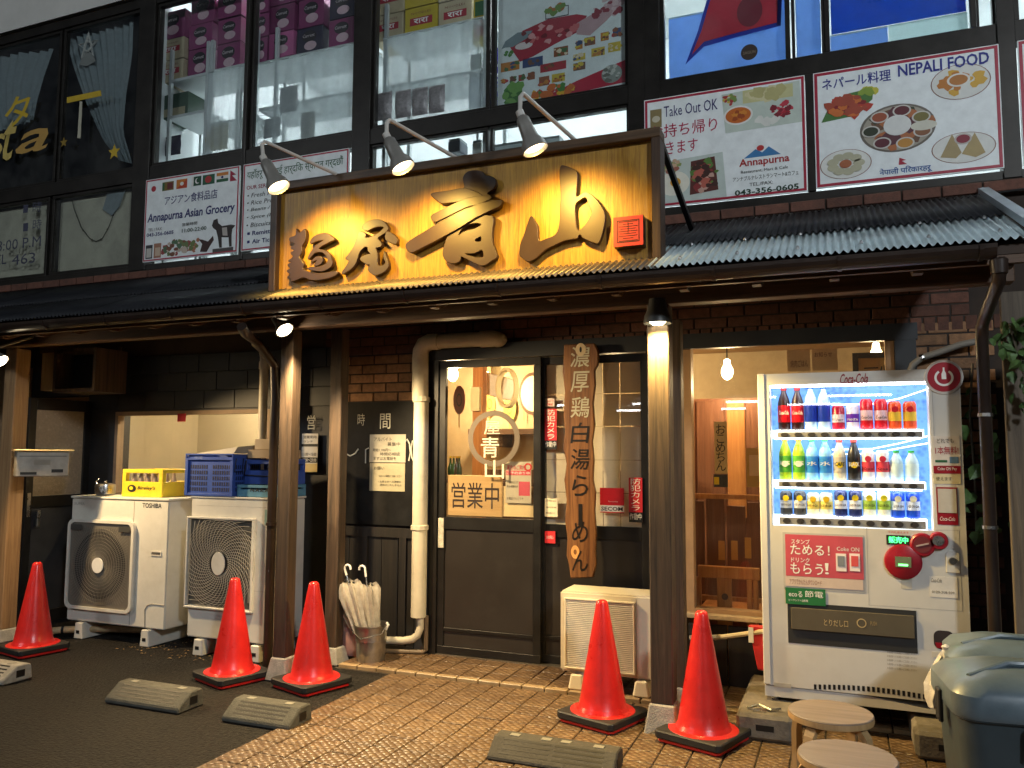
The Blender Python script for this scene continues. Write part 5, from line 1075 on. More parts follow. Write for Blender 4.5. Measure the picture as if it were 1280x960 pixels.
for i, (a, b_) in enumerate(rail):
    sh = B('shelf', m_vw, (DX0+.005, DX1-.03, 4.845, 4.925, a-.002, zr[i]-.001), vm)
    B('price_strip', m_vw, (DX0+.03, DX1-.05, 4.836, 4.8445, b_+.001, zr[i]), vm)
    rl = B('button_rail', m_rail, (P(972, 544, 4.84).x, P(1153, 544, 4.84).x, 4.822, 4.835, a, b_), vm, bevel=.003)
    for j, x in enumerate(PXC):
        px_ = P(x, 544, 4.82).x; MB().ell(px_, (a+b_)/2, .021, (b_-a)*.38, 4.817, 4.8215, 14).build('button', m_btn, rl)
    if i > 0: B('display_led', m_led, (DX0+.02, DX1-.05, 4.838, 4.846, rail[i-1][0]-.009, rail[i-1][0]-.003), vm)
    tp = ''.join('¥160' if i == 0 else '¥150' if i == 1 else '¥130' for _ in range(1))
    for j, x in enumerate(PXC): px_ = P(x, 538, 4.836).x; text(tp, px_-.022, px_+.022, b_+.004, b_+.015, 4.8355, C(H('30427a')), vm, name='price_lettering', res=1)
for a in (569, 513): pass
for i in range(3):                                        # white swoosh lines on the ice picture
    y0 = (500, 556, 562)[i]; MB().tube([P(1040, y0+6, 4.928), P(1090, y0+5, 4.928), P(1125, y0-2, 4.928), P(1160, y0-14+i*3, 4.928)], .0035, 5).build('swoosh', E('swoosh_white', (.9, .95, 1), 2.0) if i == 0 else bpy.data.materials['swoosh_white'], vm)
B('display_glass', glass('display_glass', (1, 1, 1), .7), (DX0-.002, DX1+.002, VY+.003, VY+.007, DZ0, DZ1), vm)
# drink samples --------------------------------------------------------
TXT = {0: ['Coca-Cola', 'Coca-Cola', '', '', 'Dr Pepper', 'FANTA', 'Coca-Cola', 'Coca-Cola', '', ''], 1: ['綾鷹', '綾鷹', '水', '水', 'CAFE', 'BLACK', 'Qoo', 'Qoo', '', ''], 2: ['GEORGIA']*10}
def sample(kind, lbl, grp, i, j, colset, wpx=14, ytop=None):
    x = P(PXC[j], 560, 4.87).x; z0 = zr[i]; zt = P(PXC[j], ytop, 4.87).z; h = zt-z0; r = wpx/2*4.87/1015/ math.cos(yaw)*1.0
    c = (x, 4.885, z0); t = thing('drink_'+kind, lbl, kind, c, grp); r = min(r, .034)
    SAMP.append(((i, j), t, x, z0, h, r))
    if kind == 'bottle':
        body, label, cap = colset[:3]
        MB().lathe([(r*.9, 0), (r, .006), (r, h*.62), (r*.8, h*.74), (r*.42, h*.88), (r*.42, h*.93)], c, 18).build('body', body, t, smooth=True)
        MB().lathe([(r*1.02, h*.18), (r*1.03, h*.19), (r*1.03, h*.56), (r*1.02, h*.57)], c, 18, cap=False).build('label', label, t, smooth=True)
        MB().lathe([(r*.5, h*.925), (r*.5, h*.995), (r*.3, h)], c, 12).build('cap', cap, t, smooth=True)
        if len(colset) > 3: MB().ell(x, z0+h*.38, r*.55, r*.5, 4.885-r*1.06-.002, 4.885-r*1.05, 14).build('badge', colset[3], t)
    else:
        body, band = colset[:2]
        MB().lathe([(r*.82, 0), (r, h*.05), (r, h*.9), (r*.8, h*.98), (r*.74, h)], c, 18).build('body', body, t, smooth=True)
        MB().lathe([(r*1.015, h*.30), (r*1.02, h*.31), (r*1.02, h*.62), (r*1.015, h*.63)], c, 18, cap=False).build('label', band, t, smooth=True)
        MB().lathe([(r*.74, h), (r*.76, h+.002), (r*.4, h+.002)], c, 14).build('lid', m_steel, t)
        if len(colset) > 2: MB().ell(x, z0+h*.72, r*.5, r*.5, 4.885-r*1.06-.002, 4.885-r*1.05, 14).build('badge', colset[2], t)
cc = lambda s: C(H(s), .3)
def sample_text():
    for i in range(3):
        for j in range(10):
            s = TXT[i][j]
            if not s: continue
            lb = [o for o in SAMP if o[0] == (i, j)][0]; (_, t, x, z0, h, r) = lb
            f = .40 if i < 2 else .45
            text(s, x-r*.8, x+r*.8, z0+h*(f-.05), z0+h*(f+.05), 4.885-r*1.05-.004, WHITE if i < 2 and j not in (4, 6, 7) else INK, t, res=1, shear=.2 if s[0] == 'C' else 0, bold=.02)
SAMP = []
ROW = [
 [('bottle', 'red labelled cola bottle on the top display shelf', (cc('2a0a08'), cc('d01020'), cc('c01018')), 484), ]*2 + [('bottle', 'dark blue labelled water bottle on the top display shelf', (cc('b8d4f0'), cc('1838a8'), cc('2050c0')), 482)]*2 +
 [('can', 'crimson soda can between the water bottle and the purple can', (cc('b01030'), cc('f0d8dc')), 507), ('can', 'purple and white grape soda can on the top display shelf', (cc('e8e0f0'), cc('6a28b0')), 506)] + [('can', 'tall slim red cola can on the top display shelf', (cc('d81828'), cc('f4c8cc')), 499)]*2 + [('can', 'orange and red peach drink can on the top display shelf', (cc('e85020'), cc('f8c840'), cc('d81828')), 502)]*2,
 [('bottle', 'green tea bottle with lime label on the middle display shelf', (cc('a8c828'), cc('58a838'), cc('e88830'), cc('e8f0e0')), 547)]*2 + [('bottle', 'clear blue water bottle on the middle display shelf', (cc('8cc8f0'), cc('3888d8'), cc('58c070')), 548)]*2 +
 [('bottle', 'beige milk coffee bottle with yellow badge on the middle shelf', (cc('d8c8a8'), cc('b8b0a0'), cc('e05048'), cc('e8c820')), 549), ('bottle', 'black coffee bottle with yellow badge on the middle shelf', (cc('282420'), cc('181818'), cc('d84838'), cc('e8c820')), 549)] + [('can', 'red and white juice can on the middle display shelf', (cc('f0e8e8'), cc('e04858'), cc('d03048')), 563)]*2 + [('bottle', 'short clear water bottle with green cap on the middle shelf', (cc('c8e4f0'), cc('d8f0f4'), cc('40b860')), 563)]*2,
 [('can', 'dark grey coffee can with yellow badge on the bottom shelf', (cc('383838'), cc('d0d0d0'), cc('e8cc20')), 614)]*2 + [('can', 'cream and yellow coffee can on the bottom display shelf', (cc('f4ecc8'), cc('e8d068'), cc('d8b020')), 616)]*2 + [('can', 'navy blue coffee can with yellow badge on the bottom shelf', (cc('202858'), cc('e8e8f0'), cc('e8c820')), 613)]*2 + [('can', 'pale can with green and yellow print on the bottom shelf', (cc('f0f0d8'), cc('a8c850'), cc('e8d020')), 613)]*2 + [('can', 'bright blue coffee can on the bottom display shelf', (cc('1848c0'), cc('d8e4f8'), cc('f0e8c0')), 614)]*2]
for i, row in enumerate(ROW):
    for j, (k, lbl, cs, yt) in enumerate(row): sample(k, lbl, 'drink samples in the vending machine', i, j, cs, 13, yt)
sample_text()
# front fittings --------------------------------------------------------
def vlabel(x0, y0, x1, y1, mat, name, Y=VY, th=.002, par=vm, bevel=0):
    q = RC(x0, y0, x1, y1, Y); return B(name, mat, (q[0], q[1], Y-th, Y-.0002, q[2], q[3]), par, bevel=bevel), q
text('Coca-Cola', *[RC(1050, 467, 1085, 480, VY)[k] for k in (0, 1, 2, 3)], VY-.002, m_vmr, vm, shear=.35, bold=.015, res=3)
o, q = vlabel(979, 667, 1081, 738, C((.42, .40, .38)), 'poster_frame'); vlabel(982, 669.5, 1079, 722, C(H('bc4a58')), 'poster', VY-.0022); vlabel(982, 722.5, 1079, 735, C(H('c8b4a8')), 'poster_footer', VY-.0022)
for s, a, b_, c, d in (('スタンプ', 989, 674, 1012, 680), ('ためる！', 988, 681, 1037, 694), ('ドリンク', 989, 697, 1012, 703), ('もらう', 988, 704, 1029, 718), ('！', 1031, 704, 1036, 718)): tx(s, a, b_, c, d, VY-.0055, WHITE, vm, bold=.03)
tx('Coke ON', 1046, 684, 1074, 689, VY-.0055, WHITE, vm)
for a in (1045, 1062): vlabel(a, 692, a+13, 714, C(H('e8dcd8')), 'phone_picture', VY-.005); vlabel(a+2, 695, a+11, 708, C(H('7a8088') if a == 1045 else H('d05050')), 'phone_screen', VY-.0075)
tx('アプリでかんたんダウンロード', 987, 724, 1027, 731, VY-.0055, C(H('805048')), vm)
vlabel(982, 735.5, 1032, 756, C(H('1c6a38')), 'green_sticker', VY-.0055, .002); tx('ecoる', 986, 739, 1003, 746, VY-.009, WHITE, vm, bold=.02); tx('節電', 1006, 739, 1029, 747, VY-.009, WHITE, vm); tx('ピークシフト自販機', 986, 749, 1010, 752, VY-.009, WHITE, vm)
o, q = vlabel(985, 758, 1146, 810, C((.02, .02, .02)), 'dispenser_recess'); fl_, q = vlabel(989, 764, 1143, 792, M('smoked_flap', (.10, .085, .06), .22, var=.1), 'dispenser_flap', VY-.003, .012, vm, .003)
tx('とりだし口', 1030, 775, 1060, 783, VY-.0165, C(H('b8a070')), vm); p = P(1077, 779, VY-.016); MB().ring(p.x, p.z, .019, .024, VY-.0165, VY-.0155, 24).build('flap_mark', C(H('b8a070')), vm); tx('PUSH', 1088, 777, 1096, 782, VY-.0165, C(H('9a8458')), vm)
vlabel(1108, 669, 1138, 681, C((.012, .02, .014)), 'led_panel', VY-.0002, .004); tx('販売中', 1111, 671, 1135, 679, VY-.0055, E('green_led', (.05, 1, .18), 3.5), vm, bold=.03); tx('千円札使えます', 1110, 664, 1136, 667, VY-.002, C(H('c03040')), vm)
for cx, cy, r in ((1129, 702, .092), (1153, 681, .062), (1173, 676, .047)):
    p = P(cx, cy, VY); MB().lathe([(r, 0), (r*.97, -.014), (r*.85, -.02), (.001, -.02)], (p.x, VY-.0004, p.z), 32, 'y', cap=False).build('coin_surround', m_vmr, vm, smooth=True)
MB().prism([V(1134, 688), V(1143, 680), V(1152, 692), V(1146, 700)], VY-.013, VY-.0006).build('coin_bridge', m_vmr, vm)
vlabel(1119, 696, 1139, 709, C(H('6a7a58')), 'amount_window', VY-.0206, .003); vlabel(1123, 705, 1135, 707.5, E('amount_led', (.15, 1, .2), 2.2), 'amount_digits', VY-.0238, .001)
p = P(1153, 681, VY-.021); MB().ell(p.x, p.z, .042, .042, VY-.0225, VY-.0206, 24).build('coin_plate', C((.15, .03, .035), .3), vm); MB().bar((p.x-.03, VY-.024, p.z-.008), (p.x+.03, VY-.024, p.z+.008), .004, .008).build('coin_slot', C((.4, .3, .28)), vm)
p = P(1173, 676, VY-.021); MB().ell(p.x, p.z, .028, .026, VY-.0225, VY-.0206, 20).build('return_lever', m_steel, vm)
p = P(1180, 471, VY-.014); MB().lathe([(.092, 0), (.09, -.006), (.001, -.006)], (p.x, VY-.0005, p.z), 40, 'y', cap=False).build('badge_disc', C(H('c8c0b8')), vm)
MB().ell(p.x, p.z, .078, .078, VY-.0085, VY-.007, 40).build('badge_face', C(H('a01c2c'), .35), vm); MB().ring(p.x, p.z-.004, .034, .045, VY-.0105, VY-.009, 32, R(125), R(290)).build('badge_symbol', WHITE, vm)
MB().prism([(p.x-.011, p.z-.012), (p.x+.011, p.z-.012), (p.x+.011, p.z+.016), (p.x+.004, p.z+.034), (p.x+.004, p.z+.05), (p.x-.004, p.z+.05), (p.x-.004, p.z+.034), (p.x-.011, p.z+.016)], VY-.0105, VY-.009).build('badge_symbol', WHITE, vm)
vlabel(1167, 545, 1200, 582, C(H('cfc6bd')), 'offer_sticker'); tx('どれでも', 1171, 548, 1192, 554, VY-.0035, INK, vm); tx('1本無料!', 1169, 558, 1198, 568, VY-.0035, C(H('9a2434')), vm, bold=.02); vlabel(1169, 575, 1184, 578, GREEN, 'offer_bar', VY-.0022, .001); vlabel(1187, 571, 1198, 579, C(H('5a7a9a')), 'offer_picture', VY-.0022, .001)
vlabel(1167, 582.5, 1201, 592, m_vmr, 'offer_band'); vlabel(1167, 592.5, 1201, 605, C(H('c8bc98')), 'offer_footer'); tx('Coke ON Pay', 1172, 584, 1196, 589, VY-.0035, WHITE, vm); tx('使えます', 1170, 596, 1190, 601, VY-.0035, INK, vm)
o, q = vlabel(1171, 609, 1197, 656, m_vmr, 'reader_frame'); vlabel(1172.5, 611, 1195.5, 641, C(H('b8b2a8')), 'reader_face', VY-.0022, .002); tx('Coca-Cola', 1175, 646, 1194, 651, VY-.004, WHITE, vm, shear=.3)
p = P(1191, 704, VY); MB().prism([(p.x-.032, p.z-.05), (p.x+.032, p.z-.05), (p.x+.032, p.z+.05), (p.x+.016, p.z+.066), (p.x-.016, p.z+.066), (p.x-.032, p.z+.05)], VY-.006, VY-.0003).build('lock_plate', C(H('c8c4bc')), vm, bevel=.003); MB().lathe([(.019, 0), (.017, -.012), (.001, -.012)], (p.x, VY-.006, p.z+.012), 16, 'y', cap=False).build('lock_barrel', C((.08, .08, .08), .3, .6), vm)
vlabel(1162, 721, 1197, 747, C(H('d8d2c8')), 'contact_label'); tx('Coca-Cola', 1164, 723, 1177, 728, VY-.0035, INK, vm, shear=.3); tx('0120-308-509', 1165, 739, 1193, 742, VY-.0035, INK, vm)
p = P(1180, 800, VY); MB().prism(rsq(p.x, p.z, .047, .03), VY-.002, VY-.0003).build('return_cup', C((.03, .02, .02)), vm); MB().prism([(p.x-.042, p.z-.015), (p.x+.042, p.z-.015), (p.x+.035, p.z-.042), (p.x-.035, p.z-.042)], VY-.004, VY-.0025).build('return_flap', m_vmr, vm)
for k in range(5): tx('お客様へのお願いご注意ください', 1109, 815+k*5, 1146, 818+k*5, VY-.001, C(H('8a8278')), vm, res=1)
vlabel(968, 854, 989, 859, C(H('a8a298')), 'maker_plate'); vlabel(1126, 722, 1140, 736, C(H('b8b2a4')), 'blank_sticker'); vlabel(1165, 815, 1182, 822, C(H('c8c0b0')), 'small_note')
B('seam', C((.3, .29, .27)), (DX1+.012, DX1+.014, VY-.001, VY-.0003, DZ0+.05, VZ1-.01), vm)
MB().frame(P(1083, 664, VY).x, P(1199, 664, VY).x, VY-.0008, VY-.0002, P(1140, 760, VY).z, P(1140, 661, VY).z, .0018).build('panel_seam', C((.38, .36, .33)), vm)
# ================================================================== UPSTAIRS SIGN BOARDS
m_bd = C(H('eef3f3'), .45); m_bdr = C(H('a8203a'), .45)
class Board:
    def __init__(s, name, lbl, cat, x0, x1, z0, z1, Y, face=m_bd, border=None, bw=.02, th=.012):
        s.x0, s.x1, s.z0, s.z1, s.Y = x0, x1, z0, z1, Y; s.t = thing(name, lbl, cat, ((x0+x1)/2, Y, z0)); s.n = 0
        B('panel', face, (x0, x1, Y, Y+th, z0, z1), s.t)
        if border: MB().frame(x0+.006, x1-.006, Y-.0018, Y-.0002, z0+.006, z1-.006, bw).build('border', border, s.t)
    def X(s, u): return s.x0+(s.x1-s.x0)*u
    def Z(s, v): return s.z1-(s.z1-s.z0)*v
    def T(s, txt, u0, v0, u1, v1, mat, **k): s.n += 1; return text(txt, s.X(u0), s.X(u1), s.Z(v1), s.Z(v0), s.Y-.003, mat, s.t, **k)
    def Q(s, u0, v0, u1, v1, mat, name='print', L=1): return B(name, mat, (s.X(u0), s.X(u1), s.Y-.0008*L-.0004, s.Y-.0008*L+.0001, s.Z(v1), s.Z(v0)), s.t)
    def O(s, u, v, ru, rv, mat, name='print', L=1, n=24): w = s.x1-s.x0; h = s.z1-s.z0; return MB().ell(s.X(u), s.Z(v), ru*w, rv*h, s.Y-.0008*L-.0004, s.Y-.0008*L+.0001, n).build(name, mat, s.t)
    def G(s, pts, mat, name='print', L=1): return MB().prism([(s.X(a), s.Z(b)) for a, b in pts], s.Y-.0008*L-.0004, s.Y-.0008*L+.0001).build(name, mat, s.t)
    def blobs(s, u, v, ru, rv, cols, n, size, L=2, seed=1, name='food_print', rect=False):
        rnd = random.Random(seed); w = s.x1-s.x0; h = s.z1-s.z0
        for ci, col in enumerate(cols):
            mb = MB()
            for k in range(n):
                a = rnd.random()*6.283; r = math.sqrt(rnd.random()); cu, cv = (u+ru*r*math.cos(a), v+rv*r*math.sin(a)) if not rect else (u+ru*rnd.uniform(-1, 1), v+rv*rnd.uniform(-1, 1)); sz = size*rnd.uniform(.5, 1.3)
                m = 7; yy = s.Y-.0008*L-.00006*(k+ci*n)
                pts = [(s.X(cu)+sz*math.cos(2*math.pi*j/m+a)*rnd.uniform(.6, 1.2), s.Z(cv)+sz*math.sin(2*math.pi*j/m+a)*rnd.uniform(.4, 1.0)) for j in range(m)]
                b = len(mb.v); mb.v += [(p, yy, q) for p, q in pts]; mb.f.append(tuple(range(b, b+m)))
            mb.build(name, C(H(col), .5), s.t, kind='stuff')
    def plate(s, u, v, ru, rv, rim='b8b0a0', face='e2e2dc', L=1):
        s.O(u, v, ru, rv, C(H('8a6050')), 'plate_rim', L, 32); s.O(u, v, ru*.965, rv*.965, C(H(face)), 'plate', L+1, 32)
# -- Asian grocery board
b = Board('grocery_board', 'white grocery sign board with row of flags and a goat picture', 'sign', -5.80, -4.735, 3.205, 3.965, 5.44, m_bd, m_bdr, .012)
b.O(.09, .12, .026, .035, C(H('b02030')), 'flag')
b.Q(.185, .06, .31, .165, C(H('7a6420')), 'flag'); b.Q(.24, .075, .30, .15, C(H('6a2020')), 'flag', 2); b.Q(.19, .07, .21, .16, GREEN, 'flag', 2)
b.Q(.34, .055, .455, .165, C(H('c87820')), 'flag'); b.G([(.34, .165), (.455, .165), (.455, .06)], C(H('b8401c')), 'flag', 2); b.O(.40, .11, .02, .022, WHITE, 'flag', 3)
b.Q(.505, .05, .605, .16, C(H('1a4a30')), 'flag'); b.O(.565, .105, .024, .034, WHITE, 'flag', 2); b.O(.575, .10, .02, .028, C(H('1a4a30')), 'flag', 3); b.Q(.505, .05, .525, .16, WHITE, 'flag', 3)
b.Q(.62, .05, .745, .165, C(H('1c5a3c')), 'flag'); b.O(.68, .107, .034, .042, C(H('b03030')), 'flag', 2)
b.Q(.765, .05, .885, .087, C(H('d08030')), 'flag'); b.Q(.765, .0875, .885, .124, WHITE, 'flag', 2); b.Q(.765, .1245, .885, .16, GREEN, 'flag'); b.O(.825, .106, .012, .015, NAVY, 'flag', 3)
b.G([(.905, .04), (.965, .10), (.925, .105), (.975, .17), (.905, .17)], C(H('a01838')), 'flag')
b.T('アジアン食料品店', .22, .235, .78, .345, NAVY, bold=.02); b.T('Annapurna Asian Grocery', .035, .42, .965, .555, NAVY, bold=.022, shear=.12)
b.T('TEL / FAX', .05, .60, .2, .635, INK); b.T('043-356-0605', .035, .655, .33, .70, NAVY, bold=.02); b.T('営業時間', .42, .585, .58, .625, INK); b.T('11:00-22:00', .42, .655, .68, .70, C(H('1c3a28')), bold=.02)
b.G([(.735, .66), (.75, .60), (.79, .585), (.80, .64), (.84, .68), (.93, .675), (.975, .69), (.945, .73), (.94, .80), (.945, .93), (.92, .93), (.91, .82), (.84, .81), (.845, .93), (.82, .93), (.80, .80), (.78, .72), (.75, .69)], C(H('2a201c')), 'goat_print', 2); b.G([(.84, .70), (.89, .70), (.90, .80), (.85, .79)], C(H('b8b0a8')), 'goat_print', 3)
b.G([(.62, .95), (.64, .86), (.60, .80), (.64, .81), (.70, .84), (.75, .78), (.76, .83), (.72, .90), (.69, .96)], C(H('3a1a14')), 'rooster_print', 2); b.Q(.75, .935, .96, .985, C(H('4a4440')), 'rock_print')
b.Q(.03, .80, .105, .965, C(H('3a3a40')), 'sack_print'); b.Q(.04, .84, .095, .95, C(H('c8c4bc')), 'sack_print', 2); b.Q(.12, .79, .20, .965, C(H('a87860')), 'sack_print'); b.Q(.135, .84, .19, .94, C(H('d0b8a0')), 'sack_print', 2)
b.blobs(.36, .87, .15, .09, ['9a4040', '6a7a48', 'c8b8a8', '7a4a30', '507050'], 7, .03, 2, 3); b.blobs(.55, .84, .05, .1, ['b07050', '6a7a40'], 5, .028, 2, 8)
# -- welcome board
b = Board('welcome_board', 'white welcome sign board with a services list half hidden by the shop sign', 'sign', -4.695, -3.63, 3.205, 3.965, 5.44, m_bd, m_bdr, .012)
b.T('यहाँहरू सबैलाई हार्दिक स्वागत गर्दछौं', .04, .07, .95, .20, GREEN); b.T('OUR SERVICES:', .04, .255, .36, .30, C(H('9a2438')), bold=.01)
for k, s in enumerate(('• Fresh Meat & Fish', '• Rice Products', '• Beans / Vegetables', '• Spice (Masala)', '• Biscuits / Noodles')): b.T(s, .05, .345+k*.085, .05+.026*len(s), .395+k*.085, INK, shear=.2)
b.Q(.06, .79, .085, .82, NAVY, 'bullet'); b.T('Remittance', .11, .78, .40, .83, NAVY, bold=.02); b.Q(.06, .885, .085, .915, NAVY, 'bullet'); b.T('Air Ticket', .11, .875, .36, .925, NAVY, bold=.02)
b.blobs(.75, .6, .18, .3, ['a85040', '6a8048', 'c0a060'], 14, .04, 2, 5)
# -- take out board
b = Board('takeout_board', 'white take out sign board with curry tray and telephone number', 'sign', -1.208, -.150, 3.19, 3.965, 5.44, m_bd, m_bdr, .016)
b.Q(.04, .10, .115, .27, C(H('8a7a50')), 'bag_print'); b.O(.078, .19, .026, .03, C(H('c8c0a8')), 'bag_print', 2)
b.T('Take Out OK', .13, .085, .475, .185, C(H('2a2a6a'))); b.T('お持ち帰り', .045, .25, .47, .375, C(H('b02048')), bold=.005); b.T('できます', .06, .415, .345, .53, C(H('b02048')), bold=.005)
b.G([(.50, .06), (.97, .04), (.98, .40), (.52, .41)], C(H('c4cfc4')), 'tray_print'); b.O(.60, .265, .09, .085, WHITE, 'bowl_print', 2); b.O(.60, .265, .078, .07, C(H('c86820')), 'curry_print', 3); b.blobs(.60, .265, .05, .04, ['d88830', 'a04818'], 6, .02, 4, 2)
b.blobs(.545, .12, .04, .05, ['c8b048', 'a83838', '78904a'], 6, .018, 3, 4); b.Q(.63, .055, .93, .17, C(H('c8c490')), 'naan_print', 2); b.blobs(.78, .11, .13, .045, ['d4cca0', 'b8b078'], 8, .04, 3, 6); b.blobs(.86, .27, .06, .06, ['a82030', 'c03848', '801828'], 8, .022, 3, 7); b.blobs(.78, .33, .08, .03, ['e0e0d8'], 6, .03, 3, 9)
b.G([(.02, .60), (.50, .57), (.52, .97), (.02, .97)], C(H('c4cfc8')), 'tray_print'); b.O(.19, .80, .10, .11, C(H('e8e4d4')), 'egg_print', 2); b.O(.20, .79, .034, .04, C(H('e0a020')), 'egg_print', 3); b.blobs(.18, .64, .06, .05, ['8a9a58', 'c8a888', 'a06050'], 7, .02, 3, 11)
b.G([(.30, .62), (.45, .60), (.47, .90), (.29, .92)], C(H('5a2820')), 'meat_print', 2); b.blobs(.38, .76, .085, .14, ['8a3030', 'c8a090', '5a8038', 'b86050', '402018'], 10, .028, 3, 12)
b.T('Annapurna', .60, .66, .90, .745, C(H('a82828')), bold=.02); b.G([(.63, .655), (.70, .585), (.74, .62), (.78, .575), (.85, .655)], C(H('3a7ab0')), 'mountain_print'); b.O(.73, .58, .022, .025, C(H('b83030')), 'sun_print', 2)
b.T('Restaurant, Mart & Cafe', .61, .76, .89, .79, INK); b.T('アンナプルナレストランマート&カフェ', .56, .81, .95, .85, INK); b.T('TEL./FAX:', .66, .875, .80, .905, INK); b.T('043-356-0605', .57, .925, .95, .975, C(H('163c28')), bold=.025)
# -- nepali food board
b = Board('food_board', 'white food sign board with plates of dumplings, curry platter and fritters', 'sign', -.098, .948, 3.20, 3.965, 5.44, m_bd, m_bdr, .018)
b.T('ネパール料理', .05, .065, .435, .165, C(H('28308a')), bold=.03); b.T('NEPALI FOOD', .475, .045, .95, .145, C(H('28308a')), bold=.02)
b.G([(.04, .44), (.09, .30), (.20, .22), (.34, .20), (.33, .30), (.22, .42)], C(H('4a7838')), 'leaf_print'); b.blobs(.19, .33, .11, .075, ['b83a28', '8a2020', 'd07030', 'a84830'], 12, .035, 3, 21); b.blobs(.31, .22, .04, .03, ['c8c040', '88a038'], 5, .03, 3, 22)
b.plate(.80, .26, .155, .145); b.blobs(.80, .26, .11, .09, ['d8a838', 'c07828'], 9, .035, 4, 23); b.O(.79, .245, .06, .055, C(H('e8e4dc')), 'cup_print', 5); b.O(.79, .245, .048, .042, C(H('b87838')), 'sauce_print', 6)
b.O(.46, .57, .205, .20, C(H('6a6258')), 'platter_print', 1, 36); b.O(.46, .57, .19, .185, C(H('a8a090')), 'platter_print', 2, 36); b.blobs(.46, .57, .16, .15, ['6a4830', '384028', 'b06838', '5a2830'], 9, .05, 3, 24)
for k, col in enumerate(('8a5a38', 'c08838', '5a1c28', '283018', 'a05030', '602028', '7a7038')):
    a = k*.9+.4; b.O(.46+.145*math.cos(a), .57+.14*math.sin(a), .05, .048, C(H('d0ccc4')), 'bowl_print', 8); b.O(.46+.145*math.cos(a), .57+.14*math.sin(a), .041, .038, C(H(col)), 'sauce_print', 9)
b.O(.46, .55, .075, .085, C(H('e0e0dc')), 'rice_print', 10); b.O(.60, .58, .07, .04, C(H('d8d4c4')), 'naan_print', 10)
b.plate(.17, .82, .145, .125); b.O(.17, .82, .034, .035, C(H('a86038')), 'sauce_print', 9)
for k in range(9): a = k*.7; b.O(.17+.075*math.cos(a), .82+.068*math.sin(a), .033, .03, C(H('b8b498')), 'dumpling_print', 6+k % 2)
b.plate(.80, .80, .165, .125); b.G([(.68, .86), (.745, .68), (.79, .84), (.76, .88)], C(H('a89468')), 'fritter_print', 4); b.G([(.79, .85), (.86, .69), (.91, .86), (.86, .89)], C(H('b09a68')), 'fritter_print', 4); b.O(.80, .73, .045, .045, C(H('c0b8b0')), 'cup_print', 5); b.O(.80, .73, .035, .034, C(H('8a2838')), 'sauce_print', 6)
b.G([(.465, .82), (.50, .845), (.478, .85), (.505, .88), (.46, .88)], C(H('a82038')), 'flag', 2); b.T('नेपाली प\u093fरकारहरू', .355, .895, .635, .965, C(H('2a5aa0')), bold=.012)
b = Board('food_board', 'red bordered sign board edge past the concrete pier', 'sign', 1.045, 1.66, 3.20, 3.965, 5.44, m_bd, m_bdr, .018); b.T('アジア料理', .2, .08, .9, .17, NAVY)
# -- meat poster behind the glass
x0, x1, z0, z1 = -2.37, -1.345, 4.12, 5.55
b = Board('window_poster', 'white food poster with raw meat, fish and rows of groceries behind the upper window', 'poster', x0, x1, z0, z1, 5.55, C(H('d8e0de'), .6), None, th=.003)
b.G([(.10, .66), (.20, .58), (.40, .545), (.62, .55), (.70, .57), (.62, .65), (.45, .69), (.28, .735), (.18, .75)], C(H('a02838')), 'meat_print'); b.blobs(.40, .62, .22, .05, ['c86868', '701820', 'd89a98'], 8, .03, 3, 31); b.G([(.62, .60), (.80, .55), (1.0, .44), (1.0, .52), (.84, .62), (.72, .68), (.62, .66)], C(H('b8989a')), 'rib_print', 2); b.blobs(.85, .55, .12, .05, ['c8b0b0', '8a3a44'], 7, .03, 3, 32)
b.G([(.03, .66), (.06, .62), (.16, .585), (.28, .59), (.24, .625), (.12, .66), (.06, .655)], C(H('78888c')), 'fish_print', 2); b.O(.21, .665, .07, .02, C(H('d8ccc8')), 'plate', 3); b.blobs(.10, .69, .04, .015, ['4a8038'], 8, .015, 3, 33)
MB().frame(b.X(.38), b.X(.56), b.Y-.002, b.Y-.001, b.Z(.545), b.Z(.49), .006).build('basket_print', INK, b.t); b.blobs(.47, .50, .07, .02, ['a86830', '6a8a40'], 5, .03, 3, 34)
rr = random.Random(9); cols = ['8a5030', 'c8b038', '3a4a70', 'a83038', 'd8c8a8', '486a40', '6a4a38', 'b87830']
for (u, v, w_, h_) in [(.10, .765, .15, .05), (.28, .765, .16, .05), (.50, .735, .11, .05), (.64, .72, .05, .045), (.72, .71, .08, .045), (.83, .70, .06, .045), (.92, .69, .06, .045), (.64, .785, .09, .035), (.78, .775, .10, .045), (.90, .765, .09, .05), (.44, .81, .2, .045), (.05, .84, .05, .02), (.12, .84, .045, .035), (.19, .84, .045, .035), (.27, .84, .055, .04), (.64, .835, .09, .04), (.37, .88, .08, .05), (.48, .875, .10, .045)]:
    b.Q(u-w_/2, v-h_/2, u+w_/2, v+h_/2, C(H(rr.choice(cols))), 'grocery_print', 1); b.blobs(u, v, w_/2.4, h_/2.6, rr.sample(cols, 2), 4, .018, 3, int(u*1000), rect=True)
b.G([(.30, .985), (.62, .91), (1, .84), (1, .96)], C(H('b02038')), 'corner_print'); b.O(.88, .905, .075, .048, C(H('8a9088')), 'rice_print', 2); b.blobs(.88, .905, .06, .04, ['b8bab0', '6a6a60'], 9, .02, 4, 35); b.blobs(.14, .92, .075, .05, ['4a8038', '386a28', '6a9a48'], 9, .04, 3, 36); b.blobs(.45, .945, .17, .03, ['b83828', 'd8a828', '4a8038', 'c86828'], 7, .035, 5, 37); b.T('NEPALI & INDIAN FOODS', .1, .30, .9, .36, INK)
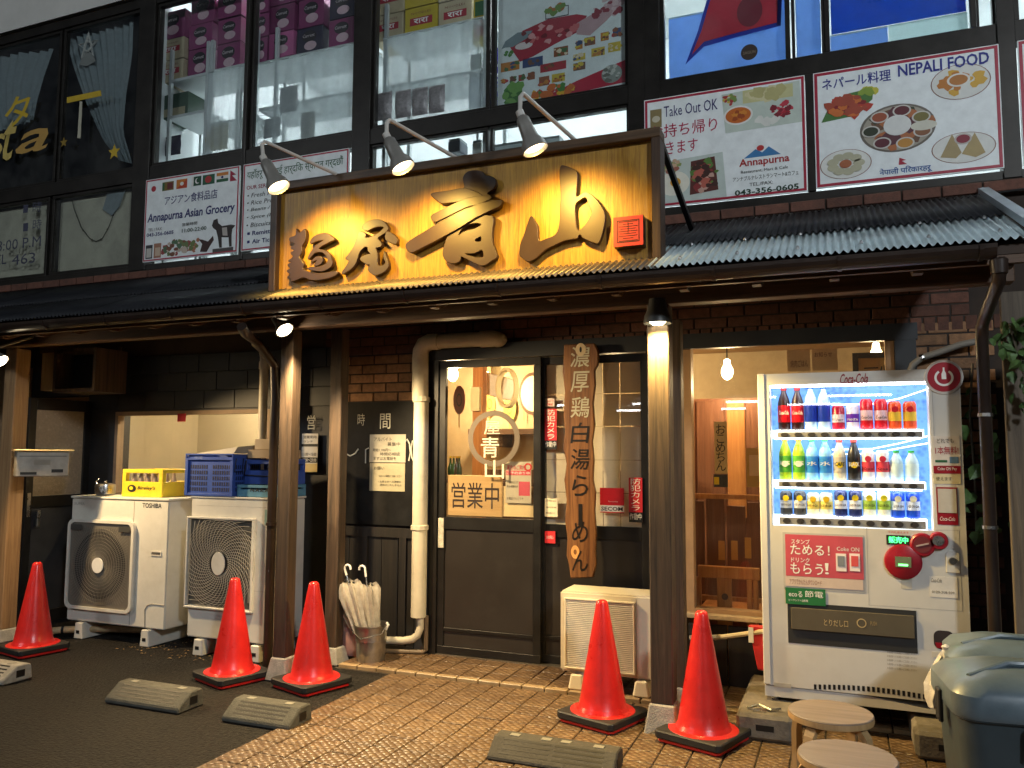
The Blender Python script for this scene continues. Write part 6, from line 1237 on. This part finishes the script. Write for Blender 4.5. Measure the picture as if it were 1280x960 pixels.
# ================================================================== CARTONS, BAGS AND SHELVES BEHIND THE GLASS
YB = 5.68
m_mag = M('magenta_card', H('7e2c5c'), .55, var=.12, rnd=.1); m_pink = M('pink_card', H('b85a8c'), .55, var=.12); m_navy = M('navy_card', H('1c1430'), .55, var=.12); m_crm = M('cream_card', H('b8a888'), .55, var=.12, rnd=.08); m_ylw = M('yellow_card', H('b8a020'), .55, var=.12); m_grn = M('green_card', H('24402c'), .55, var=.12)
def carton(x0, y0, x1, y1, kind, lbl, grp):
    q = RC(x0, y0, x1, y1, YB); mat = {'m': m_mag, 'p': m_pink, 'n': m_navy, 'c': m_crm, 'y': m_ylw, 'g': m_grn}[kind]
    t = thing('carton', lbl, 'carton', ((q[0]+q[1])/2, YB+.12, q[2]), grp); w_, h_ = q[1]-q[0], q[3]-q[2]
    B('box', mat, (q[0]+.002, q[1]-.002, YB, YB+.26, q[2]+.001, q[3]-.001), t, bevel=.002)
    cx = (q[0]+q[1])/2
    if kind in 'mpn':
        MB().ell(cx-.01*w_, q[2]+h_*.66, w_*.28, h_*.22, YB-.0012, YB-.0004, 14).build('print', C(H('180c14')), t); MB().ell(cx+.04*w_, q[2]+h_*.3, w_*.24, h_*.17, YB-.0022, YB-.0014, 16).build('print', C(H('c8a8b0')), t)
        text('Current', cx-w_*.26, cx+w_*.2, q[2]+h_*.62, q[2]+h_*.75, YB-.0035, C(H('d8c8cc')), t, shear=.2, res=1)
    elif kind in 'cy':
        B('print', C(H('a02030')), (q[0]+w_*.16, q[1]-w_*.16, YB-.0012, YB-.0004, q[2]+h_*.38, q[2]+h_*.64), t); text('रारा', cx-w_*.22, cx+w_*.22, q[2]+h_*.43, q[2]+h_*.6, YB-.002, WHITE, t, res=1, bold=.02); text('NOODLES', cx-w_*.3, cx+w_*.3, q[2]+h_*.76, q[2]+h_*.84, YB-.002, C(H('7a3028')), t, res=1)
    else: B('print', C(H('9a9070')), (q[0]+w_*.1, q[1]-w_*.1, YB-.0012, YB-.0004, q[2]+h_*.08, q[2]+h_*.4), t)
    return t
LB = {'m': 'magenta noodle carton in the tall stacks behind the upper window', 'c': 'cream carton with red label stacked on the top shelf'}
ORD = ('topmost', 'middle one', 'lowest')
for nm, st_ in (('the three high stack beside the cream biscuit cartons', [(239, -6, 268, 29), (236, 30, 265, 60), (235, 61, 263, 95)]), ('the three high stack next to the thin window bar', [(272, -10, 302, 21), (272, 23, 301, 53), (271, 54, 300, 88)]), ('the narrow stack half hidden by the thin window bar', [(318, -12, 336, 16), (318, 17, 336, 46), (318, 47, 334, 78)])):
    for k_, r_ in enumerate(st_): carton(*r_, 'm', 'magenta noodle carton, %s of %s' % (ORD[k_], nm), 'magenta cartons upstairs')
for r_, l_ in (((200, 14, 231, 48), 'magenta noodle carton resting on the cream biscuit carton'), ((338, -26, 369, 5), 'magenta noodle carton, uppermost in the stack over the pale pink carton'), ((338, 6, 368, 39), 'magenta noodle carton directly on the pale pink carton'), ((373, -36, 405, -3), 'magenta noodle carton, uppermost in the stack over the bottom navy carton'), ((373, -2, 405, 33), 'magenta noodle carton directly on the bottom navy carton'), ((411, 23, 443, 57), 'magenta noodle carton carrying a navy carton beside the wide pier')): carton(*r_, 'm', l_, 'magenta cartons upstairs')
carton(336, 40, 367, 71, 'p', 'pale pink noodle carton at the bottom of a magenta stack', None); carton(371, 34, 403, 67, 'n', 'navy noodle carton at the bottom of a magenta stack', None); carton(412, -10, 444, 22, 'n', 'navy noodle carton resting on a magenta one', None)
carton(196, 49, 230, 75, 'c', 'cream biscuit carton beneath a magenta carton beside the pier', None); carton(197, 76, 229, 103, 'c', 'pale carton with picture print lowest in the stack beside the pier', None); carton(201, 117, 235, 147, 'g', 'dark green carton alone on the lower rack', None)
for r_ in [(467, -20, 506, 17, 'c'), (467, 18, 504, 50, 'c'), (548, 0, 590, 36, 'c'), (548, -36, 590, -1, 'c')]: carton(*r_, LB['c'], 'cream cartons upstairs')
carton(506, 8, 547, 44, 'y', 'yellow carton with red label on the top shelf, between cream cartons', None); carton(506, -30, 547, 7, 'y', 'yellow carton with red label on top of another yellow carton', None)
m_rack = M('white_rack', (.55, .58, .58), .4, .2, var=.08)
def rack(lbl, x0, x1, levels, posts):
    t = thing('shelf_rack', lbl, 'shelf', ((x0+x1)/2, 5.8, 3.05))
    for z in levels: B('shelf', m_rack, (x0, x1, 5.64, 6.05, z-.025, z), t)
    for p in posts:
        for y in (5.642, 6.05): B('upright', m_rack, (p-.015, p+.015, y, y+.03, 3.05, max(levels)+.3), t)
zA = RC(235, 61, 263, 95, YB)[2]-.001; zB = RC(371, 34, 403, 67, YB)[2]-.012; zC = RC(467, 18, 504, 50, YB)[2]-.001
rack('pale metal shelf rack under the magenta cartons beside the pier', -5.30, -4.75, [zA, zA-.5, 3.6], (-5.28, -4.77)); rack('pale metal shelf rack under the magenta and navy cartons', -4.72, -3.62, [zB, zB-.42, 3.62], (-4.55, -3.65)); rack('pale metal shelf rack under the cream and yellow cartons', -3.44, -2.50, [zC, zC-.42, 3.62], (-3.43, -2.52))
rack('narrow shelf rack under the cream biscuit cartons', -5.78, -5.32, [RC(197, 76, 229, 103, YB)[2]-.001, RC(201, 117, 235, 147, YB)[2]-.001, 4.13], (-5.77, -5.33))
m_film = M('milky_sheet', (.62, .68, .68), .35, var=.1, scale=9); m_film.node_tree.nodes['Principled BSDF'].inputs['Alpha'].default_value = .55
for a, b_, z1 in ((-5.28, -4.74, zA-.03), (-4.70, -3.63, zB-.03), (-3.43, -2.52, zC-.03)):
    t = thing('plastic_sheet', {-5.28: 'milky plastic sheet hung below the shelf beside the pier', -4.70: 'milky plastic sheet hung below the magenta and navy cartons', -3.43: 'milky plastic sheet hung below the cream and yellow cartons'}[a], 'sheet', ((a+b_)/2, 5.61, 4.12))
    mb = MB(); n = 40
    for zz in (4.12, z1):
        for j in range(n+1): mb.v.append((a+(b_-a)*j/n, 5.61+.006*math.sin(j*.9+zz), zz))
    for j in range(n): mb.f.append((j, j+1, n+2+j, n+1+j))
    mb.build('film', m_film, t, smooth=True); B('hem', m_rack, (a, b_, 5.60, 5.62, z1, z1+.012), t)
m_bag = M('silver_packet', (.34, .30, .30), .4, .2, var=.35, scale=30, bump=.5, bscale=60)
def packet(x0, y0, x1, y1, mat, lbl, grp, Y=5.72):
    q = RC(x0, y0, x1, y1, Y); t = thing('snack_packet', lbl, 'packet', ((q[0]+q[1])/2, Y, q[2]), grp); mb = MB(); n = 8
    for i in range(n+1):
        for j in range(n+1): u, v = i/n, j/n; bl = (math.sin(math.pi*u)*math.sin(math.pi*v))**.6; mb.v.append((q[0]+(q[1]-q[0])*(u+(.03*math.sin(9*v))*(.5-u)), Y-.035*bl, q[2]+(q[3]-q[2])*v))
    for i in range(n):
        for j in range(n): mb.f.append((i*(n+1)+j, (i+1)*(n+1)+j, (i+1)*(n+1)+j+1, i*(n+1)+j+1))
    mb.build('pouch', mat, t, smooth=True); B('seal_edge', mat, (q[0]+.005, q[1]-.005, Y-.004, Y+.004, q[3]-.002, q[3]+.014), t)
for k, x in enumerate((470, 494, 515, 536)): packet(x, 118-k*3, x+20, 150-k*3, m_bag, 'silver grey packet standing in the row behind the milky sheet', 'silver packets upstairs', 5.585)
packet(206, 172, 226, 194, m_navy, 'dark blue snack packet low in the window beside the pier', None)
for x0, y0, x1, y1, col, lbl in ((255, 160, 285, 188, 'b8a878', 'tan packet lying behind the milky sheet beside the pier'), (376, 142, 394, 172, '8a8478', 'striped jar shaped packet behind the milky sheet'), (350, 110, 372, 140, '6a6868', 'grey packet on the rack behind the milky sheet'), (330, 150, 350, 172, '787878', 'dull packet low in the window under the navy carton')): packet(x0, y0, x1, y1, C(H(col), .5), lbl, None, 5.66)
ys_ = thing('display_stand', 'yellow printed snack stand at the end of the shelf', 'stand', tuple(P(600, 60, 5.75))); q = RC(591, -10, 609, 52, 5.72); B('panel', m_ylw, (q[0], q[1], 5.72, 5.8, q[2], q[3]), ys_); B('print', RED, (q[0]+.02, q[1]-.02, 5.718, 5.7195, q[2]+.05, q[2]+.16), ys_); B('print', GREEN, (q[0]+.02, q[1]-.02, 5.718, 5.7195, q[2]+.22, q[2]+.34), ys_); B('leg', m_rack, (q[0]+.03, q[0]+.05, 5.74, 5.76, 3.05, q[2]), ys_)
for x0, y0, x1, y1, col, lbl in ((588, 70, 602, 95, '3a4a3a', 'small dark tin on the end shelf'), (586, 97, 606, 135, 'b8c0c8', 'white and red printed packet on the end shelf')): packet(x0, y0, x1, y1, C(H(col), .45), lbl, None, 5.7)
t = thing('flower_garland', 'purple artificial flower garland hanging beside the meat poster', 'garland', tuple(P(621, 130, 5.62))); rn = random.Random(4); mb = MB()
for k in range(70):
    p = P(621+rn.gauss(0, 3), 58+rn.random()*74, 5.62); mb.lathe([(.0, -.012), (.016, 0), (.0, .012)], p, 5, cap=False)
mb.build('flowers', C(H('3a2aa0'), .6), t, kind='stuff'); MB().tube([P(620, 50, 5.63), P(622, 134, 5.63)], .003, 5).build('string', GREEN, t)
for k, (a, b_, c, d) in enumerate(((590, 178, 602, 195), (614, 178, 700, 196), (560, 176, 575, 190))):
    q = RC(a, b_, c, d, 5.7); o = thing('goods_box', ('white appliance on the floor behind the low pane', 'pale slatted container behind the low pane', 'small grey jar behind the low pane')[k], 'box', ((q[0]+q[1])/2, 5.75, q[2])); B('case', C(H(('c8ccc8', '9aa4a4', '5a6068')[k])), (q[0], q[1], 5.7, 5.85, q[2], q[3]), o, bevel=.005); B('lid', C(H('8a9090')), (q[0]+.005, q[1]-.005, 5.705, 5.845, q[3]+.0005, q[3]+.02), o)
# flag, painted reflections, sheet and disc in the right windows
fg = thing('hanging_flag', 'red flag with blue border hanging in the upper window', 'flag', tuple(P(920, 60, 5.58)))
fl0 = [(895, -40), (980, -60), (976, 32), (925, 45), (880, 58), (857, 80), (872, 40)]
mb = MB(); mb.prism([(P(a, b_, 5.58).x, P(a, b_, 5.58).z) for a, b_ in fl0], 5.58, 5.583); mb.build('border', C(H('1a2aa0'), .6), fg)
fl1 = [(899, -40), (974, -60), (971, 28), (924, 40), (880, 52), (865, 68), (877, 38)]; MB().prism([(P(a, b_, 5.577).x, P(a, b_, 5.577).z) for a, b_ in fl1], 5.577, 5.579).build('field', M('red_cloth', H('c0283c'), .7, var=.12, bump=.6, bscale=9), fg)
p = P(937, 14, 5.575); MB().ell(p.x, p.z, .085, .11, 5.575, 5.5765, 20).build('emblem', C(H('7a2030')), fg)
p = P(936, 63, 5.47); t = thing('disc_sticker', 'round brown sticker on the upper window below the flag', 'sticker', tuple(p)); MB().lathe([(.055, 0), (.055, .002)], (p.x, 5.495, p.z), 24, 'y').build('disc', C(H('3a2c24')), t); text('SAGUN', p.x-.04, p.x+.04, p.z-.012, p.z+.008, 5.494, C(H('8a7a68')), t)
m_bf = M('blue_reflection', H('8fb0dc'), .3, var=.25, scale=4); m_bf2 = M('deep_blue_reflection', H('2a6cc8'), .3, var=.2, scale=4); m_wf = M('white_film', H('d8e8e8'), .3, var=.08, scale=60)  # blue sheets with bright edges carry the panes' reflections as colour
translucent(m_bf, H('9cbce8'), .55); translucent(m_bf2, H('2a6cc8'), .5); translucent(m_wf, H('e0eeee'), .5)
for lbl, x0, x1, z0, z1, mt in (('grey blue painted reflection on the upper window behind the flag', -1.06, -.27, 4.12, 4.62, m_bf), ('grey blue painted reflection strip on the narrow upper pane', -.2, -.045, 4.11, 4.62, m_bf), ('deep blue painted reflection behind the wide upper pane', .02, .81, 4.285, 4.7, m_bf2), ('grey blue painted reflection beside the white sheet on the wide upper pane', .012, .36, 4.12, 4.28, m_bf), ('white patterned sheet on the wide upper pane', .365, .815, 4.12, 4.28, m_wf)):
    t = thing('window_sheet', lbl, 'film', ((x0+x1)/2, 5.6, z0)); B('sheet', mt, (x0, x1, 5.60, 5.603, z0, z1), t); B('edge_strip', m_wf, (x0, x1, 5.598, 5.5995, z1-.012, z1), t)
# ================================================================== DARK ROOM WINDOWS: CURTAINS, LETTERING
m_cur = M('blue_curtain', H('98a4a8'), .8, var=.1, scale=20)
def curtain(lbl, left, right, pleats, Y=5.6):
    t = thing('curtain', lbl, 'curtain', tuple(P(*left[-1], Y))); mb = MB(); n, m = 90, 14
    def lerp(pts, v): f = v*(len(pts)-1); i = min(int(f), len(pts)-2); f -= i; return pts[i][0]*(1-f)+pts[i+1][0]*f, pts[i][1]*(1-f)+pts[i+1][1]*f
    for j in range(m+1):
        v = j/m; a, b_ = P(*lerp(left, v), Y), P(*lerp(right, v), Y)
        for i in range(n+1):
            u = i/n; p = a*(1-u)+b_*u; mb.v.append((p.x, Y+.022*math.sin(u*pleats*6.283+v*.6)*(1-.4*v)+.01*math.sin(u*17), p.z))
    for j in range(m):
        for i in range(n): k = j*(n+1)+i; mb.f.append((k, k+1, k+n+2, k+n+1))
    mb.build('cloth', m_cur, t, smooth=True); a, b_ = P(*left[0], Y), P(*right[0], Y); MB().tube([a+Vector((0, .0, .01)), b_+Vector((0, 0, .01))], .008, 6).build('rail', m_frame, t)
curtain('blue grey curtain tied back under the white star ornament', [(80, 40), (92, 85), (108, 130), (128, 175), (148, 200)], [(168, 22), (166, 70), (158, 120), (154, 165), (166, 205)], 9)
curtain('blue grey curtain drawn across the end upper window', [(-40, 75), (-40, 110), (-30, 140), (-20, 170)], [(68, 62), (56, 95), (47, 125), (42, 150)], 9)
st = thing('star_ornament', 'white openwork star ornament hanging in front of the tied curtain', 'ornament', tuple(P(110, 80, 5.56)))
def star(cx, cy, r, Y, mat, name, par, inner=.45, th=.004):
    c = P(cx, cy, Y); pts = []
    for k in range(10): a = math.pi/2+k*math.pi/5; rr = r if k % 2 == 0 else r*inner; pts.append((c.x+rr*math.cos(a), c.z+rr*math.sin(a)))
    return MB().prism(pts, Y-th, Y).build(name, mat, par)
c = P(110, 58, 5.56); mb = MB(); pts = [(c.x+.13*math.cos(math.pi/2+k*math.pi/5*4), 5.56, c.z+.13*math.sin(math.pi/2+k*math.pi/5*4)) for k in range(6)]; mb.tube(pts, .011, 6); mb.ring(c.x, c.z, .04, .055, 5.553, 5.565, 20); mb.build('star', WHITE, st)
MB().prism([(c.x-.06, c.z-.07), (c.x+.06, c.z-.07), (c.x+.11, c.z-.17), (c.x, c.z-.20), (c.x-.11, c.z-.17)], 5.56, 5.566).build('bell', C(H('a8a8a4')), st); MB().tube([(c.x, 5.56, c.z+.13), (c.x, 5.56, c.z+.35)], .003, 5).build('string', WHITE, st)
m_yl = C(H('c8a828'), .5)
yl = thing('window_lettering', 'yellow painted lettering on the end upper windows', 'lettering', tuple(P(30, 180, 5.44)))
tx('タ', 6, 120, 38, 158, 5.44, m_yl, yl, bold=.03, tilt=.1); tx('s', -12, 168, 6, 196, 5.438, C(H('c8b060')), yl, shear=.3, bold=.01); tx('t', 4, 150, 20, 200, 5.438, C(H('c8b060')), yl, shear=.3, bold=.01); tx('a', 20, 162, 60, 190, 5.436, C(H('b89048')), yl, shear=.3, bold=.01)
q = [P(a, b_, 5.44) for a, b_ in ((84, 122), (126, 113), (127, 120), (84, 129))]; MB().prism([(p.x, p.z) for p in q], 5.436, 5.44).build('bar', m_yl, yl); q = [P(a, b_, 5.44) for a, b_ in ((100, 127), (103, 127), (101, 173), (97, 173))]; MB().prism([(p.x, p.z) for p in q], 5.436, 5.44).build('stem', C(H('b8b4a0')), yl)
so = thing('star_sticker', 'yellow star sticker on the glass at the foot of the tied curtain', 'sticker', tuple(P(143, 190, 5.44))); star(143, 190, .075, 5.44, m_yl, 'star', so); star(80, 178, .05, 5.44, C(H('8a7020')), 'star', so)
m_bl = M('cream_blind', H('d8d2bc'), .6, var=.14, scale=3, grime=.35, gcol=(.16, .15, .12))
for lbl, x0, x1 in (('cream blind behind the low end window with opening hours', -8.08, -7.09), ('cream blind behind the low window with a hanging wire', -7.02, -6.0)):
    t = thing('window_blind', lbl, 'blind', ((x0+x1)/2, 5.56, 3.2)); B('sheet', m_bl, (x0, x1, 5.56, 5.565, 3.20, 3.965), t); B('head_rail', m_frame, (x0, x1, 5.55, 5.5595, 3.94, 3.965), t)
hl = thing('window_lettering', 'dark opening hours lettering on the low end window', 'lettering', tuple(P(30, 330, 5.44)))
for s, a, b_, c_, d in (('1', 29, 256, 35, 266), ('時', 41, 252, 52, 265), ('1', 29, 279, 35, 289), ('時', 41, 274, 52, 287), ('8:00 P.M', -4, 298, 51, 311), ('TEL', -14, 319, 8, 331), ('463', 15, 317, 44, 330)): tx(s, a, b_, c_, d, 5.44, C(H('3a3c50')), hl)
gw_ = thing('light_string', 'thin wire of fairy lights sagging behind the low window', 'wire', tuple(P(118, 300, 5.55))); MB().tube([P(a, b_, 5.548) for a, b_ in ((89, 245), (93, 262), (102, 285), (112, 298), (120, 302), (128, 298), (136, 284), (142, 268))], .004, 5).build('wire', C(H('3a3428')), gw_)
for a, b_ in ((96, 270), (104, 288), (115, 300), (126, 299), (134, 287)): p = P(a, b_, 5.547); MB().lathe([(.001, .012), (.008, .0), (.001, -.012)], p, 6, cap=False).build('bulb', C(H('6a6248')), gw_)
cb = thing('curtain', 'end of the blue curtain hanging over the top of the low window', 'curtain', tuple(P(140, 250, 5.54))); q = [P(a, b_, 5.545) for a, b_ in ((138, 232), (160, 230), (150, 258), (140, 270), (129, 262))]; MB().prism([(p.x, p.z) for p in q], 5.535, 5.545).build('cloth', m_cur, cb, bevel=.003); MB().tube([q[0], q[1]], .01, 6).build('hem', m_cur, cb)
# ================================================================== PLANT AT THE RIGHT END
rn = random.Random(12)
m_lf = M('vine_leaf', (.07, .13, .035), .5, var=.4, scale=20, rnd=.3)
lm = bpy.data.meshes.new('leaf'); lm.from_pydata([(0, 0, 0), (.018, .01, .004), (.022, .03, .003), (0, .06, -.004), (-.022, .03, .003), (-.018, .01, .004), (0, .03, -.006)], [], [(0, 1, 6), (1, 2, 6), (2, 3, 6), (3, 4, 6), (4, 5, 6), (5, 0, 6)]); lm.materials.append(m_lf)
def vine(lbl, stems, nl, spread, size, Y):
    t = thing('climbing_vine', lbl, 'plant', tuple(P(*stems[0][0], Y)))
    for s in stems:
        pts = [P(a, b_, Y)+Vector((0, rn.uniform(-.04, .04), 0)) for a, b_ in s]; MB().tube(pts, .006, 6).build('stem', C((.09, .07, .045)), t)
        for k in range(nl):
            f = rn.random()*(len(pts)-1); i = int(f); p = pts[i]*(1-(f-i))+pts[i+1]*(f-i)+Vector((rn.gauss(0, spread), rn.gauss(0, spread), rn.gauss(0, spread)))
            o = bpy.data.objects.new('leaf', lm); COL.objects.link(o); o.parent = t; o.location = p-t.location; sc = size*rn.uniform(.6, 1.4); o.scale = (sc, sc, sc); o.rotation_euler = (rn.uniform(-2.6, -.6), rn.uniform(-.6, .6), rn.uniform(-1.2, 1.2))
vine('leafy vine with pale green leaves hanging over the weathered timber screen', [[(1262, 404), (1268, 425), (1275, 450), (1282, 480)], [(1285, 400), (1272, 412), (1258, 420)], [(1285, 430), (1278, 470), (1285, 520)]], 16, .035, 1.1, 4.62)
vine('dark creeper growing in the gap behind the brown downpipe', [[(1215, 455), (1212, 520), (1218, 600), (1222, 680)], [(1236, 500), (1240, 570), (1246, 650)]], 16, .05, 1.4, 5.0)
hz = thing('grey_hose', 'thick grey conduit arching over the top of the vending machine', 'conduit', tuple(P(1140, 458, 5.42))); MB().tube([P(a, b_, 5.42) for a, b_ in ((1136, 470), (1141, 456), (1152, 447), (1175, 440), (1200, 431), (1225, 426))], .02, 10).build('conduit', C((.22, .2, .17)), hz, smooth=True); MB().lathe([(.021, -.012), (.024, 0), (.021, .012)], P(1152, 447, 5.42), 10, Vector((1, 0, .3)).normalized()).build('clamp', m_steel, hz)
cbk = thing('overhead_cable', 'thin black cable sagging along the wall above the awning', 'cable', tuple(P(1100, 262, 5.40))); MB().tube([P(a, b_, 5.38) for a, b_ in ((855, 292), (960, 274), (1060, 268), (1130, 262), (1200, 248), (1280, 236))], .006, 6).build('cable', BLACK, cbk)
for a, b_ in ((1035, 267), (1086, 260), (1137, 254)): MB().tube([P(a, b_, 5.42), P(a, b_, 5.37)], .006, 6).build('clip', m_steel, cbk)
# ================================================================== STREET SIDE (behind the camera): what lights the front and shows in the glass
sl_ = thing('street_lamp', 'tall street lamp with a cool white head across the road', 'street lamp', (5.5, -4.5, 0))
MB().tube([(5.5, -4.5, 0), (5.5, -4.5, 5.6), (5.4, -4.2, 6.0), (5.0, -3.4, 6.1)], [.08, .06, .05, .04], 12).build('pole', m_steel, sl_, smooth=True)
B('head', C((.3, .3, .3)), (4.85, 5.15, -3.6, -3.1, 6.08, 6.16), sl_); B('lens', E('street_lens', (.85, .94, 1), 30), (4.9, 5.1, -3.55, -3.15, 6.06, 6.078), sl_)
light('glow', 'SPOT', (5.0, -3.35, 6.03), 1200, (.86, .94, 1), .35, (-1.5, 4.5, 1.8), 150, .7, parent=sl_)
sl2 = dup(sl_, (-9.0, -5.5, 0), None, 'tall added street lamp further along the road, softening front shadows')  # second lamp, added to even out the front fill
for o_ in sl2.children:
    if o_.type == 'LIGHT': o_.rotation_euler = (Vector((-3.5, 4.8, 1.5))-(sl2.location+o_.location)).to_track_quat('-Z', 'Y').to_euler(); o_.data = o_.data.copy(); o_.data.energy = 380
for i, (x, y, z) in enumerate([(-6.5, -9, 2.75), (-4.2, -9, 2.75), (-1.9, -9, 2.75), (.4, -9, 2.75), (-5.4, -12, 2.75), (-3.0, -12, 2.75), (-.6, -12, 2.75)]):
    t = thing('strip_light', 'fluorescent strip light under the carport roof across the road', 'lamp', (x, y, z), 'strip lights under the carport')
    B('housing', WHITE, (x-.65, x+.65, y-.05, y+.05, z+.03, z+.09), t); B('tube', E('strip_tube', (.93, .97, 1), 16), (x-.62, x+.62, y-.025, y+.025, z-.02, z+.029), t)
cp_ = thing('carport', 'dark flat roofed carport across the road', 'carport', (-3, -10.5, 0))
B('roof', C((.08, .08, .085)), (-8, 2, -13, -8, 2.85, 2.95), cp_)
for x in (-7.8, 1.8):
    for y in (-12.8, -8.2): B('post', C((.1, .1, .1)), (x-.06, x+.06, y-.06, y+.06, 0, 2.85), cp_)
# shop tubes upstairs
for i, x in enumerate((-5.0, -3.5, -2.0, -.5, .9)):
    t = thing('ceiling_tube', 'cool fluorescent tube on the ceiling of the upstairs shop', 'lamp', (x, 6.6, 5.87), 'ceiling tubes upstairs')
    B('housing', WHITE, (x-.06, x+.06, 5.62, 7.6, 5.915, 5.949), t); B('tube', E('shop_tube', (.88, .97, 1), 42), (x-.03, x+.03, 5.66, 7.55, 5.87, 5.912), t)
